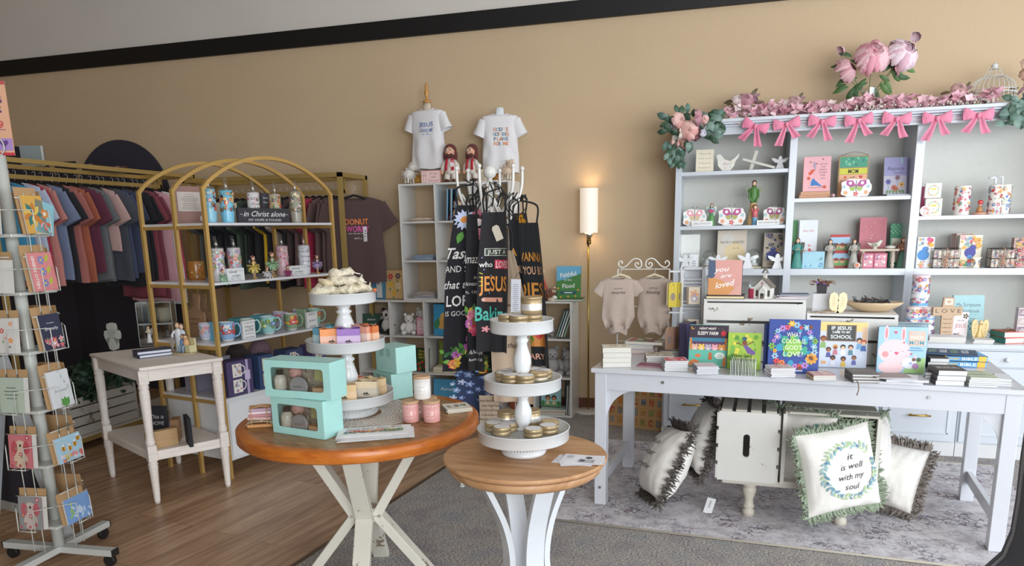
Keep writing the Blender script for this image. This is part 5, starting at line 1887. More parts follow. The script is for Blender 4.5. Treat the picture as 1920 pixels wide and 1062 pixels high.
def risers():
 Yf=4.13
 z1=aty(1420,562,Yf).z
 xa,xb=aty(1321,600,Yf).x,aty(1512,600,Yf).x
 distressed_crate('tall distressed white slatted crate in the middle of the table',xa,xb,Yf,TZ,z1,.27,3,-3)
 z2=aty(1600,586,Yf).z -.01
 xc,xd=aty(1517,610,Yf).x,aty(1687,610,Yf).x
 distressed_crate('lower distressed white crate carrying the wooden bowl',xc,xd,Yf -.005,TZ,z2,.29,2,-5)
 def loved(a,w,h):
  a.rect(-w*.49,0,w*.49,h,'#e0a49a')
  a.poly([(-w*.49,h*.5),(-w*.35,h*.46),(-w*.28,h*.6),(-w*.3,h),(-w*.49,h)],'#51607c')
  a.poly([(-w*.49,0),(w*.3,0),(w*.49,h*.14),(w*.3,h*.2),(-w*.1,h*.42),(-w*.32,h*.5),(-w*.49,h*.46)],'#dc9a5e')
  a.poly([(w*.1,0),(w*.49,0),(w*.49,h*.3),(w*.32,h*.22)],'#e3ab9c')
  a.txt('you',-w*.12,h*.74,h*.14,'#fbf6f2',w*.46,shear=.35,rot=6,bold=.012)
  a.txt('are',w*.02,h*.56,h*.10,'#fbf6f2',w*.32,shear=.35,rot=6,bold=.012)
  a.txt('loved',0,h*.32,h*.17,'#fbf6f2',w*.6,shear=.4,rot=12,bold=.012)
 p=aty(1360,552,Yf+.05)
 x,w,_,h=px(1330,486,1394,551,Yf+.05)
 o=book('book','navy spined book lying flat beneath the You are loved book',.20,.15,.018,'#3f3c42',(x+.0,Yf+.08,z1+.0005),-2,True,pages='#efd9ac')
 book('book','standing book You are loved in peach, pink and ochre',w,h,.024,'#3b4560',(x -.005,Yf+.05,z1+.0195),-3,False,4,loved,spine='#3b4560')
 mb=MB()
 mb.lathe([(.018,0),(.018,.05),(.019,.052)],'#b03a54',16)
 mb.lathe([(.018,.052),(.018,.062)],'#cfe0e4',16)
 solo('glass_candle',mb,'gloss','red glass candle next to the little white church','candle',(aty(1410,540,Yf+.08).x,Yf+.08,z1+.0005))
 mb=MB()
 mb.box(-.03,-.001,0,.03,.001,.085,'#e6eef2')
 solo('acrylic_panel',mb,'clear2','clear upright acrylic sheet between the book and candle','sign holder',(aty(1398,540,Yf+.12).x,Yf+.14,z1+.0005),30)
 x,w,_,h=px(1414,520,1453,557,Yf+.04)
 t=thing('church_house','little whitewashed wooden church with a brown roof','ornament',(x,Yf+.075,z1+.0005),-22)
 mb=MB()
 W2,Hh=.045,.062
 mb.prism([(-W2,0),(W2,0),(W2,Hh),(0,Hh+.045),(-W2,Hh)],-.03,.03,'#dcdad4',T(0,0,0,90))
 mb.prism([(-.018,0),(.018,0),(.018,.045),(0,.066),(-.018,.045)],.0,.02,'#e4e2dc',T(.008,-.03,0,90))
 mb.box(-.001,-.0515,.002,.017,-.0500,.03,'#3f3a36')
 for xx in (-.027,.036):
  mb.box(xx -.006,-.0312,.012,xx+.006,-.0300,.045,'#4a4540')
 obj('walls',mb,'chipped_paint',t)
 mb=MB()
 for s in (-1,1):
  mb.bar((s*.0,0,Hh+.048),(s*(W2+.008),0,Hh -.003),.068,.005,'#7d766c')
 obj('roof',mb,'chipped_paint',t)
 mb=MB()
 mb.box(-.008,.0,Hh+.04,.008,.016,Hh+.075,'#dcdad4')
 mb.bar((0,.008,Hh+.10),(-.016,.008,Hh+.072),.022,.003,'#7d766c')
 mb.bar((0,.008,Hh+.10),(.016,.008,Hh+.072),.022,.003,'#7d766c')
 mb.box(-.0012,-.032,Hh+.0,.0012,-.0305,Hh+.03,'#b0706a')
 mb.box(-.008,-.032,Hh+.017,.008,-.0305,Hh+.020,'#b0706a')
 obj('steeple',mb,'chipped_paint',t)
 for i,(c,rz,hh) in enumerate((('#e6dcec',-4,.006),('#e8c8d8',6,.005),('#8fa8bc',-12,.006),('#5f6a88',2,.005))):
  p=aty(1485,557,Yf+.05)
  book('booklet',['pale lilac booklet at the bottom beside the church','pink booklet second up beside the church','grey blue booklet third up beside the church','slate blue booklet on top beside the church'][i],.15,.11,hh,c,(p.x+.004*i,Yf+.09,z1+.0005+.0064*i),rz,True,hard=False)
 x,w,_,h=px(1525,543,1562,584,Yf+.03)
 h=.085
 mb=MB()
 mb.cbox(.085,.085,.095,'#dcdde0',b=.002)
 solo('white_cube_box',mb,'paint','plain white box under the dark pot on the low crate','box',(x+.005,Yf+.15,z2+.0005),-8)
 t=thing('dried_flower_pot','glossy black square pot with purple and brown dried flowers','plant pot',(x+.004,Yf+.15,z2+.096),-8)
 mb=MB()
 mb.lathe([(.033,0),(.038,.042),(.039,.045)],'#4a474a',4,T(0,0,0,0,0,45),smooth=False)
 obj('pot',mb,'gloss',t)
 mb=MB()
 rd=random.Random(4)
 for i in range(46):
  a,r=rd.uniform(0,2*PI),rd.uniform(.0,.04)
  c=rd.choice(['#8a6aa8','#7a5240','#6a4434','#a88a6a','#5f3f6a'])
  M=T(r*math.cos(a),r*math.sin(a),.046+rd.uniform(0,.016),rd.uniform(-50,50),rd.uniform(-50,50),rd.uniform(0,360))
  mb.prism([(0,0),(.01,.008),(.02,.004),(.026,0),(.02,-.004),(.01,-.008)],0,.0008,c,M)
 for s in (-1,1):
  for i in range(5):
   mb.tube([(0,0,.05),(s*.04,-.01*i,.055+.004*i),(s*(.06+.01*rd.random()),-.012*i,.045+.006*i)],.0013,'#8a5f46',4)
 obj('dried_flowers',mb,'leaf',t)
 wx=aty(1560,583,Yf+.02)
 t=thing('angel_figurine','cream angel wing pair standing before the wooden bowl','figurine',(wx.x+.03,Yf+.05,z2+.0005),0,'yellow angel wing figurines')
 for s in (-1,1):
  mb=MB()
  w,h=.11,.13
  pts=[(-.08,0),(.04,.2),(-.02,.62),(.04,.9),(.2,1),(.36,.9),(.40,.6),(.36,.25),(.2,.02)]
  mb.prism([(a*w,b*h*.85) for a,b in pts],-.010,.010,'#e6d3a4',Matrix.Scale(s,4,(1,0,0)) @ T(0,0,0,90))
  Art(mb,FR(s*w*.19,-.0105,0)).dash(0,h*.62,w*.2,5,h*.08,h*.015,'#b8955c',4)
  obj('wing',mb,'gloss',t)
 bx=aty(1640,578,Yf+.08)
 t=thing('wooden_bowl','oval wooden dough bowl filled with dark bundled necklaces','bowl',(bx.x,Yf+.13,z2+.0005),-6)
 mb=MB()
 mb.lathe([(.35,0),(.62,.12),(.9,.34),(1,.5),(.97,.51),(.86,.36),(.6,.17),(.001,.10)],'#cdb493',30,Matrix.Diagonal((.145,.09,.105,1)))
 obj('bowl',mb,'brushed_wood',t)
 for i in range(26):
  a,r=rd.uniform(0,2*PI),rd.uniform(.0,.72)
  M=T(.125*r*math.cos(a),.075*r*math.sin(a),.040+.008*rd.random()+.012*(1 -r),rd.uniform(-20,20),rd.uniform(-25,25),rd.uniform(0,180))
  mb=MB()
  mb.cbox(.05,.016,.010,rd.choice(['#3a3634','#4e4a48','#6a5f58','#2e2c2c','#5a6870']),M,.003)
  mb.tube([M @ Vector((.02,0,.006)),M @ Vector((.035,.01,.012)),M @ Vector((.04,-.01,.004))],.0015,'#2a2624',4)
  solo('bundled_necklace',mb,'paint','small dark bundled necklace heaped in the wooden bowl','necklace',(bx.x,Yf+.13,z2+.002),0,'bundled necklaces in the wooden bowl')
 mb=MB()
 for i in range(5):
  mb.box(-.05,-.03,0,.05,.03,.002,['#c9b7a0','#e8ded0','#9a8270','#e6d8c4','#b8a48e'][i],T(.01*i,0,.0026*i,0,0,i*17))
 solo('fanned_cards',mb,'paper','fanned brown and cream cards at the edge of the low crate','cards',(aty(1535,580,Yf).x+.02,Yf+.045,z2+.0005),0)
 for i in range(3):
  p=aty(1693,615 -5*i,Yf+.02)
  mb=MB()
  mb.cbox(.05,.03,.022,'#5fc0dc',b=.006)
  mb.cbox(.012,.032,.024,'#e8f6fa',T(0,0,0),b=.002)
  q=aty(1697,632,4.1)
  solo('wrapped_bundle',mb,'gloss',['turquoise wrapped bundle beside the tins, lowest','turquoise wrapped bundle beside the tins, middle','turquoise wrapped bundle beside the tins, highest'][i],'bundle',(xd+.02,Yf -.01,TZ+.0005+.085+.0+.0245*i),10+14*i)
 mb=MB()
 mb.cbox(.09,.08,.084,'#e9ebee',b=.003)
 solo('white_cube_box',mb,'paint','white block hidden behind the rabbit book under the turquoise bundles','box',(xd+.03,Yf,TZ+.0005),8)
risers()
# ================================================================ cube shelves by the wall
QF=5.68
QP=.314
def cube_unit(label,x0,z0,nc=3,nr=3):
 t=thing('cube_shelf',label,'shelf',(x0,QF,z0))
 w,h,d,k=nc*QP,nr*QP,.30,.015
 for i in range(nc+1):
  mb=MB()
  e=i in (0,nc)
  mb.box(i*QP -(0 if i == 0 else k/2 if not e else k),0,0,i*QP+(k if i == 0 else k/2 if not e else 0),d,h,'#e2e0dc')
  obj('upright',mb,'gloss',t)
 for j in range(nr+1):
  for i in range(nc):
   mb=MB()
   z=j*QP if j < nr else h -k
   mb.box(i*QP+k*.75,.002,z,(i+1)*QP -k*.75,d,z+k,'#dedcd8')
   obj('shelf',mb,'gloss',t)
 return t
QX0=aty(1072,700,QF).x -6*QP
QXT=aty(749,400,QF).x
QZ=3*QP
cube_unit('white cube shelf on the floor nearest the clothes rails',QX0,0)
cube_unit('white cube shelf on the floor nearest the lamp',QX0+3*QP+.001,0)
cube_unit('upper white cube shelf stacked on the two floor units',QXT,QZ+.001)
QT=2*QZ+.001
def folded(label,x,Y,z,n,cols,w=.2,seed=1):
 rd=random.Random(seed)
 for i in range(n):
  mb=MB()
  c=cols[i % len(cols)]
  def f(u,v):
   a,b=u*2 -1,v*2 -1
   k=(1 -a ** 6)*(1 -b ** 6)
   return (a*w/2,b*.12,.012*i+.014*k+.006*noise.noise((a*3+i,b*3,seed))*k+.0005)
  mb.grid(f,12,10,c)
  mb.grid(lambda u,v:((1 -2*u)*w/2,(2*v -1)*.12,.012*i+.0004),4,4,c)
  for k in range(7):
   u,v=rd.uniform(-.35,.35)*w,rd.uniform(-.1,.08)
   mb.tube([(u,v,.012*i+.016),(u+.03,v+.01,.012*i+.018)],.004,rd.choice(cols),4,flat=.3)
  solo('folded_shirt',mb,'cloth',lab(n,'folded shirt',label)[i],'shirt',(x,Y,z),rd.uniform(-6,6))
def cubepos(c,r,unit='low'):
 return ((QX0 if unit == 'low' else QXT)+c*QP+.015,(r*QP if unit == 'low' else QZ+r*QP)+.0165)
def plush(name,label,x,Y,z,h,col,rz=0,dark=None,kind='plush',lying=False,cat='plush toy',group=None):
 o=thing(name,label,cat,(x,Y,z),rz,group)
 mb=MB()
 k=h/.2
 mb.ball((0,0,.06*k),(.055*k,.05*k,.06*k),col)
 mb.ball((0,-.01*k,.145*k),(.045*k,.042*k,.042*k),col)
 obj('body',mb,kind,o)
 for s in (-1,1):
  mb=MB()
  mb.ball((s*.036*k,0,.185*k),(.016*k,.01*k,.016*k),dark or col)
  obj('ear',mb,kind,o)
  mb=MB()
  mb.tube([(s*.045*k,-.01*k,.10*k),(s*.065*k,-.03*k,.07*k),(s*.06*k,-.05*k,.04*k)],[.018*k,.02*k,.016*k],dark or col,8)
  obj('arm',mb,kind,o)
  mb=MB()
  mb.tube([(s*.035*k,-.03*k,.025*k),(s*.05*k,-.075*k,.022*k),(s*.05*k,-.085*k,.03*k)],[.022*k,.022*k,.018*k],dark or col,8)
  obj('leg',mb,kind,o)
 mb=MB()
 for s in (-1,1):
  if dark:
   mb.ball((s*.017*k,-.045*k,.150*k),(.011*k,.008*k,.013*k),dark)
  mb.ball((s*.015*k,-.052*k,.150*k),.004*k,'#111')
 mb.ball((0,-.052*k,.134*k),(.007*k,.005*k,.005*k),'#333')
 obj('face',mb,'gloss',o)
 return o
def cube_things():
 Y=QF+.12
 x,z=cubepos(0,2,'up')
 folded('in the top outer cube',x+.16,Y,z,2,['#e8c9c4','#f0e2c8','#d9a8b8','#e8b870'],seed=2)
 x,z=cubepos(0,1,'up')
 folded('of pale blue ones in the middle outer cube',x+.16,Y,z,3,['#a9bcd4','#dfe6ee','#8fa6c4'],seed=3)
 x,z=cubepos(0,0,'up')
 folded('of white ones in the lower outer cube',x+.16,Y,z,4,['#e6e4e6','#d5d3d8','#f0ece8','#b8a49a'],seed=4)
 x,z=cubepos(1,1,'up')
 folded('of ivory ones in the middle cube behind the aprons',x+.16,Y,z,2,['#e8e4dc','#d8d0c4'],seed=5)
 x,z=cubepos(1,2,'up')
 def dk(a,w,h):
  a.disc(.0,h*.6,w*.3,'#2a1c18',14,h*.28)
  a.disc(.0,h*.52,w*.2,'#e8b48c',14,h*.18)
  a.disc(.0,h*.15,w*.35,'#d8456a',12)
 for i in range(3):
  book('picture_book',['blue picture book with a dark haired child, first of the leaning three','plain blue picture book between two others in the top cube','blue picture book at the side of the top cube'][i],.2,.25,.010,['#3f9cc8','#4aa6d0','#3a90bc'][i],(x+.06+.028*(2 -i),QF+.10,z+.001),[-62,-70,-74][i],False,3,dk if i == 0 else None)
 plush('rag_doll','floppy rag doll with brown feet beside the blue books',x+.155,QF+.07,z,.17,'#e8c6a8',-10,'#5a2a2e','cloth',cat='doll')
 x,z=cubepos(0,2)
 def gl(a,w,h):
  a.scatter(-w*.3,h*.1,w*.3,h*.5,14,['#dfe8d8','#9fb89a'],.012,3)
  a.txt('bless',0,h*.7,h*.1,'#e8efe2',w*.5,shear=.3)
 book('book','dark green book with white sprigs beside the pandas',.15,.17,.015,'#24453a',(x+.08,QF+.10,z+.001),14,False,6,gl)
 plush('plush_panda','black and white plush panda sitting upright',x+.225,QF+.12,z,.22,'#eceae6',-10,'#1c1c1e')
 plush('plush_panda','second panda half hidden behind the dark green book',x+.13,QF+.20,z,.15,'#eceae6',10,'#1c1c1e')
 x,z=cubepos(1,2)
 plush('plush_lamb','white plush lamb with a round face',x+.12,QF+.10,z,.18,'#f0eeea',15)
 plush('plush_lamb','white plush lamb leaning on the pink book',x+.195,QF+.20,z,.22,'#e9e6e2',-20)
 def pk(a,w,h):
  a.rect(-w*.4,h*.08,w*.4,h*.92,'#e8b8c8')
  a.rect(-w*.32,h*.3,w*.32,h*.8,'#f3dfe2')
  a.lines(['The','Story','Bible'],0,h*.7,h*.06,h*.13,'#8a5a6a',w*.4)
 book('book','pink book with a lettered panel beside the lambs',.085,.15,.02,'#d890aa',(x+.25,QF+.06,z+.001),-4,False,4,pk)
 x,z=cubepos(2,2)
 def oc(a,w,h):
  a.rect(-w/2,0,w/2,h,'#3f9ac8')
  a.disc(.0,h*.4,w*.33,'#d8a85a',14)
  a.disc(.02,h*.62,w*.2,'#e0b468',12)
  a.leaf(-w*.4,h*.2,h*.4,70,'#3f8a5a')
 for i in range(3):
  book('picture_book',['bright blue picture book with a golden animal','teal picture book behind the golden animal one','navy picture book deepest in the cube by the aprons'][i],.15,.26,.012,['#2f7fb0','#2f9a9a','#34507c'][i],(x+.125,QF+.05+.03*i,z+.001),-8,False,3,oc if i == 0 else None)
 x,z=cubepos(5,2)
 for i in range(4):
  book('picture_book',['green book leaning outermost','white book second in the leaning row','pale blue book third in the leaning row','dark teal book innermost in the leaning row'][i]+' near the lamp',.18,.22,.010,['#5a9a7a','#e8ecec','#9fc4cc','#3f6a70'][i],(x+.22 -.02*i,QF+.10,z+.012),0,False,0,None).rotation_euler=face_rot((-.93,-.2,.32),0)
 plush('plush_bear','grey plush bear in the upper cube next to the lamp',x+.07,QF+.16,z,.15,'#b9b5b2',10)
 x,z=cubepos(5,1)
 plush('plush_elephant','grey plush elephant in the middle cube next to the lamp',x+.11,QF+.11,z,.24,'#aaa6a6',20)
 plush('plush_elephant','smaller grey plush elephant against the cube\'s side',x+.235,QF+.17,z,.22,'#b4b0b0',-20)
 x,z=cubepos(5,0)
 def wolf(a,w,h):
  a.rect(-w/2,0,w/2,h,'#9cc8cc')
  a.lines(['INSIDE','OUT','WOLF'],0,h*.88,h*.08,h*.12,'#f4f6f2',w*.5)
  a.rect(-w/2,0,w/2,h*.2,'#6a9a6a')
  for s in (-1,1):
   a.disc(s*w*.16,h*.34,w*.13,'#3a241c',12)
   a.disc(s*w*.16,h*.31,w*.09,'#c88a5e',12)
   a.poly([(s*w*.16 -w*.12,h*.08),(s*w*.16+w*.12,h*.08),(s*w*.16,h*.26)],'#e0c8a0')
   a.leaf(s*w*.4,0,h*.25,90,'#3f7a4a')
 book('picture_book','pale teal picture book with two children standing in the bottom cube',.17,.21,.012,'#8fbcc0',(x+.10,QF+.12,z+.045),-4,False,6,wolf)
 for i in range(3):
  book('picture_book',lab(3,'flat picture book','under the pale teal one')[i],.22,.16,.012,['#e2ded4','#b9845a','#c9d4cc'][i],(x+.13,QF+.10,z+.0005+.0125*i),3*i,True)
 for i in range(3):
  book('picture_book',['grey upright book furthest from the wolf title','white upright book in the bottom cube','slate upright book in the bottom cube'][i],.18,.24,.012,['#8a9498','#dcdedc','#5f6a74'][i],(x+.245,QF+.12+.0*i,z+.001),-66 -i*4,False,2).location.x += .014*(1 -i)
 x,z=cubepos(1,1)
 def rt(a,w,h):
  a.rect(-w/2,0,w/2,h,'#2f4a2c')
  a.lines(['THE','VINE AND','VINE'],0,h*.85,h*.09,h*.13,'#e8d24a',w*.6,bold=.02)
  for u,v in ((-.25,.3),(.2,.2),(0,.4),(.3,.42),(-.2,.1)):
   a.disc(w*u,h*v,w*.12,'#c83a34',10)
   a.leaf(w*u,h*v,w*.2,60,'#6aa04a')
 book('picture_book','dark green picture book with red fruit in the middle row',.13,.20,.014,'#2a4028',(x+.245,QF+.06,z+.001),-4,False,5,rt)
 x,z=cubepos(2,1)
 for i in range(3):
  book('picture_book',lab(3,'yellow and cream picture book','behind the daisy apron hem')[i],.2,.18,.015,['#e8d8a8','#d9c9a0','#f0e6cc'][i],(x+.14,QF+.11,z+.0005+.0155*i),2*i,True)
 def yb(a,w,h):
  a.rect(-w/2,0,w/2,h,'#7a8f3a')
  a.flower(0,h*.5,w*.3,'#f0c040','#8a4a2c',9)
 book('picture_book','olive picture book with a sunflower behind the daisy apron',.16,.2,.012,'#6a7f34',(x+.12,QF+.16,z+.048),-10,False,6,yb)
 x,z=cubepos(2,0)
 def am(a,w,h):
  a.rect(-w/2,0,w/2,h,'#4f9cc4')
  a.txt('Amen',0,h*.62,h*.13,'#f2f6f8',w*.5)
  for s in (-1,1):
   a.disc(s*w*.16,h*.16,w*.13,'#2a1c18',14)
   a.disc(s*w*.16,h*.08,w*.11,'#a86a44',14)
 book('picture_book','blue Amen picture book with two children in the lowest row',.26,.22,.012,'#3f8ab4',(x+.15,QF+.06,z+.03),-2,False,5,am)
 folded('under the Amen book',x+.15,QF+.12,z,2,['#d9cfc4','#c4b8ac'],.22,seed=8)
 for c,r,col in ((3,0,'#7a3a34'),(4,0,'#b8552e'),(3,1,'#5a4a3f'),(4,1,'#8f8a84')):
  x,z=cubepos(c,r)
  for i in range(3):
   book('picture_book',['first','second','third'][i]+' upright book in the %s cube of the %s row behind the candle stand' % (['fourth','fifth'][c -3],['bottom','middle'][r]),.2,.24,.014,[col,'#dcd8d0','#4f5a64'][(i+r) % 3],(x+.08+.06*i,QF+.14,z+.001),-60,False,2)
 def sc(a,w,h):
  a.rect(w*.05,h*.05,w*.45,h*.95,'#eef0ee')
  a.rect(-w*.45,h*.05,w*.0,h*.95,'#5f9cc0')
  a.scatter(w*.06,h*.1,w*.44,h*.9,10,['#9a8a7a','#5f7f9c'],.01,3)
 slab('game_box','blue and white box standing on the floor unit beside the flower book','box',(692,507,722,557),QF+.12,QZ,.04,'#4a86a8',sc,0,-12)
 def fl(a,w,h):
  for u,v,c in ((-.22,.78,'#d84a5a'),(.22,.8,'#6a5a6a'),(-.2,.5,'#f0c84a'),(.24,.45,'#f0e0c0'),(0,.2,'#f0c050')):
   a.flower(w*u,h*v,w*.17,c,'#e8b050',6)
   a.leaf(w*u,h*(v -.1),w*.2,250,'#7fa06a')
 x,w,_,h=px(723,508,757,557,QF+.1,QZ)
 book('book','tan flower patterned book beside the upper cube shelf',w,h,.02,'#e6bd86',(x -.01,QF+.12,QZ+.002),-6,False,6,fl)
 def ff(a,w,h):
  a.rect(-w/2,0,w/2,h,'#4f8a4a')
  a.poly([(-w/2,h*.55),(-w*.1,h*.62),(w/2,h*.78),(w/2,h),(-w/2,h)],'#6fb4d6')
  a.txt('Faithful',-w*.02,h*.76,h*.13,'#f6f6ee',w*.66,rot=8,bold=.015)
  a.txt('in the',-w*.02,h*.60,h*.07,'#f6f6ee',w*.3)
  a.txt('Flood',0,h*.42,h*.13,'#f6f6ee',w*.5,rot=4,bold=.015)
  a.rect(-w*.34,h*.17,w*.34,h*.26,'#2f5f6a')
  a.dash(0,h*.2,w*.5,1,.01,h*.03,'#f0f0e8')
  for u,v in ((-.3,.08),(0,.1),(.3,.12),(-.42,.34),(.4,.3)):
   a.flower(w*u,h*v,w*.05,'#f0b04a')
 x,w,_,h=px(1045,500,1091,557,QF+.13,QZ)
 book('picture_book','green and blue picture book Faithful in the Flood',w,h,.012,'#4a7f44',(x -.01,QF+.13,QZ+.002),-2,False,7,ff)
 book('picture_book','green book lying beneath Faithful in the Flood',.24,.18,.018,'#3f6a3c',(x,QF+.11,QZ+.0005),2,True)
 o=thing('snow_globe','small snow globe with a white animal by the Flood book','snow globe',(aty(1036,556,QF+.05).x,QF+.05,QZ))
 mb=MB()
 mb.lathe([(.04,0),(.042,.012),(.034,.03)],'#d9c8b0',16)
 mb.ball((.02,-.02,.03),(.02,.018,.016),'#eeeae4')
 obj('globe_base',mb,'paint',o)
 mb=MB()
 mb.ball((0,0,.075),.048,'#fff',seg=20,rings=12)
 obj('globe_glass',mb,'clear',o)
 mb=MB()
 mb.ball((0,0,.06),(.016,.014,.03),'#d8a05a')
 obj('globe_scene',mb,'paint',o)
 o=thing('gnome_figure','white bearded gnome in patterned robe on the floor unit','figurine',(aty(1013,556,QF+.1).x,QF+.12,QZ))
 mb=MB()
 mb.lathe([(.06,0),(.055,.1),(.03,.18)],'#c8503c',16)
 mb.ball((.03,-.03,.09),.02,'#e8a04a')
 mb.ball((-.03,-.035,.06),.018,'#5a8a5a')
 obj('robe',mb,'cloth',o)
 mb=MB()
 mb.ball((0,-.025,.16),(.035,.03,.06),'#eeeae6')
 obj('beard',mb,'plush',o)
 mb=MB()
 mb.ball((0,0,.205),(.03,.028,.028),'#e8bca0')
 mb.lathe([(.036,.215),(.03,.235),(.012,.27),(.002,.285)],'#e9c9a8',14)
 obj('head',mb,'paint',o)
 mb=MB()
 mb.ball((0,0,.05),.05,'#7a4a36')
 solo('felt_ball',mb,'plush','brown felt ball beside the bearded gnome','ball',(aty(1028,550,QF -.0).x,QF+.07,QZ+.0))
cube_things()
def tops():
 Y=QF+.15
 for i,(pxx,ptop,phem,lab_,tl,rz) in enumerate(((801,207,318,"child's torso form with wooden finial wearing a white Jesus Loves Me tee",None,-6),(937,216,326,"child's torso form with a plain white neck wearing a white Big Plans tee",None,12))):
  p=aty(pxx,ptop,Y)
  zh=aty(pxx,phem,Y).z
  H=p.z -zh
  t=thing('torso_form',lab_.split(' wearing')[0],'torso form',(p.x,Y,QT),rz)
  mb=MB()
  mb.lathe([(.09,0),(.09,.01),(.02,.016),(.012,.02),(.012,zh -QT+.06)],'#d8c8a8',18)
  obj('stand_base',mb,'paint',t)
  mb=MB()
  zs=p.z -QT
  mb.lathe([(.06,zs -H*.9),(.085,zs -H*.6),(.09,zs -H*.25),(.07,zs -.06),(.04,zs -.01),(.032,zs+.02),(.03,zs+.055),(.0,zs+.06)],'#dfe6ea' if i else '#d9cdb8',20,sy=.46)
  obj('torso',mb,'cloth',t)
  if not i:
   mb=MB()
   z=zs+.056
   mb.lathe([(.034,z),(.034,z+.014),(.014,z+.024),(.010,z+.04),(.018,z+.07),(.020,z+.085),(.010,z+.11),(.014,z+.12),(.010,z+.14),(.001,z+.16)],'#c9924e',16)
   obj('finial',mb,'gloss',t)
  o=thing('kids_tshirt',['white kids tee lettered Jesus Loves Me on the form with a finial',"white kids tee lettered God's Got Big Plans For Me"][i],'tshirt',(p.x,Y,p.z+.012),rz)
  def art0(a):
   a.txt('JESUS',.012,-.13,.032,'#6f86b4',.125,bold=.03,arc=-2.0)
   a.txt('LOVES ME',.012,-.175,.026,'#6f86b4',.12,bold=.02,arc=-2.0)
   a.dash(.01,-.205,.1,1,.01,.005,'#8a94b4')
  def art1(a):
   for k,s in enumerate(("GOD'S",'GOT BIG','PLANS','FOR ME')):
    n=len(s)
    for q,ch in enumerate(s):
     if ch != ' ':
      a.txt(ch,-.048+.12*(q+.5)/n,-.125 -.036*k,.026,['#d8784a','#7aa0b4','#4a6a78','#e09a6a'][(q+k) % 4],bold=.02)
  garment(o,w=.145,h=H+.012,t=.06,col='#e8e6e8',sl=.13,slw=.055,seed=3+i,art=[art0,art1][i],ang=24,fold=.25,neck=.055,flare=1.02)
 for i,(pxx,rz) in enumerate(((844,6),(884,-14))):
  p=aty(pxx,337,QF+.06)
  h=aty(pxx,265,QF+.06).z -QT
  o=thing('crochet_doll',['bearded crochet doll in white robe with a tagged red sash','bearded crochet doll in white robe turned toward the other'][i],'doll',(p.x,QF+.08,QT),rz)
  k=h/.34
  def B(nm,parts,kd='knit'):
   mb=MB()
   for q in parts:
    mb.ball(tuple(c*k for c in q[0]),tuple(c*k for c in q[1]),q[2])
   obj(nm,mb,kd,o)
  mb=MB()
  mb.lathe([(.045*k,.07*k),(.05*k,.11*k),(.042*k,.16*k),(.022*k,.205*k)],'#e6ddd2',16,sy=.75)
  for s in (-1,1):
   mb.tube([(s*.024*k,0,.09*k),(s*.032*k,0,.05*k),(s*.032*k,-.004,.02*k)],[.024*k,.026*k,.024*k],'#e6ddd2',10)
   mb.tube([(s*.03*k,0,.185*k),(s*.062*k,-.005,.14*k),(s*.072*k,-.012,.10*k)],[.018*k,.02*k,.016*k],'#e6ddd2',9)
  obj('robe',mb,'knit',o)
  for s in (-1,1):
   B('hand',[((s*.074,-.014,.088),(.015,.014,.017),'#dba98a')])
   B('shoe',[((s*.033,-.015,.016),(.024,.034,.016),'#5a2f28')])
  B('head',[((0,0,.255),(.046,.044,.05),'#dba98a')])
  B('hair',[((0,.012,.268),(.056,.046,.056),'#6a3630'),((-.045,.008,.225),(.018,.026,.05),'#6a3630'),((.045,.008,.225),(.018,.026,.05),'#6a3630')])
  B('beard',[((0,-.028,.222),(.036,.024,.024),'#5a2e2a'),((0,-.047,.238),(.011,.008,.007),'#e8b8a0')])
  B('face',[((s*.018,-.040,.268),(.009,.006,.009),c) for s in (-1,1) for c in ('#f2ece6',)]+[((s*.018,-.046,.268),(.005,.003,.005),'#2a1c1c') for s in (-1,1)],'gloss')
  mb=MB()
  for s in (-1,1):
   mb.tube([(s*.02*k,.012,.208*k),(s*.024*k,-.032*k,.19*k),(s*.028*k,-.044*k,.14*k),(s*.03*k,-.045*k,.10*k)],.013*k,'#c42a3c',6,flat=.35)
  obj('sash',mb,'knit',o)
  if not i:
   mb=MB()
   mb.cbox(.03,.002,.045,'#f0dfe6',T(.03*k,-.055*k,.13*k,0,-14))
   mb.cbox(.03,.0025,.012,'#e0707a',T(.03*k -.0,-.056*k,.165*k,0,-14))
   obj('price_tag',mb,'paper',o)
 for i,(pxx,yb,yt,c) in enumerate(((766,340,300,'#e2ddd6'),(948,333,294,'#dfc9b0'))):
  p=aty(pxx,yb,QF+.06)
  h=aty(pxx,yt,QF+.06).z -aty(pxx,yb,QF+.06).z
  o=thing('woolly_sheep',['curly white toy sheep at the outer end of the upper shelf','curly cream toy sheep behind the coat rack tips'][i],'sheep',(p.x,QF+.08,QT),[60,-20][i])
  k=h/.18
  mb=MB()
  rd=random.Random(i)
  mb.ball((0,0,.085*k),(.06*k,.04*k,.042*k),c)
  mb.ball((.045*k,0,.145*k),(.032*k,.028*k,.03*k),c)
  for q in range(90):
   a,b=rd.uniform(0,2*PI),rd.uniform(-1,1)
   r=math.sqrt(1 -b*b)
   hd=q < 32
   C=Vector((.045*k,0,.148*k)) if hd else Vector((0,0,.088*k))
   S=(.034,.03,.032) if hd else (.062,.042,.044)
   n=Vector((math.cos(a)*r*S[0]*k,math.sin(a)*r*S[1]*k,b*S[2]*k))
   P=C+n
   d=n.normalized()
   e=d.orthogonal().normalized()
   mb.tube([P+e*.006*math.cos(t)+d.cross(e)*.006*math.sin(t)+d*.002*t for t in (0,1.4,2.8,4.2,5.6)],.0022,c,4)
  obj('fleece',mb,'plush',o)
  for x_,y_ in ((-.03,-.02),(-.03,.02),(.03,-.02),(.03,.02)):
   mb=MB()
   mb.lathe([(.010*k,0),(.009*k,.01*k),(.008*k,.055*k)],['#4a3a34','#e6dcd0'],8,T(x_*k,y_*k,0))
   obj('leg',mb,'paint',o)
  mb=MB()
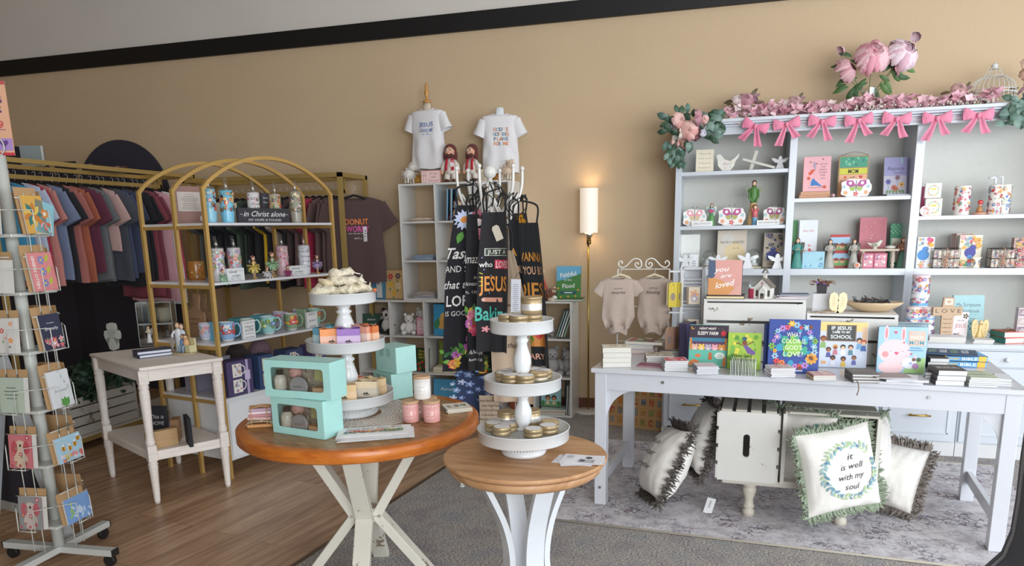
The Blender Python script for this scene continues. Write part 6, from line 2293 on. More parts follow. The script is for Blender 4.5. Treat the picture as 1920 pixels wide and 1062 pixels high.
  mb.ball((.078*k,0,.138*k),(.018*k,.014*k,.02*k),'#e6c9a8')
  obj('face',mb,'paint',o)
 def ps(a,w,h):
  a.rect(-w*.46,h*.06,w*.46,h*.94,'#f0ccc8')
  a.lines(['For this','child','I have prayed'],w*.14,h*.76,h*.14,h*.27,'#6a4a4a',[w*.4,w*.25,w*.56],shear=.3)
  for s in (-1,1):
   a.line([(-w*.32+s*w*.06,h*.1),(-w*.32+s*w*.05,h*.9)],.002,'#6a4a4a')
  a.line([(-w*.45,h*.6),(-w*.2,h*.6)],.002,'#6a4a4a')
 slab('sign_block','pink block sign For this child I have prayed','sign',(791,320,826,341),QF+.05,QT,.03,'#d8a89e',ps,0,5)
 slab('sign_block','small beige block sign tucked behind the second doll','sign',(898,318,914,334),QF+.10,QT,.03,'#d9ccb8',lambda a,w,h:a.dash(0,h*.7,w*.7,4,h*.17,h*.05,'#8a7a68'),0,0)
 for i,(pxx,c) in enumerate(((783,'#d8a04a'),(931,'#d88a3a'))):
  mb=MB()
  mb.lathe([(.035,0),(.04,.04),(.03,.075),(.018,.08)],c,16)
  solo('amber_jar',mb,'gloss',['amber jar mostly hidden beside the first sheep','amber jar behind the coat rack knob'][i],'jar',(aty(pxx,338,QF+.2).x,QF+.22,QT))
tops()
# ================================================================ floor lamp
def lamp():
 g=atz(1104,772,0)
 x,y=g.x,g.y -.02
 t=thing('floor_lamp','slim brass floor lamp with a glowing white cylinder shade','floor lamp',(x,y,0))
 D=math.hypot(x,y)
 z0,z1=atd(1095,437,D).z,atd(1095,354,D).z
 r=(atd(1113,400,D) -atd(1079,400,D)).length/2
 mb=MB()
 mb.lathe([(.115,0),(.115,.014),(.10,.02),(.01,.024)],'#dcd6cc',28)
 obj('base',mb,'gloss',t)
 mb=MB()
 mb.tube([(0,0,.02),(-.005,0,z0 -.06)],.0075,'#b99a52',10)
 obj('pole',mb,'metal',t)
 mb=MB()
 mb.lathe([(.016,z0 -.09),(.018,z0 -.085),(.018,z0 -.05),(.01,z0 -.045)],'#6a5a34',14)
 mb.lathe([(.02,z0 -.045),(.03,z0 -.02),(.034,z0+.01)],'#e8e0d0',14)
 obj('socket',mb,'metal',t)
 m=bpy.data.materials.new('lit_lampshade')
 m.use_nodes=True
 b=m.node_tree.nodes['Principled BSDF']
 b.inputs['Base Color'].default_value=lin('#efe6da')
 b.inputs['Emission Color'].default_value=lin('#ffe9cf')
 b.inputs['Emission Strength'].default_value=.4
 mb=MB()
 mb.lathe([(r,z0),(r,z1)],'#f3ece2',32,caps=False)
 mb.lathe([(r -.003,z1),(r -.003,z0)],'#f3ece2',32,caps=False)
 mb.tube([(r*math.cos(i*PI/16),r*math.sin(i*PI/16),z1) for i in range(32)],.0025,'#b9aa94',5,closed=True)
 obj('lamp_shade',mb,m,t)
 l=bpy.data.lights.new('bulb','POINT')
 l.energy,l.color,l.shadow_soft_size=2.3,(1,.80,.55),.04
 o=bpy.data.objects.new('bulb',l)
 COL.objects.link(o)
 o.parent=t
 o.location=(0,0,(z0+z1)/2)
lamp()
# ================================================================ alphabet puzzle boards
def puzzles():
 Y=5.42
 a,b=atz(1140,797,0),atz(1243,810,0)
 ab=(b -a)
 ang=math.degrees(math.atan2(ab.y,ab.x))
 H=aty(1190,722,a.y).z
 w=ab.length
 L='ABCDEFGHIJLMNOPQRSTUVXYZ'
 cs=['#d8453a','#5a9ad0','#e0b040','#7fa83a','#d8883a','#8f9c3a','#c83a4a','#4a7fb0']
 for i in range(3):
  mb=MB()
  mb.cbox(w,.012,H,'#d3a877',T(0,0,0,-5),.002)
  if i == 0:
   A=Art(mb,T(0,0,0,-5) @ FR(0,-.0065,0))
   for r in range(4):
    for c in range(7):
     u,v=-w/2+w*(c+.55)/7.1,H*(.87 -.235*r)
     A.rect(u -w*.045,v -H*.085,u+w*.045,v+H*.085,'#bf9462')
     A.txt(L[(r*7+c) % 24],u,v,H*.13,cs[(r*3+c) % 8],w*.075,bold=.04)
     A.disc(u+.004,v,.006,cs[(r+c*3) % 8],6)
  solo('puzzle_board',mb,'brushed_wood',['wooden alphabet puzzle board with coloured letters, foremost','wooden puzzle board directly behind the alphabet one','wooden puzzle board closest to the drawer cabinet'][i],'puzzle',((a.x+b.x)/2+.012*i,(a.y+b.y)/2+.02*i,0),ang)
puzzles()
# ================================================================ coat rack and aprons
RX,RY=aty(925,600,4.12).x,4.12
def coat_rack():
 t=thing('coat_rack','white wrought iron coat rack with ball tipped hooks','coat rack',(RX,RY,0),20)
 c='#e4e2dd'
 H=aty(925,333,RY).z
 mb=MB()
 mb.tube([(0,0,.22),(0,0,H)],.014,c,12)
 obj('pole',mb,'gloss',t)
 mb=MB()
 mb.ball((0,0,H+.03),.038,c)
 obj('knob',mb,'gloss',t)
 for i in range(6):
  M=T(0,0,0,0,0,i*60+10)
  mb=MB()
  mb.tube(smooth([(.01,0,H -.34),(.07,0,H -.30),(.15,0,H -.16),(.185,0,H -.05),(.19,0,H+.04)]),.0085,c,8,M)
  mb.tube(smooth([(.012,0,H -.10),(.07,0,H -.20),(.12,0,H -.16),(.165,0,H -.09)]),.0065,c,8,M)
  mb.ball((.19,0,H+.05),.013,c,M)
  mb.tube([(.035+.022*math.cos(q),0,H -.06+.03*math.sin(q)) for q in [k*PI/8 for k in range(16)]],.005,c,6,M,closed=True)
  obj('hook',mb,'gloss',t)
 for i in range(4):
  M=T(0,0,0,0,0,i*90+28)
  mb=MB()
  mb.tube(smooth([(.012,0,.55),(.03,0,.40),(.16,0,.22),(.24,0,.06),(.245,0,.012)]),.009,c,8,M)
  mb.cyl(.016,.01,c,M @ T(.245,0,0),10)
  obj('foot_leg',mb,'gloss',t)
coat_rack()
def apron(label,top,wt,wb,length,col,rz,curve=.5,art=None,lean=(0,0),strap=.18,seed=0,tagc=None,hook=None,kind='cloth',ties=True,vs=1):
 o=thing('apron',label,'apron',top,rz)
 def S(u,v,q=0):
  k=min(1,max(0,-v/length))
  hw=wt+(wb -wt)*min(1,k*2.2) ** .8
  s=u/max(hw,.001)
  R0=hw/(1.25*curve+.001)
  a=u/R0
  y=-(R0*math.cos(a) -R0)*-1
  x=R0*math.sin(a)
  y += .012*math.sin(s*6+seed)*k+.01*noise.noise((s*2,k*3,seed))
  return (x+lean[0]*k,y -q+lean[1]*k,-k*length)
 mb=MB()
 N,Mv=22,24
 for sgn in (0,.004):
  def f(u,v,sgn=sgn):
   k=v
   hw=wt+(wb -wt)*min(1,k*2.2) ** .8
   return S((u*2 -1)*hw,-k*length,-sgn)
  mb.grid(f,N,Mv,col)
 obj('apron_panel',mb,kind,o)
 if art:
  m2=MB()
  art(Art(m2,I4,.0025,wrap=lambda u,v,q:S(u,v*vs,q)))
  obj('apron_print',m2,'paint',o)
 mb=MB()
 hx=hook or (0,.03,strap)
 hx=(hx[0],hx[1],hx[2]*.72)
 for s in (-1,1):
  p0=Vector(S(s*wt*.85,0))
  mb.tube(smooth([p0,p0+Vector((0,.005,strap*.5)),Vector(hx)]),.006,'#1c1a1c',5,flat=.4)
 rd=random.Random(seed)
 for i in range(3 if ties else 0):
  a=Vector(hx)+Vector((rd.uniform(-.02,.02),-.02,0))
  mb.tube(smooth([a,a+Vector((rd.uniform(-.05,.05),-.02,.03)),a+Vector((rd.uniform(-.06,.06),-.03,-.03)),a+Vector((rd.uniform(-.04,.04),-.025,-.10))]),.0045,'#1c1a1c',5,flat=.5)
 obj('strap',mb,'cloth',o)
 if tagc:
  mb=MB()
  M=T(tagc[0],S(tagc[0],tagc[1])[1] -.012,tagc[1],0,tagc[2])
  mb.prism([(-.022,-.04),(.022,-.04),(.022,.03),(.012,.042),(-.012,.042),(-.022,.03)],-.001,.001,'#e0d6c4',M @ T(0,0,0,90))
  mb.tube([M @ Vector((0,0,.035)),(tagc[0]*.5,S(0,0)[1] -.004,0)],.0012,'#222',4)
  obj('price_tag',mb,'paper',o)
 return o
def aprons():
 def at(x,y,Y):
  return aty(x,y,Y)
 rose=['#e06a84','#f2a0b0','#c8486a']
 def bigrose(a,u,v,r,cs=('#e887a0','#f3a9bb','#d8607f')):
  for i,(q,c) in enumerate(((1,cs[0]),(.78,cs[1]),(.55,cs[0]),(.34,cs[2]),(.18,cs[1]))):
   a.flower(u,v,r*q*1.05,c,c,6,i*.5)
   a.disc(u,v,r*q*.72,c,12)
 def bouquet(a,v,w,sd):
  rd=random.Random(sd)
  for i in range(16):
   a.leaf(rd.uniform(-w,w),v+rd.uniform(-.05,.07),.06,rd.uniform(0,180),rd.choice(['#4f8a3a','#7ab04a','#2f6a3a']))
  for i in range(9):
   a.flower(rd.uniform(-w,w)*.9,v+rd.uniform(-.05,.08),rd.uniform(.022,.04),rd.choice(['#f0c040','#e8803a','#c86ac0','#e85a5a','#f0e070','#7a9ae0']),rd.choice(['#8a4a2c','#f2e8a0']),8)
 W='#ece8e4'
 def aA(a):
  for i in range(14):
   a.leaf(.0,-.10,.075,i*360/14,'#c9d2ee',.22)
  a.disc(0,-.10,.026,'#e8902f',14)
  a.leaf(-.01,-.18,.09,250,'#5a9a3a')
  a.leaf(.035,-.19,.08,275,'#a8bce6',.35)
  bigrose(a,.075,-.06,.035)
  a.txt('Taste',-.012,-.33,.075,W,.19,shear=.4,bold=.015)
  a.txt('AND SEE',-.02,-.44,.045,W,.19)
  a.txt('that the',-.02,-.55,.055,W,.2,shear=.3,bold=.01)
  a.txt('LORD',0,-.665,.075,W,.2,bold=.02)
  a.txt('IS GOOD.',-.02,-.755,.035,W,.17)
  a.flower(.06,-.86,.03,'#4a90e0','#fff',4)
  bouquet(a,-1.08,.115,3)
  a.leaf(.04,-.98,.09,75,'#c86ad0',.3)
  a.leaf(.06,-.98,.09,100,'#d88ae0',.3)
  a.leaf(.07,-.98,.08,50,'#b85ac0',.3)
 p=at(872,385,4.0)
 apron('black apron with daisy on top and Taste and See that the Lord is good',p,.055,.115,.94,'#26242a',28,.55,aA,(-.06,.0),seed=1,vs=.80,hook=(.06,.06,.16))
 def aB(a):
  a.txt('Amazing',.0,-.33,.07,W,.16,shear=.45)
  a.txt('imagine',.03,-.47,.03,W,.07,shear=.3)
  a.txt('Amazing',-.01,-.52,.03,W,.1,shear=.4)
  a.txt('Ps. 139',-.02,-.585,.022,W,.07)
  bouquet(a,-.80,.05,4)
  bigrose(a,-.02,-.76,.045)
  bigrose(a,.01,-.88,.05,('#d84a6a','#f07a90','#c03a5a'))
  a.rect(-.02,-.83,.05,-.79,'#9a6a4a')
  a.txt('Always',0,-1.05,.035,W,.09,shear=.4)
  a.txt('Rom. 8:28',0,-1.11,.022,W,.08)
 p=at(886,402,3.93)
 apron('rolled black apron lettered Amazing with a basket of red roses',p,.035,.062,.88,'#242226',6,.95,aB,(.0,0),seed=2,vs=.73,hook=(.02,.07,.16))
 def aC(a):
  bigrose(a,.0,-.15,.048)
  bigrose(a,-.01,-.06,.03,('#f0d8d4','#f8ece6','#e0bcb8'))
  a.leaf(.03,-.1,.06,300,'#6a9a5a')
  a.txt('Amazing',0,-.33,.06,W,.12,shear=.4)
  a.txt('grace',0,-.47,.04,W,.08,shear=.4)
  bouquet(a,-1.20,.06,8)
 p=at(905,402,4.0)
 apron('black apron with a pink rose, half hidden in the middle',p,.04,.07,.92,'#1f1d20',0,.9,aC,(.0,0),seed=3,vs=.72,hook=(.01,.06,.15))
 def aD(a):
  a.rect(-.06,-.288,.085,-.238,'#dfe3d2',10)
  a.w += .001
  a.rect(-.055,-.284,.085,-.242,'#34443a',10)
  a.w += .001
  a.txt('JUST A',.015,-.262,.027,'#f2eee4',.12,bold=.03)
  a.txt('who',-.05,-.345,.036,'#f0ede8',.075,bold=.035)
  a.rect(.0,-.375,.10,-.315,'#d83a5a',10)
  a.w += .0015
  a.txt('LOVES',.05,-.345,.045,'#f8dfe2',.085,bold=.03)
  a.txt('JESUS',.0,-.475,.10,'#f0a050',.17,bold=.04)
  for i in range(4):
   a.line([(-.085,-.40 -.03*i),(-.065,-.41 -.025*i)],.005,'#d8d84a')
  a.rect(-.055,-.60,.05,-.57,'#e8a890')
  a.disc(-.06,-.585,.014,'#e8b8a8',10)
  a.txt('Baking',-.005,-.68,.095,'#4fbfae',.20,bold=.04)
  a.flower(-.05,-.79,.024,'#e8909a','#f2c0c4',5)
  for u,v in ((-.07,-.3),(-.06,-.38),(-.02,-.42),(-.03,-.54),(-.015,-.6)):
   a.disc(u,v,.004,'#a8b8f0',6)
 p=at(930,398,3.86)
 apron('black apron Just a girl who loves Jesus and Baking hung at the front',p,.075,.10,.76,'#2a282c',-6,.6,aD,(-.03,0),seed=4,vs=.80,tagc=(.01,-.11,-22),hook=(.0,.08,.18))
 def aE(a):
  O='#e8a04a'
  a.txt('WANNA',.01,-.23,.06,O,.18,bold=.04,arc=1.5)
  a.line([(-.07,-.32),(-.05,-.30),(-.03,-.325),(-.01,-.305)],.004,'#c8a890')
  a.txt('YOU BO',.03,-.325,.055,'#e8b896',.15,bold=.04)
  a.txt('DIES',.0,-.46,.10,O,.2,bold=.05)
  for i in range(10):
   a.line([(-.09+.02*i,-.60),(-.07+.02*i,-.56)],.002,'#8a8a8e')
  a.rect(-.085,-.86,.09,-.65,'#e0954a',12)
  a.w += .001
  a.line([(-.09+.02*i,-.70+.02*(i % 2)) for i in range(10)],.005,'#5a2c1c')
  a.heart(.03,-.78,.03,'#d84a4a')
  a.leaf(-.02,-.84,.06,80,'#4f9a3a')
  a.txt('MARY',.0,-.93,.04,'#e8a890',.12,bold=.03)
 p=at(988,418,4.02)
 apron('black apron with big orange lettering and a decorated pot, nearest the lamp',p,.09,.115,.80,'#26282c',-16,.5,aE,(.05,0),seed=5,vs=.80,tagc=(-.06,-.10,20),hook=(-.07,.06,.17))
 def aF(a):
  a.txt('A',-.02,-.22,.05,'#e8a04a',.04,bold=.04)
  a.txt('YOU',-.005,-.34,.055,'#e8b896',.07,bold=.04)
  a.txt('L',0,-.46,.10,'#e8a04a',.05,bold=.05)
 p=at(966,412,4.0)
 apron('narrow black apron with orange letters between the tagged ones',p,.04,.055,.72,'#202226',-14,.9,aF,(.04,0),seed=6,vs=.80,hook=(-.04,.06,.16))
 def aG(a):
  for i in range(4):
   a.flower(.0+.02*(i % 2),-.03 -.03*i,.03,'#f0a830','#6a3a1c',9)
 p=at(976,400,4.22)
 apron('dark apron with a sunflower band showing behind the orange lettered one',p,.055,.08,.78,'#2a2624',-20,.5,aG,(.07,0),seed=7,hook=(-.06,-.02,.12))
 def aH(a):
  K='#3a302c'
  a.txt('Give',-.02,-.30,.022,K,.05)
  a.txt('Love Grows',.02,-.38,.03,K,.17,shear=.35)
  a.txt('1:38',-.05,-.45,.02,K,.04)
  a.txt('thankful',.03,-.53,.03,K,.12,shear=.35)
  a.flower(.05,-.2,.02,'#7a6a60','#c9b49c',8)
  a.disc(.06,-.27,.016,'#5a4a44',10)
 p=at(952,470,3.96)
 apron('beige canvas apron with dark script hanging low under the black ones',p,.035,.13,.86,'#cdb59c',-8,.45,aH,(.03,-.0),seed=8,ties=False,hook=(-.02,.05,.2))
 def aI(a):
  rd=random.Random(6)
  for i in range(46):
   u,v=rd.uniform(-.17,.17),rd.uniform(-.64,-.02)
   a.flower(u,v,rd.uniform(.014,.03),rd.choice(['#8fa8d8','#5a78b8','#b8c4e0','#7f94cc']),'#e8ecf4',5)
   a.leaf(u,v,.03,rd.uniform(0,360),rd.choice(['#4a5f8a','#6a86a8']))
 p=at(897,655,4.06)
 apron('navy apron printed all over with blue flowers hanging lowest',p,.10,.14,.43,'#3a4668',4,.5,aI,(0,0),seed=9,vs=.66,ties=False,hook=(0,.05,.2))
 def aJ(a):
  for i in range(14):
   a.txt(['faith','hope','God','Love'][i % 4],(i % 2)*.01,-.03 -.028*i,.014,'#5a4c44',.035,shear=.3)
 for i in range(3):
  p=at(905+12*i,742,3.98)
  o=thing('printed_strap',['beige strap printed with words hanging beside the navy apron','middle beige strap printed with words','beige printed strap nearest the candle stand'][i],'strap',p,0)
  mb=MB()
  mb.grid(lambda u,v:((u -.5)*.045,.004*math.sin(v*6+i),-.30*v),3,10,'#cbb6a0')
  obj('strap_band',mb,'cloth',o)
  mb=MB()
  aJ(Art(mb,FR(0,-.006,.0)))
  obj('strap_print',mb,'paint',o)
  o.location.z=max(o.location.z,.33)
 q=at(965,575,3.78)
 mb=MB()
 mb.cbox(.055,.0015,.29,'#e4e6ee',T(0,0,-.145,0,2))
 a=Art(mb,T(0,0,-.145,0,2) @ FR(0,-.0012,0))
 a.dash(0,.26,.035,22,.0105,.003,'#9a9eb0')
 mb.tube([(0,0,.14),(.005,.03,.17),(0,.16,.19)],.0012,'#222',4)
 solo('care_card',mb,'paper','long white printed care card hanging against the beige apron','card',q,-4)
aprons()
# ================================================================ round tables
BT,BC=.75,Vector((-1.432,2.665))
ST_,SCN=.72,Vector((-.660,2.42))
def m_wood(name,stops,sc=(1,11,1),rot=0,rough=.4,fine=False):
 m,nt,b,N=nodes(name)
 L=nt.links.new
 tc=N('ShaderNodeTexCoord')
 mp=N('ShaderNodeMapping')
 mp.inputs['Scale'].default_value=sc
 mp.inputs['Rotation'].default_value=(0,0,R(rot))
 L(tc.outputs['Object'],mp.inputs[0])
 n=N('ShaderNodeTexNoise',i_Scale=3.2,i_Detail=8.0,i_Roughness=.62,i_Distortion=.6)
 L(mp.outputs[0],n.inputs[0])
 r=m_ramp(N,stops)
 L(n.outputs['Fac'],r.inputs[0])
 src=r.outputs[0]
 if fine:
  ck=N('ShaderNodeTexBrick',i_Scale=1.0,offset=.5)
  ck.inputs['Brick Width'].default_value,ck.inputs['Row Height'].default_value,ck.inputs['Mortar Size'].default_value=.12,.035,.0012
  ck.inputs['Color1'].default_value,ck.inputs['Color2'].default_value,ck.inputs['Mortar'].default_value=lin('#fff'),lin('#ddd0c0'),lin('#9a8266')
  m2=N('ShaderNodeMapping')
  m2.inputs['Rotation'].default_value=(0,0,R(38))
  L(tc.outputs['Object'],m2.inputs[0])
  L(m2.outputs[0],ck.inputs[0])
  mx=N('ShaderNodeMix',data_type='RGBA',blend_type='MULTIPLY')
  mx.inputs[0].default_value=.8
  L(src,mx.inputs[6])
  L(ck.outputs[0],mx.inputs[7])
  src=mx.outputs[2]
 L(src,b.inputs['Base Color'])
 b.inputs['Roughness'].default_value=rough
 return m
def round_tables():
 t=thing('round_table','large round table with orange wooden rim and chipped white crossed legs','table',(BC.x,BC.y,0))
 r=.49
 mb=MB()
 mb.lathe([(r -.045,BT -.006),(r -.045,BT)],'#fff',72)
 obj('inlaid_top',mb,m_wood('inlaid_top_wood',[(.3,'#8a6237'),(.5,'#a87c4c'),(.7,'#bc9463')],(2,9,1),30,.38,True),t)
 mb=MB()
 mb.lathe([(r -.045,BT -.048),(r -.006,BT -.048),(r,BT -.042),(r,BT -.004),(r -.004,BT),(r -.045,BT+.0004)],'#fff',72,caps=False)
 mb.lathe([(0.001,BT -.046),(r -.045,BT -.046)],'#fff',40,caps=False)
 obj('rim',mb,m_wood('orange_rim_wood',[(.3,'#a3541c'),(.5,'#c06c26'),(.72,'#d07f34')],(3,3,14),0,.3),t)
 for i in range(4):
  a=R(i*90+17)
  d=Vector((math.cos(a),math.sin(a),0))
  mb=MB()
  for q,(p,s) in enumerate((((.265,BT -.048),(.045,.325)),((.045,.33),(.30,.0)))):
   A=d*p[0]+Vector((0,0,p[1]))
   B=d*s[0]+Vector((0,0,s[1]))
   mb.bar(A,B,.07,.04,'#d9d5c8')
  obj('leg',mb,'chipped_paint',t,bevel=.003)
 mb=MB()
 mb.cyl(.05,.06,'#d5d1c4',T(0,0,.30),8,smooth=False)
 obj('hub',mb,'chipped_paint',t)
 t=thing('round_table','small round table with pale oak top and curved white legs','table',(SCN.x,SCN.y,0))
 r=.291
 w=m_wood('pale_oak',[(.3,'#a8794e'),(.5,'#c2946a'),(.7,'#cfa57c')],(1.2,8,1),-8,.45)
 mb=MB()
 mb.lathe([(0.001,ST_ -.02),(r -.01,ST_ -.02),(r,ST_ -.012),(r,ST_ -.004),(r -.003,ST_)],'#fff',64)
 obj('top',mb,w,t)
 mb=MB()
 mb.lathe([(.05,ST_ -.058),(r -.035,ST_ -.058),(r -.022,ST_ -.048),(r -.010,ST_ -.021)],'#fff',64)
 obj('under_rim',mb,w,t)
 for i in range(4):
  a=i*90+38
  mb=MB()
  pts=[(.165,ST_ -.058),(.125,.58),(.080,.47),(.058,.36),(.062,.26),(.09,.14),(.14,.05),(.19,0)]
  P=smooth([(x,0,z) for x,z in pts],4)
  n=len(P)
  vs,fs=[],[]
  for p in P:
   for dy,dr in ((-.034,0),(.034,0),(.034,.022),(-.034,.022)):
    vs.append((p.x+dr,dy,p.z))
  for k in range(n -1):
   for j in range(4):
    l=(j+1) % 4
    fs.append((k*4+j,k*4+l,k*4+4+l,k*4+4+j))
  fs += [(0,1,2,3),tuple(range(4*n -1,4*n -5,-1))]
  mb.add(vs,fs,'#dfe3e8',T(0,0,0,0,0,a))
  obj('leg',mb,'gloss',t)
round_tables()
def stand(label,x,y,z,tiers,post,foot,col='#dfe1e2'):
 t=thing('tiered_stand',label,'tray stand',(x,y,z))
 mb=MB()
 mb.lathe([(foot,0),(foot+.004,.012),(foot*.86,.022),(foot*.80,.034),(foot*.5,.05),(.05,tiers[0][0])],col,36)
 for i in range(40):
  a=2*PI*i/40
  mb.ball((foot*.9*math.cos(a),foot*.9*math.sin(a),.022),.0042,col,seg=6,rings=4)
 obj('foot',mb,'gloss',t)
 for i,(h,r) in enumerate(tiers):
  mb=MB()
  k=.042
  mb.lathe([(.001,h),(r -.004,h),(r,h+.004),(r,h+k),(r+.003,h+k+.001),(r+.002,h+k+.003),(r -.002,h+k+.002),(r -.004,h+.032),(.001,h+.031)],col,48)
  obj('tray',mb,'gloss',t)
  if i+1 < len(tiers):
   H=tiers[i+1][0] -h -.004
   mb=MB()
   mb.lathe([(a*1.0,h+.030+b*(H -.026)) for a,b in post],col,24)
   obj('post',mb,'gloss',t)
 return t
def stands():
 g=atz(657,776,BT)
 D=math.hypot(g.x,g.y)
 zz=[atd(660,y,D).z -BT for y in (735,636,549)]
 rr=[.185,(atd(733,636,D) -atd(585,640,D)).length/2,(atd(711,549,D) -atd(585,552,D)).length/2]
 post1=[(.030,0),(.032,.06),(.024,.10),(.034,.14),(.040,.30),(.042,.42),(.032,.6),(.024,.72),(.034,.78),(.022,.84),(.030,.92),(.032,1)]
 post2=[(.028,0),(.030,.1),(.024,.16),(.036,.3),(.026,.45),(.036,.6),(.044,.74),(.034,.88),(.032,1)]
 zz=[q -.042 for q in zz]
 stand('big white three tier stand stacked with soaps and knitted pouches',g.x,g.y,BT+.002,list(zip(zz,rr)),post1,.115)
 soap(g,[z+BT+.002+.0325 for z in zz],rr)
 mb=MB()
 for k in range(9):
  r=.13+.017*k
  mb.tube([(r*math.cos(a)+.003*math.cos(9*a+k),r*math.sin(a),.0035) for a in [i*PI/30 for i in range(60)]],.0035,'#dcd7cf',4,closed=True,flat=.4)
 for i in range(48):
  a=i*PI/24
  mb.tube([(.1*math.cos(a),.1*math.sin(a),.0035),(.268*math.cos(a+.1),.268*math.sin(a+.1),.0035)],.003,'#dcd7cf',4,flat=.4)
 solo('lace_doily',mb,'cloth','white crocheted lace doily spread under the soap stand','doily',(g.x+.03,g.y+.01,BT -.002))
 g=atz(982,850,ST_)
 D=math.hypot(g.x,g.y)
 zz=[atd(983,y,D).z -ST_ for y in (802,708,600)]
 rr=[(atd(1070,800,D) -atd(895,800,D)).length/2 -.003,(atd(1059,708,D) -atd(911,708,D)).length/2 -.003,(atd(1048,600,D) -atd(926,602,D)).length/2 -.003]
 zz=[z -.042 for z in zz]
 P=[(.018,0),(.028,.05),(.018,.09),(.018,.12),(.026,.2),(.031,.38),(.030,.5),(.020,.68),(.017,.76),(.024,.84),(.018,.88),(.022,1)]
 stand('small white three tier stand of gold candle tins',g.x,g.y,ST_+.001,list(zip(zz,rr)),P,.078)
 tins(g,[z+ST_+.001+.0325 for z in zz],rr)
def tins(g,zz,rr):
 vd=math.degrees(math.atan2(-g.y,-g.x))
 G='gold candle tins on the tiered stand'
 def tin(label,lid=True,tall=False):
  t=thing('candle_tin',label,'candle',(0,0,0),0,G)
  r=.0325
  h=.029 if not tall else .056
  mb=MB()
  if tall:
   mb.lathe([(r,0),(r,.012),(r*1.01,.013),(r*1.01,.034),(r,.035),(r,h)],['#b8a27c','#b8a27c','#e8e6e4','#b8a27c','#b8a27c'],24)
  else:
   mb.lathe([(r*.96,0),(r,.002),(r,h*.55)],'#d4cab4' if not lid else '#bca884',24)
  obj('tin_body',mb,'satin_metal',t)
  mb=MB()
  e=h*.5 if not tall else h -.008
  mb.lathe([(r*1.03,e),(r*1.03,h -.002),(r*.97,h),(r*.9,h -.001)],'#b39d78',24)
  obj('lid_rim',mb,'satin_metal',t)
  mb=MB()
  mb.lathe([(r*.88,h -.0012),(r*.86,h -.0002)],'#e9e7e6' if lid else '#cbb48a',24)
  obj('lid_label',mb,'paper',t)
  return t
 base=tin('x')
 op=tin('x',False)
 tall=tin('x',tall=True)
 D=math.hypot(g.x,g.y)
 spots=[[(337,741),(302,757),(278,770,0,'n'),(330,800),(545,712),(548,812),(645,740,1),(653,788)],
             [(355,470),(355,490),(410,508),(440,450),(525,508),(560,460),(625,495,1),(640,475)],
             [(368,178),(475,185),(497,165),(590,180),(485,140)]]
 pos=[[(-.5,.5),(-.86,.05),(-.62,-.42),(-.05,-.72) if 0 else (-.45,-.05),(.25,.62),(.28,-.68),(.78,.12),(.72,-.32)],
           [(-.62,.35),(-.68,.02),(-.42,-.40),(-.25,.68),(.10,-.62),(.45,.62),(.62,-.10),(.78,.30)],
           [(-.70,-.05),(-.12,-.62),(-.05,.2),(.55,-.35),(-.05,.72)]]
 where=['bottom tray','middle tray','top tray']
 ux=Vector((math.cos(R(vd+90)),math.sin(R(vd+90))))   # towards screen right
 uy=Vector((math.cos(R(vd+180)),math.sin(R(vd+180))))  # away
 words=['at the back left rim','at the far left rim','at the front left','inside near the post on the left','behind the post','at the very front','at the right rim, lid off','at the front right']
 words2=['at the back left rim','at the left rim','at the front left','behind the post on the left','at the very front','behind the post on the right','at the front right, lid off','at the back right rim']
 words3=['at the left rim','at the very front','right by the middle','at the front right','at the back']
 n=0
 for k in range(3):
  for i,(a,b) in enumerate(pos[k]):
   r=rr[k] -.007 -.034
   q=Vector((g.x,g.y))+ux*a*r+uy*b*r
   if k == 2 and i == 2:
    q=Vector((g.x,g.y))+uy*.02
   src=op if (k == 0 and i == 6) or (k == 1 and i == 6) else base
   tl=k == 0 and i in (0,4)
   L='gold tin with white label on %s, %s' % (where[k],[words,words2,words3][k][i])
   dup(tall if tl else src,(q.x,q.y,zz[k]),10*i,L)
 q=Vector((g.x,g.y))+ux*(rr[2] -.04)*.50+uy*-.012
 dup(tall,(q.x,q.y,zz[2]+.0305),0,'tall gold tin with white band stacked on others of the top tray',scale=(1.1,1.1,1.05))
 for o in (base,op,tall):
  for ch in list(o.children):
   bpy.data.objects.remove(ch)
  bpy.data.objects.remove(o)
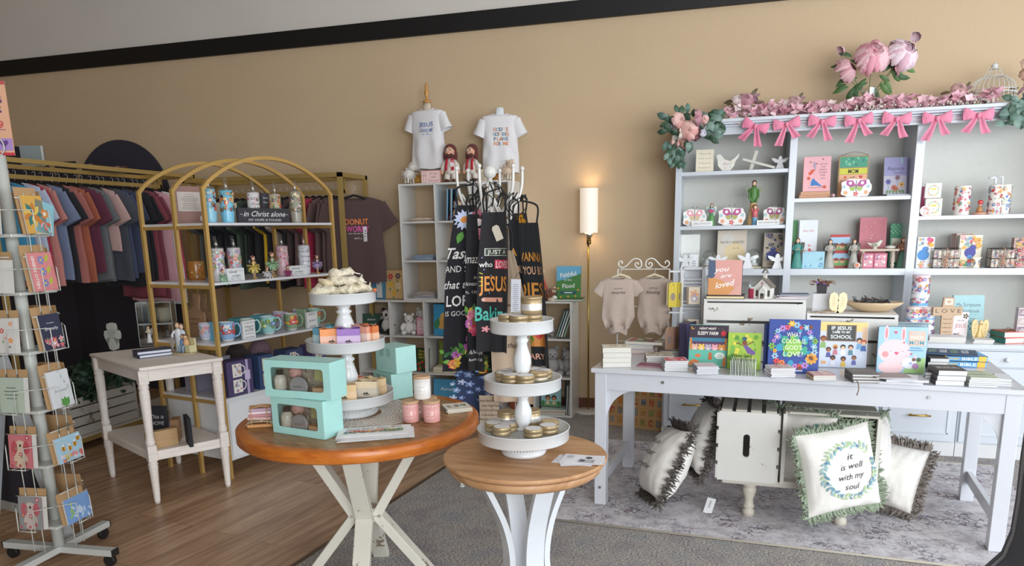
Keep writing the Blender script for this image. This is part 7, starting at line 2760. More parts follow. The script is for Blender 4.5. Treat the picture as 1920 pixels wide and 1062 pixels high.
def soap(g,zz,rr):
 vd=math.degrees(math.atan2(-g.y,-g.x))
 ux=Vector((math.cos(R(vd+90)),math.sin(R(vd+90))))
 uy=Vector((math.cos(R(vd+180)),math.sin(R(vd+180))))
 def one(label,a,b,z,r,top,band,rz,w=.09,h=.072):
  q=Vector((g.x,g.y))+ux*a*(r -.05)+uy*b*(r -.05)
  t=thing('soap_bar',label,'soap',(q.x,q.y,z),vd+90+rz,'handmade soaps on the tiered stand')
  mb=MB()
  def f(u,v):
   x,y=(u -.5)*w,(v -.5)*.034
   return (x,y,h -.006+.007*noise.noise((x*60,y*80,a*9))+.003*math.sin(u*9))
  mb.grid(f,12,4,top)
  mb.box(-w/2,-.017,0,w/2,.017,h -.007,top)
  obj('soap_block',mb,'wax',t)
  mb=MB()
  mb.cbox(w+.0015,.0358,h*.52,band)
  A=Art(mb,FR(0,-.0179,0))
  A.poly([(-.016,.012),(-.008,.02),(-.003,.016),(.002,.023),(.008,.016),(.016,.012)],'#3c3634')
  A.dash(0,.008,.03,1,.01,.002,'#5a5350')
  obj('paper_band',mb,'paper',t)
 z,r=zz[1],rr[1]
 one('orange and pink swirled soap at the front left of the middle tray',-.50,-.72,z,r,'#e8955a','#e6b8a4',6)
 one('purple soap in the middle front of the middle tray',.12,-.92,z,r,'#9a72b8','#cdb6d4',-4,.09)
 one('turquoise blue soap behind the orange one',-.75,-.15,z,r,'#6aa6bc','#b4cfd6',40)
 one('peach soap leaning behind the purple one',.55,-.35,z,r,'#e0a088','#eacfc0',-38)
 one('burnt orange soap at the right of the middle tray',.85,-.25,z,r,'#cf7440','#e2b494',-50)
 one('violet soap half hidden by the post on the middle tray',.2,.2,z,r,'#a890c0','#d8cce0',-20)
 one('green soap at the back of the middle tray',-.3,.6,z,r,'#9ab890','#d6e0ce',15)
 z,r=zz[0],rr[0]
 one('cream oatmeal soap at the front of the bottom tray',-.15,-.95,z,r,'#dcb98a','#e0c09a',4,.095)
 one('cream soap with grey wrap right of the oatmeal one',.55,-.55,z,r,'#e0cdae','#c9bfb0',-18)
 one('honey coloured soap at the right of the bottom tray',.80,-.15,z,r,'#e0c69c','#d2b48c',-30)
 one('coral soap behind the post of the bottom tray',.15,.1,z,r,'#e09a7c','#e8c4b0',30)
 one('pale soap at the left of the bottom tray',-.8,-.4,z,r,'#e4d3b8','#d8c4a4',30)
 z,r=zz[2],rr[2]
 rd=random.Random(5)
 for i,(a,b,dz,rz,sx,cc) in enumerate(((-.75,-.45,.0,15,1.1,'#d2c9b2'),(.0,-.5,.0,-30,.9,'#d8cdb4'),(.75,-.3,.005,-8,1.0,'#dacfb6'),(-.2,.3,.0,50,1,'#c9bc9c'),(.6,.5,.0,70,.9,'#d2c6aa'),(.25,-.25,.038,-14,1.25,'#ddd3bc'),(-.45,.0,.036,24,1,'#cdbf9e'),(.0,.15,.066,40,.95,'#dad0ba'),(-.85,.3,.01,80,.8,'#d6cbb2'))):
  q=Vector((g.x,g.y))+ux*a*(r -.05)+uy*b*(r -.05)
  t=thing('knit_pouch',['cream knitted soap pouch rolled at the left rim','cream knitted pouch lying at the front','cream knitted pouch hanging over the right rim','tan knitted pouch at the back','tan knitted pouch at the back right','broad knitted pouch with a grey printed band on top','tan knitted pouch crumpled on the left of the heap','cream knitted pouch crowning the heap','small knitted pouch at the far left'][i],'pouch',(q.x,q.y,z+dz+.001),vd+90+rz,'knitted pouches on the top tray',None)
  mb=MB()
  def f(u,v):
   an=2*PI*u
   k=1 -(2*v -1) ** 8
   x=(v -.5)*.115*sx
   k2=k*(1 -.35*math.exp(-((v -.8)/.06) ** 2))
   return (x,.036*math.cos(an)*(k2*.95+.05),.019+.019*math.sin(an)*k2*(1+.6*noise.noise((x*40,an,i)))+.014*noise.noise((x*24,i,3)))
  mb.grid(f,16,18,cc,closed=True)
  obj('knit_body',mb,'knit',t)
  mb=MB()
  mb.tube([(.045*sx,.034,.02),(.05*sx,.0,.042),(.045*sx,-.034,.02),(.07*sx,-.04,.014)],.0025,'#efe8d8',5)
  if i in (0,2,4):
   mb.ball((.07*sx,-.044,.014),.009,'#c06a3c')
  obj('drawstring',mb,'cloth',t)
  if i == 5:
   mb=MB()
   A=Art(mb,T(-.01,-.005,.0405),.0005)
   A.rect(-.04,-.012,.04,.014,'#a9a6a4')
   A.txt('NATURAL SOAP',0,.004,.006,'#4a4644',.06)
   A.txt('HANDMADE',0,-.006,.005,'#4a4644',.04)
   obj('printed_band',mb,'paper',t)
stands()
def window_box(label,W_,D_,H_,loc,rz):
 t=thing('gift_box',label,'box',loc,rz,'turquoise bath gift boxes')
 c='#aadcd6'
 mb=MB()
 k=.0015
 mx,mz=.030,.028
 for (x0,x1,z0,z1) in ((-W_/2,W_/2,0,mz),(-W_/2,W_/2,H_ -mz,H_),(-W_/2,-W_/2+mx,mz,H_ -mz),(W_/2 -mx,W_/2,mz,H_ -mz)):
  mb.box(x0,-D_/2,z0,x1,-D_/2+k,z1,c)
 for s in (-1,1):
  for u in (-1,1):
   x,z=s*(W_/2 -mx),H_/2+u*(H_/2 -mz)
   mb.prism([(x,z),(x -s*.012,z),(x -s*.003,z -u*.003),(x,z -u*.012)][::(1 if s*u > 0 else -1)],D_/2 -k,D_/2,c,T(0,0,0,90))
 mb.box(-W_/2,D_/2 -k,0,W_/2,D_/2,H_,c)
 for s in (-1,1):
  mb.box(s*W_/2 -(k if s > 0 else 0),-D_/2+k,0,s*W_/2+(k if s < 0 else 0),D_/2 -k,H_,c)
 mb.box(-W_/2+k,-D_/2+k,0,W_/2 -k,D_/2 -k,k,c)
 mb.box(-W_/2,-D_/2,H_ -k,W_/2,D_/2,H_,'#b2e2dc')
 obj('carton',mb,'paint',t)
 mb=MB()
 mb.box(-W_/2+mx -.004,-D_/2+k+.0005,mz -.004,W_/2 -mx+.004,-D_/2+k+.0009,H_ -mz+.004,'#fff')
 obj('window',mb,'clear',t)
 rd=random.Random(3)
 y=-D_/2+.026
 def P(nm,kd,fn,lb=None):
  mb=MB()
  fn(mb)
  obj(nm,mb,kd,t,lb)
 P('lotion_bottle','gloss',lambda m:m.lathe([(.023,.003),(.024,.066),(.018,.078),(.013,.082),(.013,.10)],['#e9e2d4','#e9e2d4','#e9e2d4','#3a3634'],16,T(-W_/2+mx+.022,y,0)))
 P('silver_tin','gloss',lambda m:(m.cyl(.037,.02,'#b4b3b6',T(-.005,y+.005,.042,90),24),Art(m,FR(-.005,y -.016,.042)).txt('BODY BUTTER',0,0,.006,'#55555a',.04)))
 P('bath_bomb','wax',lambda m:m.ball((-.035,y+.018,H_ -mz -.022),.026,'#efb8b0'))
 P('soap_block','wax',lambda m:m.cbox(.055,.03,.034,'#e0b690',T(W_/2 -mx -.03,y,.008)))
 P('green_soap','wax',lambda m:m.cbox(.06,.03,.045,'#c4c488',T(W_/2 -mx -.032,y+.02,H_ -mz -.052,0,10)))
 def shred(m):
  for i in range(90):
   a=Vector((rd.uniform(-W_*.38,W_*.38),rd.uniform(y -.01,D_/2 -.02),rd.uniform(.004,H_*.7)))
   m.bar(a,a+Vector((rd.uniform(-.03,.03),rd.uniform(-.01,.01),rd.uniform(-.015,.015))),.003,.0005,rd.choice(['#bda488','#8a7560','#d2bd9e','#5f554c']))
  m.box(-W_/2+.004,D_/2 -.03,.003,W_/2 -.004,D_/2 -.026,H_ -.004,'#cdbfae')
 P('paper_shred','paper',shred)
 return t
def big_table_things():
 a,b=atz(513,811,BT),atz(609,826,BT)
 W_=(b -a).length
 ang=math.degrees(math.atan2(b.y -a.y,b.x -a.x))
 n=Vector((-math.sin(R(ang)),math.cos(R(ang))))
 D_=.105
 D=math.hypot(*((a+b)/2).xy)
 H_=atd(557,748,D).z -BT
 c=(a+b)/2
 window_box('turquoise gift box with a window of bath things, lower of two',W_,D_,H_,(c.x+n.x*D_/2,c.y+n.y*D_/2,BT+.001),ang)
 W2=W_*1.12
 window_box('turquoise gift box with a wider window, upper of two',W2,D_*1.0,H_*.98,(c.x+n.x*D_/2+.004,c.y+n.y*D_/2,BT+H_+.002),ang+8)
 for i,(p,dz,rz) in enumerate((((733,746),0,-32),((741,746),.1215,-28))):
  q=atz(*p,BT)
  mb=MB()
  mb.cbox(.155,.115,.12,'#a9d6cf' if i else '#a4d2ca',b=.0015)
  A=Art(mb,FR(0,-.0575,0))
  A.dash(-.03,.106,.035,6,.006,.0022,'#5f8f86',2)
  A.dash(.02,.106,.035,6,.006,.0022,'#5f8f86',3)
  solo('closed_gift_box',mb,'paint',['closed turquoise box standing behind the candles, lower of two','closed turquoise box behind the candles, upper of two'][i],'box',(q.x+.0,q.y+.03,BT+.001+dz),rz)
 q=atz(482,802,BT)
 t=thing('soap_bundle','raffia tied bundle of pink soaps on a knitted cloth','soap bundle',(q.x,q.y+.03,BT+.001),25)
 mb=MB()
 mb.cbox(.10,.08,.014,'#c8925e',T(0,0,0),.003)
 obj('wooden_dish',mb,'brushed_wood',t)
 mb=MB()
 mb.grid(lambda u,v:((u -.5)*.12,(v -.5)*.09,.024+.008*math.sin(u*20)*math.sin(v*18)*.4 -.02*(abs(2*u -1) ** 4)),20,14,'#d9cba6')
 obj('knit_cloth',mb,'knit',t)
 for i in range(4):
  mb=MB()
  mb.cbox(.095 -.004*i,.05,.011,['#d8b4b0','#c48a90','#e3cfd6','#b99aae'][i],T(.002*(i % 2),0,.028+.0118*i,0,0,6*i -8),.002)
  obj('soap_slice',mb,'wax',t)
 mb=MB()
 rd=random.Random(2)
 for i in range(22):
  z=.078+rd.uniform(0,.008)
  mb.tube([(rd.uniform(-.05,-.02),rd.uniform(-.03,.03),z -.008),(0,rd.uniform(-.01,.01),z),(rd.uniform(.02,.05),rd.uniform(-.03,.03),z -.004)],.0013,'#c49a6c',4)
 for s in (-.03,.03):
  mb.tube([(s,-.035,.0),(s,-.034,.075),(s,0,.082),(s,.034,.075),(s,.035,.0)],.002,'#c49a6c',4)
 obj('raffia',mb,'paper',t)
 a,b=atz(632,832,BT),atz(779,822,BT)
 w=(b -a).length
 ang=math.degrees(math.atan2(b.y -a.y,b.x -a.x))
 m=(a+b)/2
 n=Vector((-math.sin(R(ang)),math.cos(R(ang))))
 for i in range(3):
  t=thing('tea_towel',lab(3,'folded white tea towel','at the front of the large table')[i],'towel',(m.x+n.x*.075 -.004*i,m.y+n.y*.075,BT+.001+.0065*i),ang+[2,-2,0][i])
  mb=MB()
  def f(u,v,z0=0):
   x,y=(u -.5)*(w -.006*i),(v -.5)*.145
   return (x+.01*(v -.5),y,.0055+.0012*noise.noise((x*14,y*14,i)) -(.0045 if u in (0,1) or v in (0,1) else 0))
  mb.grid(f,16,10,'#eceaea')
  mb.grid(lambda u,v:((.5 -u)*(w -.006*i)+.01*(v -.5),(v -.5)*.145,.0004),2,2,'#eceaea')
  obj('towel_cloth',mb,'cloth',t)
  if i == 2:
   mb=MB()
   A=Art(mb,T(0,0,.0075),.0002)
   A.txt('God Says You Are',.0,.028,.02,'#54545a',w*.72,shear=.35,rot=3)
   rd=random.Random(7)
   for k in range(13):
    u=-w*.34+w*.68*k/12
    A.flower(u,-.012+.006*math.sin(k),.015,rd.choice(['#c8545a','#e8a04e','#5a86b0','#d88aa0','#6a9a6a','#b8503a']),'#f2d070',6)
    A.leaf(u,-.03,.02,rd.uniform(0,180),'#6a8a5a')
   obj('towel_print',mb,'paint',t)
 def jar(label,px_,py_,z,col,r=.034,h=.078):
  q=atz(px_,py_,z) if z < .8 else None
  t=thing('candle_jar',label,'candle',(q.x,q.y,z+.001) if q else (0,0,z+.001),0)
  mb=MB()
  mb.lathe([(r*.9,0),(r,.004),(r,h)],col,28)
  A=Art(mb,I4,.0005,cylwrap(r))
  cc='#f6e6e4' if col != '#e6e2de' else '#cfcac6'
  for i in range(12):
   A.leaf(-.03+.0055*i,h*.86+.002*math.sin(i*2),.006,30+60*(i % 2),cc)
  for k,s in enumerate(['strong','brave','and loved']):
   A.txt(s,.006,h*(.62 -.17*k),.0065,cc,.030,shear=.3)
  obj('jar_body',mb,'gloss',t)
  mb=MB()
  mb.lathe([(r*1.02,h),(r*1.03,h+.002),(r*1.03,h+.008),(r*.98,h+.010)],'#c3a07c',28)
  obj('wooden_lid',mb,'brushed_wood',t)
  return t
 D=0
 j1=jar('pink candle jar with wooden lid, nearer the soap stand',771,791,BT,'#e2a6a2')
 j2=jar('pink candle jar with wooden lid, nearer the table edge',810,791,BT,'#e2a6a2')
 j3=jar('white candle jar with wooden lid balanced on the pink pair',0,0,BT+.090,'#e6e2de',.034,.084)
 m=(j1.location+j2.location)/2
 j3.location=(m.x -.004,m.y+.03,BT+.090)
 j4=jar('pink candle jar hidden behind the pair, only its lid showing',800,770,BT,'#e2a6a2')
 j4.location=(m.x+.006,m.y+.065,BT+.001)
 for i in range(4):
  q=atz(852,772,BT)
  def A(a,w,h):
   a.rect(-w/2,0,w/2,h,'#e6e0d2')
   a.scatter(-w*.4,h*.3,w*.4,h*.7,30,['#7a5a5a','#b87a7a','#5a6a5a','#4a4a4a'],.008,2)
  book('printed_napkin',lab(4,'printed paper napkin','at the far rim of the large table')[i],.11,.11,.0035,'#e3dccb',(q.x+.0,q.y+.03,BT+.0008+.0042*i),34+[3,-4,2,0][i],True,hard=False,cat='napkin',art=A if i == 3 else None)
 q=atz(803,770,BT)
 for i,(dx,dy,rz,c) in enumerate(((1078,872,-18,'#e4e4ea'),(1086,874,8,'#e9e9ee'),(1096,872,-4,'#e6e6ec'),(1092,872,-14,'#ecebf0'))):
  q=atz(dx,dy -8,ST_)
  mb=MB()
  mb.cbox(.14,.095,.0008,c)
  if i == 3:
   a=Art(mb,T(0,0,.0008),.0004)
   a.disc(.02,.018,.012,'#4a4a52',16)
   a.rect(-.01,-.035,.045,-.002,'#a9a8b0')
   a.rect(-.005,-.028,.01,-.004,'#5f5f6a')
   a.rect(.015,-.028,.035,-.012,'#c9c9d0')
   a.dash(-.045,.03,.03,5,.007,.002,'#9a9aa6')
  else:
   Art(mb,T(0,0,.0008),.0004).dash(-.045,.035,.035,1,.01,.003,'#8a8a96')
  solo('flyer_card',mb,'paper',lab(4,'white printed flyer card','on the small round table')[i],'card',(q.x,q.y,ST_+.0006+.0012*i),rz+12)
big_table_things()
# ================================================================ gold arched shelf
def arched():
 F=atz(434,898,0)
 zt=1.78
 Rt=atz(619,363,zt)
 U=(Rt -F)
 U.z=0
 Wd=U.length
 U.normalize()
 V=Vector((-U.y,U.x,0))
 ang=math.degrees(math.atan2(U.y,U.x))
 dep=[0,.265,.575]
 t=thing('arched_shelf','gold framed arched shelf with white boards and a white drawer','shelf',F,ang)
 g='#d6b06a'
 k=.022
 for d in dep:
  mb=MB()
  for x in (0,Wd):
   mb.cbox(k,k,zt,g,T(x,d,0))
  P=[(0,d,zt -k/2)]
  rad=(Wd*Wd/4+.2*.2)/.4
  am=math.asin(Wd/2/rad)
  for i in range(1,24):
   a=am*(i/12 -1)
   P.append((Wd/2+rad*math.sin(a),d,zt+.2 -rad*(1 -math.cos(a))))
  P.append((Wd,d,zt -k/2))
  pp=[Vector(q) for q in P]
  mb.tube(pp,k*.68,g,4)
  obj('arch_frame',mb,'satin_metal',t)
 zs=[1.562,1.209,.839,.495]
 for z in zs:
  mb=MB()
  mb.box(.006,-.004,z,Wd -.006,dep[2],z+.015,'#d9dade')
  obj('board',mb,'gloss',t)
  for x in (0,Wd):
   mb=MB()
   mb.box(x -.009,0,z -.02,x+.009,dep[2],z,g)
   obj('side_rail',mb,'satin_metal',t)
 mb=MB()
 mb.box(.02,.004,.11,Wd -.02,dep[2] -.02,.494,'#d8dadd')
 mb.box(.03,-.004,.13,Wd/2 -.003,.004,.48,'#e0e2e5')
 mb.box(Wd/2+.003,-.004,.13,Wd -.03,.004,.48,'#e0e2e5')
 obj('drawer_box',mb,'gloss',t)
 def loc(px_,py_,off):
  d=ray(px_,py_)
  O=F+V*off
  q=(O -EYE).dot(V)/d.dot(V)
  return (EYE+d*q)
 def place(px_,off,z):
  p=loc(px_,450,off)
  for y in range(330,760,4):
   q=loc(px_,y,off)
   if q.z < z:
    p=q
    break
  return Vector((p.x,p.y,z))
 def wide(x0,x1,y,off):
  return (loc(x1,y,off) -loc(x0,y,off)).length
 def tumbler(label,px_,off,z,r,h,cols,bg,seed,straw=True,words=None,n=60):
  p=place(px_,off,z)
  t=thing('tumbler',label,'tumbler',p,seed*7 % 20+20,'printed tumblers on the arched shelf')
  mb=MB()
  r *= 1.08
  mb.lathe([(r*.86,0),(r*.88,.01),(r,h*.35),(r,h)],bg,24)
  a=Art(mb,I4,.0009,cylwrap(r))
  a.scatter(-r*1.7,h*.32,r*1.7,h*.97,n,cols,r*.32,seed)
  if words:
   for i,s in enumerate(words):
    a.txt(s,r*.3,h*(.8 -.17*i),h*.07,'#6a4a52',r*1.3)
  obj('cup',mb,'gloss',t)
  mb=MB()
  mb.lathe([(r*1.01,h),(r*.98,h+.006),(r*.5,h+.008)],'#dfe6ea',24)
  obj('lid',mb,'clear2',t)
  if straw:
   mb=MB()
   mb.tube([(.01,0,h*.9),(-.004,0,h+.075)],.011,'#e4e8ec',8)
   obj('wrapped_straw',mb,'clear2',t)
 Z=1.5775
 T1=['#d8703a','#4a6a9c','#e8b04e','#5a3a34','#7fb0c8','#c8503c']
 tumbler('pale blue patterned tumbler closest to the front gold post',396,.10,Z,.037,.20,T1,'#8cc4da',3)
 tumbler('sky blue tumbler with brown and black faces',429,.08,Z,.038,.195,['#5a3a34','#e0a070','#3a2a2a','#d8703a','#f0d0a0'],'#7fc4e0',4)
 tumbler('white tumbler with mauve lettering behind the wooden sign',479,.16,Z,.036,.195,['#b86a80','#6a7a6a','#d8a0a8'],'#e3e2e4',5,True,['BLESSED','always','BRIDE','LOVED'],30)
 tumbler('tumbler with red and gold flowers behind the sign',519,.16,Z,.035,.19,['#b8483e','#d8a84e','#4a5a6a','#7a8a5a'],'#c8b8a4',6)
 tumbler('striped floral tumbler at the end of the top board',557,.10,Z,.036,.21,['#6a7a5a','#b85a5a','#d8c08a','#3a4a5a','#e0d8cc'],'#a9a396',8)
 p=place(496,.07,Z)
 w=wide(449,544,410,.07)
 mb=MB()
 h=loc(496,391,.07).z -Z
 mb.cbox(w,.025,h,'#3c3a40',b=.002)
 a=Art(mb,FR(0,-.0125,0))
 a.txt('in Christ alone',0,h*.62,h*.36,'#e6e4e4',w*.82,shear=.35,bold=.005)
 a.txt('MY HOPE IS FOUND',0,h*.20,h*.17,'#dcdada',w*.64)
 for s in (-1,1):
  a.line([(s*w*.42,h*.55),(s*w*.46,h*.6),(s*w*.47,h*.54)],.002,'#e6e4e4')
 solo('wooden_sign',mb,'matte','black sign In Christ alone my hope is found on the top board','sign',p,ang)
 p=place(500,.22,Z)
 mb=MB()
 mb.cbox(.07,.02,.20,'#47454c')
 a=Art(mb,FR(0,-.01,0))
 a.txt('love',0,.17,.016,'#dddbe0',.045,shear=.35)
 a.txt('Never',0,.14,.014,'#dddbe0',.04)
 solo('wooden_sign',mb,'matte','narrow dark Love sign standing behind the tumblers','sign',p,ang)
 p=place(362,.42,Z)
 mb=MB()
 mb.cbox(.24,.012,.235,'#a9837c')
 a=Art(mb,FR(0,-.006,0))
 a.rect(-.09,.08,.07,.20,'#ded4cc')
 a.dash(-.01,.17,.12,8,.011,.003,'#8f8580')
 a.txt('DOLLAR',-.01,.186,.008,'#c47a80',.06)
 a.rect(.05,.02,.09,.05,'#e6e0da')
 solo('gift_set_box',mb,'paper','dusty rose boxed set with a white text panel at the arch end','box',p,ang -10)
 for i,(px_,o) in enumerate(((336,.45),(410,.25),(438,.25))):
  if i:
   p=place(px_,.24,Z)
   mb=MB()
   mb.cbox(.07,.012,.13,'#c9c0a8')
   solo('craft_card',mb,'paper',['','cream card standing between the two blue tumblers','cream card standing behind the sky blue tumbler'][i],'card',p,ang)
 Z=1.2245
 T2=['#d88a9a','#8f9ab8','#d8b0a0','#9a86a8','#c86a70','#7fa88a']
 tumbler('white tumbler with pink and lilac flowers behind the front post',411,.10,Z,.040,.20,T2,'#dcd8dc',13,True,None,80)
 tumbler('second white tumbler with pink and lilac flowers',443,.11,Z,.037,.20,T2,'#dad6da',14,True,None,80)
 tumbler('pink tumbler with mauve petals behind the magenta fairy',532,.13,Z,.037,.20,['#a86a80','#d8a0b0','#c4889a'],'#d2adb6',15,True,None,40)
 tumbler('grey white tumbler printed with rows of script',573,.10,Z,.037,.20,['#9aa8a0','#c9cfcc'],'#d3d3dc',16,True,['be still','and know','that I am','God'],16)
 def js(px_,y0,label):
  p=place(px_,.055,Z)
  w=wide(px_ -16,px_+16,515,.055)
  h=loc(px_,y0,.055).z -Z
  mb=MB()
  mb.cbox(w,.02,h,'#dfe1e2',b=.001)
  a=Art(mb,FR(0,-.01,0))
  a.txt('God',-w*.16,h*.74,h*.2,'#2c2c30',w*.46,shear=.3,bold=.01)
  a.txt('WILL NOT',w*.28,h*.78,h*.06,'#2c2c30',w*.3)
  a.txt('judge',0,h*.42,h*.16,'#2c2c30',w*.5,shear=.3)
  a.rect(-w*.4,h*.27,w*.4,h*.28,'#2c2c30')
  a.txt('BUT I WILL',0,h*.14,h*.1,'#2c2c30',w*.6)
  solo('block_sign',mb,'paint',label,'sign',p,ang)
 js(442,503,'white God will not judge block sign in front of the floral tumblers')
 js(559,498,'white God will not judge block sign in front of the script tumbler')
 def fairy(label,px_,off,z,col,h,rz,sit=False):
  p=place(px_,off,z)
  t=thing('flower_fairy',label,'fairy figurine',p,ang+rz,'flower fairies on the second board')
  k=h/.15
  z0=0 if sit else .055*k
  mb=MB()
  rd=random.Random(px_)
  for i in range(44):
   a,q=rd.uniform(0,2*PI),rd.uniform(-.8,.8)
   M=T(0,0,z0+(.045 if sit else .03)*k) @ Euler((0,q+.25,a)).to_matrix().to_4x4()
   mb.grid(lambda u,v,M=M:((.006+u*.042)*k,(v -.5)*.028*k*math.sin(PI*min(1,u+.25))*1.3,-.012*k*u*u+.006*k*math.sin(v*PI)),3,2,col,M)
  obj('petal_skirt',mb,'petal',t)
  mb=MB()
  mb.lathe([(.008*k,z0+.035*k),(.010*k,z0+.055*k),(.005*k,z0+.072*k)],col,10)
  for s in (-1,1):
   mb.tube([(s*.009*k,0,z0+.066*k),(s*.02*k,-.006,z0+.052*k),(s*.01*k,-.014*k,z0+.058*k)],.003*k,'#e2b496',6)
  obj('torso',mb,'paint',t)
  mb=MB()
  mb.ball((0,0,z0+.088*k),.0135*k,'#e2b496')
  obj('head',mb,'paint',t)
  mb=MB()
  mb.ball((0,.003*k,z0+.092*k),(.0145*k,.0135*k,.0135*k),'#6a3a2c')
  mb.ball((0,.004*k,z0+.108*k),.007*k,'#6a3a2c')
  for i in range(7):
   mb.ball((.013*k*math.cos(i*.9),.003+.012*k*math.sin(i*.9),z0+.101*k),.003*k,'#e0a0a8')
  obj('hair',mb,'paint',t)
  mb=MB()
  for s in (-1,1):
   if sit:
    mb.tube([(s*.01*k,-.01,.03*k),(s*.014*k,-.05*k,.012*k),(s*.016*k,-.056*k,-.02*k)],.004*k,col,6)
    mb.ball((s*.018*k,-.062*k,-.022*k),.006*k,col)
   else:
    mb.tube([(s*.006*k,0,z0+.02*k),(s*.007*k,0,.006)],.0035*k,'#d8b08a',6)
    mb.ball((s*.008*k,-.005*k,.006*k),(.006*k,.01*k,.006*k),'#c89a4a')
  obj('legs',mb,'paint',t)
  mb=MB()
  for s in (-1,1):
   mb.prism([(0,0),(.028*k,.022*k),(.036*k,.008*k),(.028*k,-.012*k)],-.0004,.0004,'#d9dde0',T(0,.009*k,z0+.06*k) @ Matrix.Scale(s,4,(1,0,0)) @ T(0,0,0,90))
  obj('wings',mb,'clear2',t)
 fairy('yellow petal fairy standing on tiptoe',478,.06,Z,'#e2cc72',.135,0)
 fairy('green petal fairy behind the white one',513,.12,Z,'#a5c8a0',.15,0)
 fairy('fluffy white petal fairy sitting in the middle of the board',502,.045,Z,'#e0dfe2',.10,0,True)
 fairy('magenta petal fairy sitting by the block sign',541,.04,Z,'#a8487a',.10,-10,True)
 fairy('lilac petal fairy at the end of the second board',596,.06,Z,'#b9a6cc',.12,5)
 fairy('mint petal fairy dangling her legs over the board edge',419,.035,Z,'#a9cdb0',.105,0,True)
 p=place(370,.42,Z)
 canister('amber glass tumbler with embossed crosses at the arch end',p.x,p.y,Z,.055,.12,['#8a5a24','#b87a34'],'#a56c30',4,24,.012,name='amber_cup',cat='cup')
 Z=.8545
 def mug(label,px_,off,cols,bg,seed,k=1.0):
  p=place(px_,off,Z)
  t=thing('coffee_mug',label,'mug',p,ang -58+seed*9 % 16,'patterned mugs on the arched shelf')
  r,h=.044*k,.108*k
  mb=MB()
  mb.lathe([(r*.62,0),(r*.8,.012),(r*.96,h*.4),(r,h*.75),(r*.97,h),(r*.92,h),(r*.9,h*.7),(r*.6,.012),(.001,.01)],['#e2e0dc']*1+[bg]*3+['#e6e4e0']*4,22)
  a=Art(mb,I4,.0008,cylwrap(r*1.0))
  a.scatter(-r*1.5,h*.35,r*1.5,h*.93,26,cols,r*.38,seed)
  obj('cup',mb,'gloss',t)
  mb=MB()
  mb.tube(smooth([(r*.9,0,h*.85),(r*1.35,0,h*.9),(r*1.65,0,h*.62),(r*1.4,0,h*.3),(r*.85,0,h*.22)]),.005*k,bg,8)
  obj('handle',mb,'gloss',t)
 def mbox(label,px_,off,c,w=.11,h=.115):
  p=place(px_,off,Z)
  mb=MB()
  mb.cbox(w,.09,h,c,b=.001)
  Art(mb,FR(0,-.045,0)).scatter(-w*.45,.01,w*.45,h*.95,16,['#7fb0c8','#e6e0d4','#c8706a','#8ab08a'],.014,px_)
  solo('mug_box',mb,'paint',label,'box',p,ang)
 mug('blue mug with a red cardinal near the front gold post',428,.07,['#c83c34','#6f9ac8','#e0e4ea','#b8483e'],'#8fb0d4',3,1.1)
 mug('green mug with flowers behind the Heart Coffee sign',466,.10,['#8ab86a','#e8c04e','#d8706a'],'#a9cfc0',5,1.08)
 mug('turquoise mug with a green owl',505,.06,['#7ab04a','#5a8a4a','#e6e8b0','#6a8ad0'],'#9ccfd0',7,1.1)
 mug('green and yellow mug with red striped cupcakes',548,.07,['#c8403a','#e0b84a','#7a9a6a','#d8604a'],'#8fa88a',9,1.05)
 mug('sage mug with yellow bird behind the Saved by Grace sign',590,.12,['#e8b84a','#6a9aa8','#c8503c'],'#8fb8a8',11,1.1)
 mug('lilac rimmed mug in the back row beside the first gold post',388,.24,T2,'#c4c4d8',13,1.0)
 mug('pale mug in the back row between cardinal and green mugs',446,.25,T2,'#b8cfe0',15)
 mug('white mug in the back row behind the owl',488,.30,T2,'#d8d8e4',17)
 mug('lavender rimmed mug in the back row behind the cupcake mug',524,.30,T2,'#c9c2dc',19)
 mug('violet rimmed mug in the back row near the shelf end',560,.28,T2,'#bdb8d8',21)
 mbox('turquoise mug box beside the cardinal mug',410,.17,'#6fb0c8',.07)
 mbox('teal mug box between cardinal and owl mugs',452,.20,'#5aa8b0')
 mbox('blue mug box behind the owl mug',492,.20,'#6ab4c4')
 mbox('light green patterned mug box at the shelf end',575,.20,'#a8c4a0')
 for px_,rows,label in ((467,['WITH JESUS IN HER','Heart','and COFFEE','in her hand she is','UNSTOPPABLE'],'white block sign about Heart and Coffee among the mugs'),(585,['SAVED BY','grace','COFFEE'],'white Saved by Grace block sign at the end of the mug row')):
  p=place(px_,.03,Z)
  mb=MB()
  w,h=(.10,.115) if px_ < 500 else (.10,.11)
  mb.cbox(w,.02,h,'#e2e2e2',b=.001)
  a=Art(mb,FR(0,-.01,0))
  n=len(rows)
  for i,s in enumerate(rows):
   big=s in ('Heart','grace','COFFEE','and COFFEE','SAVED BY')
   a.txt(s,0,h*(.88 -(.8/max(1,n -1))*i),h*(.15 if big else .07),'#2c2c30',w*(.7 if big else .8),shear=.3 if s in ('Heart','grace') else 0)
  solo('block_sign',mb,'paint',label,'sign',p,ang)
 Z=.5105
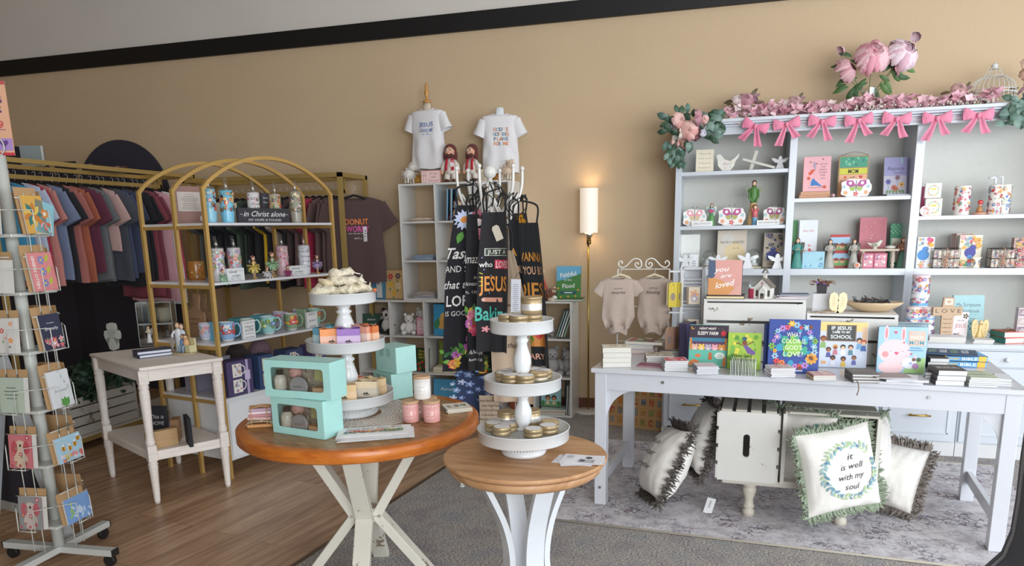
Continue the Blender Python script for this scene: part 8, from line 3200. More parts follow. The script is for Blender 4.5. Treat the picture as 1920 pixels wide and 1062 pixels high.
 for i,(px_,c,lb,w) in enumerate(((442,'#4a3f66','purple box with two mugs showing and a lilac ribbon',.20),(492,'#33486e','navy box with two cream lettered mugs',.13),(545,'#3a4468','navy mug box hidden behind the turquoise boxes',.16),(590,'#564a70','violet mug box at the end of the bottom board',.14))):
  p=place(px_,.07,Z)
  t=thing('mug_gift_box',lb,'box',p,ang,'boxed mug sets on the bottom board')
  mb=MB()
  mb.cbox(w,.12,.22,c,T(0,.0,0),.002)
  obj('carton',mb,'paint',t)
  mb=MB()
  a=Art(mb,FR(0,-.061,0))
  for j in range(2):
   v=.06+.10*j
   a.rect(-w*.3,v -.042,w*.05,v+.042,'#e2ded6' if i != 1 else '#d8c6a4')
   a.line([(w*.05+.028*math.sin(q),v+.028*math.cos(q)) for q in [PI*z_/8 for z_ in range(9)]],.007,'#e6e4e2')
   if i == 1:
    a.lines([['FAITH','LOVE'][j],'Hope'],-w*.12,v+.02,.012,.024,'#4a4640',w*.26)
   else:
    a.scatter(-w*.28,v -.04,w*.04,v+.04,12,['#7a86b8','#b86a80','#8aa88a'],.010,j+3)
  if i == 0:
   a.rect(w*.22,0,w*.32,.22,'#b3a4c8')
   a.rect(w*.16,.09,w*.38,.15,'#c8bcd8')
  obj('window_print',mb,'gloss',t)
 for i,(px_,c) in enumerate(((450,'#3f3230'),(492,'#8a6f78'))):
  p=place(px_,.36,Z)
  mb=MB()
  mb.lathe([(.05,0),(.075,.03),(.08,.19),(.07,.22),(.04,.255),(.001,.265)],c,20)
  solo('knit_hat',mb,'knit',['dark brown knit hat behind the purple box','mauve knit hat behind the navy box'][i],'hat',p)
 p=place(375,.4,Z)
 for i in range(2):
  mb=MB()
  mb.cbox(.12,.12,.20,['#8f8a9a','#b4b0b8'][i],b=.002)
  solo('plain_carton',mb,'paint',['grey violet carton at the far arch end of the bottom board','pale grey carton behind the purple box'][i],'box',p+U*(.16*i)+Vector((0,0,0)),ang)
arched()
# ================================================================ white side table
def side_table():
 A,B,C_=atz(296,944,0),atz(212,895,0),atz(428,910,0)
 C_=C_+Vector((.015,-.02,0))
 Dd=B+C_ -A
 ctr=(B+C_)/2
 ux=(C_ -A)
 ang=math.degrees(math.atan2(ux.y,ux.x))
 w,d=ux.length,(B -A).length
 t=thing('side_table','whitewashed two tier side table on turned legs','table',(ctr.x,ctr.y,0),ang)
 H,S=.80,.30
 c='#e9e0d8'
 inv=Matrix.Rotation(-R(ang),3,'Z')
 pts=[inv @ (P -ctr) for P in (A,B,C_,Dd)]
 prof=[(.014,0),(.017,.02),(.024,.20),(.027,.215),(.024,.225),(.028,.235),(.024,.245),(.026,.255)]
 prof2=[(.026,.345),(.024,.355),(.028,.365),(.024,.375),(.021,.40),(.028,.62),(.028,.66),(.024,.67),(.030,.68),(.026,.69),(.028,.70)]
 for p in pts:
  mb=MB()
  lean=Vector((p.x*.96,p.y*.96))
  mb.lathe(prof,c,14,T(p.x,p.y,0))
  mb.cbox(.05,.05,.09,c,T(p.x,p.y,.255),.002)
  mb.lathe(prof2,c,14,T(p.x,p.y,0))
  mb.cbox(.052,.052,.08,c,T(p.x,p.y,.70),.002)
  obj('leg',mb,'brushed_wood',t)
 X=[p.x for p in pts]
 Y=[p.y for p in pts]
 q=[pts[0],pts[2],pts[3],pts[1]]
 k=1.13
 mb=MB()
 mb.prism([(p.x*k,p.y*k) for p in q],H -.02,H,c)
 obj('table_top',mb,'brushed_wood',t,bevel=.005)
 mb=MB()
 for i in range(4):
  a,b=q[i],q[(i+1) % 4]
  mb.bar((a.x,a.y,H -.055),(b.x,b.y,H -.055),.018,.065,c)
 obj('apron',mb,'brushed_wood',t)
 mb=MB()
 mb.prism([(p.x*1.02,p.y*1.02) for p in q],S -.01,S+.008,c)
 for i in range(4):
  a,b=q[i],q[(i+1) % 4]
  mb.bar((a.x,a.y,S -.025),(b.x,b.y,S -.025),.018,.04,c)
 obj('lower_shelf',mb,'brushed_wood',t)
 z=H+.001
 f=lambda x,y,zz=z:atz(x,y,zz)
 p=f(215,657)
 mb=MB()
 k=.95
 arms=[]
 for i in range(4):
  a=i*90
  L=[.075,.05,.095,.05][i]
  q=[(.02,.012),(.032,L*.7),(.026,L),(0,L*1.1),(-.026,L),(-.032,L*.7),(-.02,.012)]
  for x,y in q[::1]:
   ca,sa=math.cos(R(-a)),math.sin(R(-a))
   arms.append((x*ca -y*sa,x*sa+y*ca))
 o_=[]
 for i in range(4):
  o_ += arms[i*7:(i+1)*7][::-1]
 mb.prism([(x*k,y*k+.098) for x,y in o_],-.012,.012,'#a9aaa2',T(0,0,0,90))
 Art(mb,FR(0,-.0125,0)).dash(0,.13,.06,5,.012,.003,'#7f807a')
 solo('stone_cross',mb,'chipped_paint','grey stone cross with rounded arms at the table corner','cross',p,8)
 for i,(dz,lb) in enumerate(((0,'clear plastic case at the bottom holding a figurine'),(.145,'clear plastic case stacked above with a ribboned candle'))):
  p=f(290,648)
  t2=thing('clear_case',lb,'display case',(p.x,p.y+.05,z+dz),ang -30)
  mb=MB()
  w2,d2,h2=.21,.13,.14
  for s in (-1,1):
   mb.box(s*w2/2 -.001,-d2/2,0,s*w2/2+.001,d2/2,h2,'#fff')
   mb.box(-w2/2,s*d2/2 -.001,0,w2/2,s*d2/2+.001,h2,'#fff')
  mb.box(-w2/2,-d2/2,h2 -.001,w2/2,d2/2,h2+.001,'#fff')
  obj('case',mb,'clear2',t2)
  mb=MB()
  for zz in (.001,h2):
   mb.tube([(-w2/2,-d2/2,zz),(w2/2,-d2/2,zz),(w2/2,d2/2,zz),(-w2/2,d2/2,zz)],.0022,'#b9bcba',4,closed=True)
  for sx in (-1,1):
   for sy in (-1,1):
    mb.tube([(sx*w2/2,sy*d2/2,0),(sx*w2/2,sy*d2/2,h2)],.0022,'#b9bcba',4)
  obj('case_edges',mb,'gloss',t2)
  mb=MB()
  mb.box(-w2/2+.002,-d2/2+.002,.001,w2/2 -.002,d2/2 -.002,.004,'#3a3a3c')
  obj('case_base',mb,'paint',t2)
  mb=MB()
  if i:
   mb.lathe([(.035,.005),(.05,.03),(.052,.10)],'#b9b2a0',18,T(.04,0,0))
   mb.box(-.05,-.02,.004,-.02,-.015,.135,'#a9ab9c')
  else:
   mb.cbox(.05,.03,.06,'#5a5a5c',T(-.06,.02,.005))
   mb.lathe([(.02,.005),(.015,.07),(.008,.09)],'#8a8a88',12,T(.05,.02,0))
  obj('case_contents',mb,'matte',t2)
 p=f(276,656)
 figurine('figurine','kneeling angel figurine in white with long brown hair',p.x,p.y+.03,z+.041,.105,'#dcdcdc','#b07a50',wings='#9a9a98',top='#d8cbb4')
 for i in range(2):
  p=f(272,671)
  book('book',['dark blue book lying at the bottom under the angel','dark blue book lying on top under the angel'][i],.19,.12,.0195,'#39405a',(p.x -.004*i,p.y+.065,z+.0005+.0198*i),ang+2 -4*i,True,pages='#d9dbe6')
 p=f(338,665)
 t2=thing('couple_figurine','willow style figurine of a couple in white by a seated child','figurine',(p.x,p.y+.03,z),-10)
 mb=MB()
 mb.lathe([(.095,0),(.095,.008),(.09,.012)],'#b3a283',30,sy=.7)
 obj('base',mb,'paint',t2)
 mb=MB()
 for x,y,h,cc in ((-.03,.0,.20,'#d9dce0'),(-.01,.012,.19,'#c6ced6')):
  mb.lathe([(.028,.012),(.022,h*.45),(.024,h*.62),(.020,h*.72),(.008,h*.77)],cc,14,T(x,y,0),sy=.7)
  mb.ball((x,y,h*.86),(.013,.014,.017),'#dab493')
  mb.ball((x,y+.006,h*.88),(.015,.013,.016),'#5a4436')
 mb.tube([(-.045,-.01,.14),(-.06,-.02,.115),(-.045,-.03,.105)],.007,'#d9dce0',8)
 mb.prism([(-.02,-.03),(.0,.03),(.02,-.02),(.0,-.07)],0,.002,'#b9aba4',T(-.055,-.028,.09,90))
 obj('standing_pair',mb,'paint',t2)
 mb=MB()
 mb.cbox(.045,.04,.045,'#cfc89a',T(.06,0,.012),.002)
 mb.cbox(.045,.012,.085,'#cfc89a',T(.06,.025,.012),.002)
 obj('chair',mb,'paint',t2)
 mb=MB()
 mb.lathe([(.016,.05),(.018,.07),(.012,.095)],'#d9a878',12,T(.042,-.008,0))
 mb.lathe([(.013,.05),(.014,.075),(.008,.092)],'#6a86a8',12,T(.015,-.014,0))
 for x,cc in ((.042,'#e0b890'),(.015,'#c89a78')):
  mb.ball((x,-.010,.106),.012,cc)
  mb.ball((x,-.005,.110),.0125,'#6a4a38')
  mb.tube([(x,-.015,.055),(x -.002,-.035,.05),(x -.002,-.036,.014)],.007,'#8aa0b8',7)
 obj('children',mb,'paint',t2)
 p=f(345,652)
 for i in range(2):
  mb=MB()
  pts_=[(.085,0),(.085,.19),(.075,.215),(.035,.235),(.026,.26),(.030,.31),(.022,.335),(0,.34),(-.022,.335),(-.030,.31),(-.026,.26),(-.035,.235),(-.075,.215),(-.085,.19),(-.085,0)]
  mb.prism(pts_,-.008,.008,['#9c7a5c','#85664b'][i],T(0,0,0,-10+90))
  if not i:
   A_=Art(mb,T(0,0,0,-10) @ FR(0,-.0085,0))
   A_.txt('BLESSED',0,.17,.014,'#5a4030',.09)
   A_.txt('family',0,.14,.012,'#5a4030',.06,shear=.3)
   mb.tube([(-.0,-.012,.30),(.02,-.03,.27),(.045,-.02,.25),(.03,.0,.30),(0,.01,.31)],.0015,'#3a2c24',4)
  solo('serving_board',mb,'brushed_wood',['engraved wooden serving board with a leather loop at the front','darker wooden serving board directly behind the engraved one'][i],'board',(p.x+.03*i,p.y+.10+.03*i,z+.001),[-8,-2][i])
 mb=MB()
 mb.prism([(-.012,0),(.012,0),(.02,.10),(.008,.13),(-.008,.08)],-.002,.002,'#8f9690',T(0,0,0,80,12))
 solo('glass_shard_ornament',mb,'gloss','grey leaf shaped ornament leaning on the serving board','ornament',(p.x+.085,p.y+.03,z+.001),10)
 z=S+.009
 def blk(lb,x,y,w,d,h,col,rz,rows=None,tc='#e0dedc',nm='wooden_block'):
  p=atz(x,y,z)
  mb=MB()
  mb.cbox(w,d,h,col,b=.002)
  if rows:
   a=Art(mb,FR(0,-d/2,0))
   a.lines(rows,0,h*.62,h*.14,h*.24,tc,w*.7,shear=.2)
  solo(nm,mb,'matte' if col[1] in '23' else 'brushed_wood',lb,'sign',(p.x,p.y,z+.0005),rz)
 blk('black sign reading This is Home standing on the lower tier',300,812,.12,.02,.17,'#2d2d33',12,['This is','HOME'],nm='home_sign')
 blk('pale wooden block with white printed face at the front of the lower tier',305,838,.17,.045,.10,'#b8966c',62,None)
 blk('square wooden block with black silhouette print',333,824,.09,.045,.13,'#8f6a48',-58,['&','me'],'#221c18')
 blk('thin black board on its edge beside the silhouette block',356,834,.14,.022,.17,'#26272c',-42,nm='black_board')
side_table()
# ================================================================ clothes rails
def hanger_and_shirt(i,lb,p,rz,col,L=.70,w=.225,group=None,**k):
 hg=MB()
 hg.tube([(-.012,0,-.008),(.014,0,.0),(.012,0,.02),(0,0,.026),(-.012,0,.014)][::-1]+[(0,0,-.012),(0,0,-.055)],.0016,'#c9c9c6',5)
 hg.tube([(-.19,0,-.12),(-.08,0,-.072),(0,0,-.05),(.08,0,-.072),(.19,0,-.12)],[.008,.009,.010,.009,.008],'#141316',7)
 solo('clothes_hanger',hg,'satin_metal' if 0 else 'paint','black hanger of the '+' '.join(lb.split()[:11]),'hanger',(p[0],p[1],p[2]),rz,group and 'hangers on the '+group)
 o=thing('tshirt',lb,'tshirt',(p[0],p[1],p[2] -.062),rz,group and 'shirts on the '+group)
 garment(o,w=w,h=L,t=.026,col=col,sl=k.pop('sl',.21),slw=.078,seed=i,ang=k.pop('ang',22),collar=False,**k)
 return o
def rails():
 X=-4.60
 g='#c2a668'
 y0,y1,H=3.62,aty(322,331,5.5).y,2.015
 y1=5.50
 t=thing('clothes_rail','gold box framed clothes rail with a low shelf, full of shirts','clothes rail',(X,(y0+y1)/2,0))
 h=(y1 -y0)/2
 k=.03
 D=.40
 mb=MB()
 for sy in (-1,1):
  for sx in (-1,1):
   mb.cbox(k,k,H,g,T(sx*D/2,sy*h,0))
  mb.box(-D/2,sy*h -k/2,H -k,D/2,sy*h+k/2,H,g)
  mb.box(-D/2,sy*h -k/2,.06,D/2,sy*h+k/2,.06+k,g)
 for sx in (-1,1):
  mb.box(sx*D/2 -k/2,-h,H -k,sx*D/2+k/2,h,H,g)
  mb.box(sx*D/2 -k/2,-h,.06,sx*D/2+k/2,h,.06+k,g)
 obj('frame',mb,'satin_metal',t)
 mb=MB()
 mb.box(-.012,-h+.12,H -.115,.012,h -.16,H -.085,g)
 for s in (-h+.12,h -.18):
  mb.box(-.012,s,H -.115,.012,s+.024,H,g)
  mb.box(-D/2,s,H -k,D/2,s+.02,H,g)
 obj('hanging_bar',mb,'satin_metal',t)
 mb=MB()
 mb.box(-D/2,-h,.06+k,D/2,h,.06+k+.014,'#c9c4ba')
 obj('bottom_shelf',mb,'paint',t)
 cols=[('#3a8fb8','bright blue tee',.80),('#b9c3d8','pale blue tee',.62),('#a8304a','crimson tee',.66),('#c4837c','salmon pink tee',.74),('#7a86a4','dusty blue tee',.70),('#2a2a30','black tee next to the dusty blue one',.72),
   ('#b26f68','rose tee',.72),('#b0644c','rust orange tee',.72),('#6a3448','plum tee',.66),('#6f7276','mid grey tee',.72),('#5f6468','slate grey tee',.74),('#c9a6a0','blush tee',.50),('#4c505a','charcoal tee',.74),('#48506c','navy blue tee',.72),('#3d435c','dark navy tee',.68),
   ('#26262c','black tee with white floral print',.80),('#222228','plain black tee near the rail end',.76),('#8a4450','wine red long tee',.90),('#7f3e4a','maroon long tee',.92),('#dba6b0','pale pink tee at the rail end',.95),('#e8e4e6','white sleeved tee last on the rail',.98),('#d8486a','hot pink tee at the very end',.86)]
 for i,(c,n,L) in enumerate(cols):
  y=3.86+i*.0675
  k={}
  if n.startswith('black tee with'):
   k['art']=lambda a:[a.flower(.05*math.sin(q*2.2)+.05,-.14 -.06*q,.03,'#d8d4d4','#8a8a8a',5) for q in range(8)]
  hanger_and_shirt(i,n+' on the long gold rail',(X+.012*math.sin(i*2.3),y,H -.082),6*math.sin(i*1.7)+4,c,L*(.94 if i else .8),.215+.01*math.sin(i),'long gold rail',**k)
 a,b=aty(640,323,5.38),aty(352,330,5.38)
 x1,x0=a.x,b.x -.06
 H=a.z
 t=thing('clothes_rail','gold box framed clothes rail along the back wall behind the arched shelf','clothes rail',((x0+x1)/2,5.59,0))
 h=(x1 -x0)/2
 k,D=.034,.42
 mb=MB()
 for sx in (-1,1):
  for sy in (-1,1):
   mb.cbox(k,k,H,g,T(sx*(h -k/2),sy*D/2,0))
  mb.box(sx*(h -k/2) -k/2,-D/2,H -k,sx*(h -k/2)+k/2,D/2,H,g)
  mb.box(sx*(h -k/2) -k/2,-D/2,.06,sx*(h -k/2)+k/2,D/2,.06+k,g)
 for sy in (-1,1):
  mb.box(-h,sy*D/2 -k/2,H -k,h,sy*D/2+k/2,H,g)
  mb.box(-h,sy*D/2 -k/2,.06,h,sy*D/2+k/2,.06+k,g)
 obj('frame',mb,'satin_metal',t)
 mb=MB()
 mb.box(-h+.05,-.012,H -.15,h -.08,.012,H -.12,g)
 for s in (-h+.05,h -.11):
  mb.box(s,-.012,H -.15,s+.024,.012,H -k,g)
  mb.box(s,-D/2,H -k,s+.024,D/2,H,g)
 obj('hanging_bar',mb,'satin_metal',t)
 mb=MB()
 mb.box(-h,-D/2,.06+k,h,D/2,.06+k+.012,'#9a8a74')
 obj('bottom_shelf',mb,'paint',t)
 cols=['#5c5f5a','#3a3a3e','#33363c','#2c2e36','#2a2c3a','#262833','#4a5a4c','#3f5244','#26262a','#2c2c30','#d9ae2c','#232327','#a8988a','#29292e','#4a3a3a','#6a4f4c','#a8284a','#a02444','#5f4744','#574240','#503c3a']
 nm=['grey green','faded black','charcoal','ink black','midnight blue','dark navy','sage green','forest green','jet black','soft black','mustard yellow','coal black','taupe','pitch black','dark brown','mocha','crimson red','cherry red','cocoa brown','chocolate brown','coffee brown']
 n=len(cols)
 for i in range(n):
  x=x0+.12+i*(x1 -x0 -.26)/(n -1)
  hanger_and_shirt(i+40,nm[i]+' tee on the rail by the wall',(x,5.59,H -.117),84+5*math.sin(i*2.1),cols[i],.66+.08*math.sin(i*1.3),.21,'rail by the wall')
 def donut(a):
  a.txt('DONUT',.015,-.20,.045,'#e8803c',.19,bold=.05)
  a.txt('WORRY',.02,-.258,.045,'#d8509c',.19,bold=.05)
  a.txt('GOD WILL FILL YOU',.01,-.295,.010,'#e6dcd8',.14)
  a.txt('MATT. 6',.02,-.335,.014,'#e6dcd8',.06)
  a.rect(.065,-.36,.095,-.24,'#d8d4d8')
  for i in range(4):
   a.rect(.07,-.345+.022*i,.09,-.335+.022*i,'#6a6a70')
 p=aty(672,372,5.62)
 o=hanger_and_shirt(3,'dark brown Donut Worry tee facing out at the rail end',(p.x -.03,5.60,H -.117),16,'#54403f',.70,.235,None,art=donut,sl=.20,ang=33)
 a,b=atz(158,792,.104),atz(268,760,.104)
 t=thing('planter_crate','white slatted crate filled with a leafy green plant','crate',(-4.60,4.30,.105),90)
 w,d,h=.62,.34,.28
 c='#cbc7bf'
 for s in (-1,1):
  mb=MB()
  mb.box(s*(w/2) -.008,-d/2,0,s*(w/2)+.008,d/2,h,c)
  mb.box(s*(w/2+.0085) -.001,-.05,h*.6,s*(w/2+.0085)+.001,.05,h*.7,'#2c2826')
  obj('end_board',mb,'chipped_paint',t)
  for i in range(4):
   mb=MB()
   z=.004+i*h/4
   mb.box(-w/2,s*d/2 -.006,z,w/2,s*d/2+.006,z+h/4 -.012,c)
   obj('slat',mb,'chipped_paint',t)
 mb=MB()
 mb.box(-w/2,-d/2,0,w/2,d/2,.008,c)
 obj('bottom_board',mb,'chipped_paint',t)
 mb=MB()
 rd=random.Random(7)
 for i in range(230):
  x,y=rd.uniform(-w*.52,w*.52),rd.uniform(-d*.62,d*.55)
  z=h+rd.uniform(-.03,.20)*(1 -(x/w) ** 2)
  M=T(x,y,z,rd.uniform(-70,20),rd.uniform(-40,40),rd.uniform(0,360))
  l=rd.uniform(.05,.09)
  mb.grid(lambda u,v,l=l:(u*l,(v -.5)*l*.75*math.sin(PI*(u*.92+.06)) ** .8,.012*math.sin(PI*u) -.25*abs(v -.5)*l),4,2,rd.choice(['#2f4a3a','#3a5a46','#27402f','#46685a']),M)
 o=obj('foliage',mb,'leaf',t)
 mb=MB()
 for i in range(16):
  x,y=rd.uniform(-w*.4,w*.4),rd.uniform(-d*.3,d*.3)
  mb.tube([(x,y,.05),(x*1.05,y*1.1,h),(x*1.2,y*1.4,h+.12)],.003,'#4a5a3a',5)
 obj('stems',mb,'leaf',t)
 mb=MB()
 mb.cbox(.15,.02,.14,'#8a9494')
 mb.box(.06,-.0105,0,.075,.0,.14,'#cfcac4')
 solo('canvas_print',mb,'paint','grey green canvas print standing on top of the long rail','picture',(-4.80,4.33,2.016),30)
 mb=MB()
 mb.grid(lambda u,v:((u -.5)*.36,(v -.5)*.12,.03+.02*math.sin(u*9)+.014*noise.noise((u*6,v*5,1))),18,6,'#8a3f3c')
 mb.grid(lambda u,v:((.5 -u)*.36,(v -.5)*.12,.002),4,4,'#b9b4b4')
 solo('folded_scarf',mb,'cloth','red and grey folded scarf lying on top of the long rail','scarf',(-4.79,4.95,2.016),80)
 mb=MB()
 for i in range(5):
  mb.cbox(.26,.3,.02,['#5a6a66','#7a6a8a','#9a6a7a','#6a7a8a','#a89aa0'][i],T(.01*(i % 2),0,.021*i),.006)
 for q in range(1):
  pass
 p=aty(620,620,5.5)
 for i in range(5):
  mb=MB()
  mb.grid(lambda u,v:((u -.5)*.3,(v -.5)*.3,.018+.01*noise.noise((u*5,v*5,i)) -(.016 if u in (0,1) or v in (0,1) else 0)),12,10,['#5f6f6a','#8a7a5f','#9a6a7a','#6a7a8a','#8f8468'][i])
  solo('folded_sweater',mb,'knit',lab(5,'folded knit sweater','on the low shelf of the wall rail')[i],'sweater',(x1 -.25,5.56,.11+.024*i),4*i)
rails()
# ================================================================ flowers and bows on the bookcase
def rose(mb,M,r,col,col2=None,layers=4,seed=0):
 rd=random.Random(seed)
 col2=col2 or col
 n=14+layers*12
 big=r > .08
 if big:
  n=120
 for i in range(n):
  k=(i+.5)/n
  a=i*2.4+rd.uniform(-.2,.2)
  th=.12+(1.9 if big else 1.45)*k ** .75
  w=(.56 -.1*k)*(.55 if big else 1)
  ro=rd.uniform(-.14,.10) if big else 0
  def f(u,v,a=a,th=th,k=k,w=w):
   q=th*(.25+.75*u)+.12*u
   t=a+(v -.5)*w*2*math.sin(PI*min(1,.3+u*.55))/max(.45,math.sin(min(q,1.5)))
   rr=r*(.62+.38*k+ro*(.4+u))*(1+.10*math.sin(t*5+i*1.7)*u*.9 -.30*(v -.5) ** 2)
   return (rr*math.sin(q)*math.cos(t),rr*math.sin(q)*math.sin(t),rr*math.cos(q)*.75+r*.1)
  mb.grid(f,3,4,col2 if (k < .3 or i % 3 == 0) else col,M)
def leaf3(mb,M,l,w,col):
 mb.grid(lambda u,v:(u*l,(v -.5)*w*math.sin(PI*(u*.94+.04)) ** .8*2*.5,.12*l*math.sin(PI*u) -.3*w*abs(v -.5)),4,2,col,M)
def cluster(label,cx,cz,Y,roses,leaves,name='flower_swag'):
 t=thing(name,label,'flower swag',(cx,Y,cz))
 for i,(x,z,r,c,c2) in enumerate(roses):
  mb=MB()
  rose(mb,T(x,-.03 -.015*(i % 3),z,90,0,i*40),r,c,c2,4 if r > .03 else 3,i)
  obj('rose',mb,'petal',t)
 mb=MB()
 for x,z,l,ang,c in leaves:
  leaf3(mb,T(x,-.01+.015*math.sin(x*90),z,90,0,0) @ T(0,0,0,20*math.sin(z*80),15*math.cos(x*70),ang),l,l*.62,c)
 obj('leaves',mb,'leaf',t)
 return t
def decor():
 Y=BF -.06
 def P(x,y,Yy=Y):
  p=aty(x,y,Yy)
  return p
 O=P(1296,262)
 pk,dp,wt=('#ecc2bc','#dca8a0'),('#a8707a','#8f5a66'),('#f0ece6','#e2dcd2')
 rs=[(1292,247,15,'#ecc0b8','#dfa49c'),(1271,228,12,*pk),(1305,224,13,'#bd8c94','#a4707c'),(1267,254,13,*wt),(1311,240,10,*wt),(1306,254,10,'#a87a82','#93606c'),(1287,265,12,'#dcb4a4','#c99c8c'),(1275,272,6,*pk),(1263,269,4,*pk),(1321,226,7,*pk),(1318,252,6,'#d0ccd8','#c4c0d0')]
 roses=[]
 for x,y,r,a,b in rs:
  q=P(x,y) -O
  roses.append((q.x,q.z,r*.0047,a,b))
 rd=random.Random(3)
 lv=[]
 for i in range(120):
  s=rd.random()
  if s < .45:
   x,y,ang=rd.uniform(1250,1300),rd.uniform(262,305),rd.uniform(240,290)
   x -= (305 -y)*.0
  elif s < .8:
   x,y,ang=rd.uniform(1305,1345),rd.uniform(212,262),rd.uniform(-70,60)
  else:
   x,y,ang=rd.uniform(1250,1300),rd.uniform(212,250),rd.uniform(80,200)
  if y > 270 and x > 1285:
   x -= 18
  q=P(x,y) -O
  lv.append((q.x,q.z,rd.uniform(.05,.085),ang,rd.choice(['#5a7a6e','#6b877c','#3f5a48','#7d968a','#4a6650','#33503c'])))
 cluster('swag of pink and white roses with eucalyptus on the bookcase corner',O.x,O.z,Y -.02,roses,lv)
 O=P(1908,212)
 lv=[]
 for i in range(60):
  q=P(rd.uniform(1888,1950),rd.uniform(186,232)) -O
  lv.append((q.x,q.z,rd.uniform(.05,.09),rd.uniform(120,300),rd.choice(['#567468','#6b877c','#7d968a','#3f5a48'])))
 cluster('eucalyptus swag at the far end of the cornice',O.x,O.z,Y -.02,[(.10,.0,.05,*pk),(.18,.03,.05,*wt)],lv)
 bx=[(1416,238),(1475,234),(1541,229),(1610,227),(1681,224),(1757,223),(1834,217)]
 names=['nearest the rose swag, hanging lowest','over the first bookcase post','third along the cornice','in the middle of the cornice','just before the second post','over the second bookcase post','closest to the far eucalyptus']
 Yb=BF -.085
 for i,(x,y) in enumerate(bx):
  p=P(x,y,Yb)
  t=thing('velvet_bow','pink velvet bow '+names[i],'bow',p,0,'pink velvet bows along the cornice',(0,R([18,-6,6,-4,5,0,3][i]),0))
  c='#ee92ae' if i else '#ea8aa8'
  for s in (-1,1):
   mb=MB()
   mb.grid(lambda u,v,s=s:(s*.088*v*(1 -.10*math.cos(2*PI*u) ** 2*v),-.002+.017*math.sin(PI*min(1,v*.93))*math.sin(2*PI*u)+.003*math.sin(v*30)*math.sin(4*PI*u),.010*v+(.010+.030*v ** .7)*math.cos(2*PI*u)),16,8,c,closed=True)
   obj('loop',mb,'plush',t)
   mb=MB()
   mb.grid(lambda u,v,s=s:(s*(.006+.055*v)+(u -.5)*(.022+.03*v)*1.0,-.012 -.012*math.sin(v*5+s)+.008*math.sin(u*6),-.10*v*(1.1+.15*math.sin(i*3+s))+(.012*u*s*v)),5,7,c)
   obj('tail',mb,'plush',t)
  mb=MB()
  mb.ball((0,-.016,0),(.014,.014,.018),c)
  obj('knot',mb,'plush',t)
 mb=MB()
 pts=[P(1355,222,Yb+.04)]
 for x,y in bx:
  pts += [P(x,y -2,Yb+.012)]
 pts += [P(1890,205,Yb+.03)]
 q=[]
 for a,b in zip(pts,pts[1:]):
  q += [a,(a+b)/2 -Vector((0,0,.012))]
 mb.tube(smooth(q+[pts[-1]],3),.0018,'#e8b4bc',4)
 solo('bow_string',mb,'cloth','thin pink string the bows hang from','string')
 z=CT+.001
 a,b=P(1352,222,BF).x,P(1868,190,BF).x
 t=thing('hydrangea_garland','garland of pale pink hydrangea petals along the bookcase top','garland',((a+b)/2,BF+.02,z))
 L=b -a
 mb=MB()
 for i in range(760):
  u=rd.uniform(-L/2,L/2)
  den=.6+.4*math.sin(u*9)+.3*math.sin(u*23)
  if rd.random() > .45+.5*den:
   continue
  M=T(u,rd.uniform(-.09,.05),.012+rd.random()*.075*(.6+.4*den),rd.uniform(-60,60),rd.uniform(-60,60),rd.uniform(0,360))
  c=rd.choice(['#efc6ce','#f3d2d8','#e6b4c0','#f4e0e0','#e0a8b6'])
  for k in range(4):
   ca,sa=math.cos(k*PI/2),math.sin(k*PI/2)
   mb.add([M @ Vector((x*ca -y*sa,x*sa+y*ca,w)) for x,y,w in ((0,0,0),(.014,-.015,.004),(.032,0,.007),(.014,.015,.004))],[(0,1,2,3)],c)
 obj('blossoms',mb,'petal',t)
 mb=MB()
 for i in range(110):
  mb.ball((rd.uniform(-L*.1,L*.5),rd.uniform(-.10,-.03),rd.uniform(.006,.03)),.007,'#dcd8c8',seg=6,rings=4)
 obj('white_berries',mb,'gloss',t)
 def vase(label,x,yb,h,r,blooms,leaves,Yv=BF+.10,flare=False):
  p=P(x,yb,Yv)
  t=thing('flower_vase',label,'vase',(p.x,Yv,z))
  mb=MB()
  pr=[(r*.9,0),(r,.01),(r*.55,h*.5),(r*.5,h*.75),(r*.8,h)] if flare else [(r*.7,0),(r,.01),(r*.8,h*.5),(r,h)]
  mb.lathe(pr,'#fff',20,caps=False)
  mb.lathe([(.001,.003),(r*.7,.003)],'#fff',20,caps=False)
  obj('glass_vase',mb,'clear2',t)
  mb=MB()
  for i,(dx,dz,rr,c,c2) in enumerate(blooms):
   mb.tube(smooth([(0,0,.01),(dx*.2,0,h*.8),(dx*.9,-.01,dz*.9)],3),.0025,'#5f7a4a',5)
  obj('stems',mb,'leaf',t)
  for i,(dx,dz,rr,c,c2) in enumerate(blooms):
   mb=MB()
   rose(mb,T(dx,-.02 -.01*(i % 2),dz,62,0,30*i),rr,c,c2,6 if rr > .06 else 4,i+5)
   obj('bloom',mb,'petal',t)
  mb=MB()
  for dx,dz,l,ang,c in leaves:
   leaf3(mb,T(dx,-.015,dz,90,0,0) @ T(0,0,0,15,10,ang),l,l*.36,c)
  obj('leaves',mb,'leaf',t)
 s=.0044
 G=['#4f7040','#3f6038','#5f8248']
 lv=[]
 for dx,dz,ang in ((-10,30,210),(14,34,-50),(-18,44,190),(22,62,-10),(-8,22,265),(10,24,-80),(-30,48,220),(30,58,0),(-2,60,100),(16,50,40),(-30,32,200),(-34,36,215),(-22,30,240),(-16,28,255),(-40,60,170),(-28,75,160),(12,45,-30),(26,50,-20),(30,46,-45),(34,42,-10),(20,38,-60),(6,30,-75),(36,100,30),(40,92,10),(-6,42,230),(-4,36,200),(44,56,-30),(8,60,-10),(-24,20,250),(0,50,120),(-10,60,150)):
  lv.append((dx*s,dz*s+(.04 if dz < 80 else -.04),.09+.015*math.sin(dx),ang,G[abs(dx) % 3]))
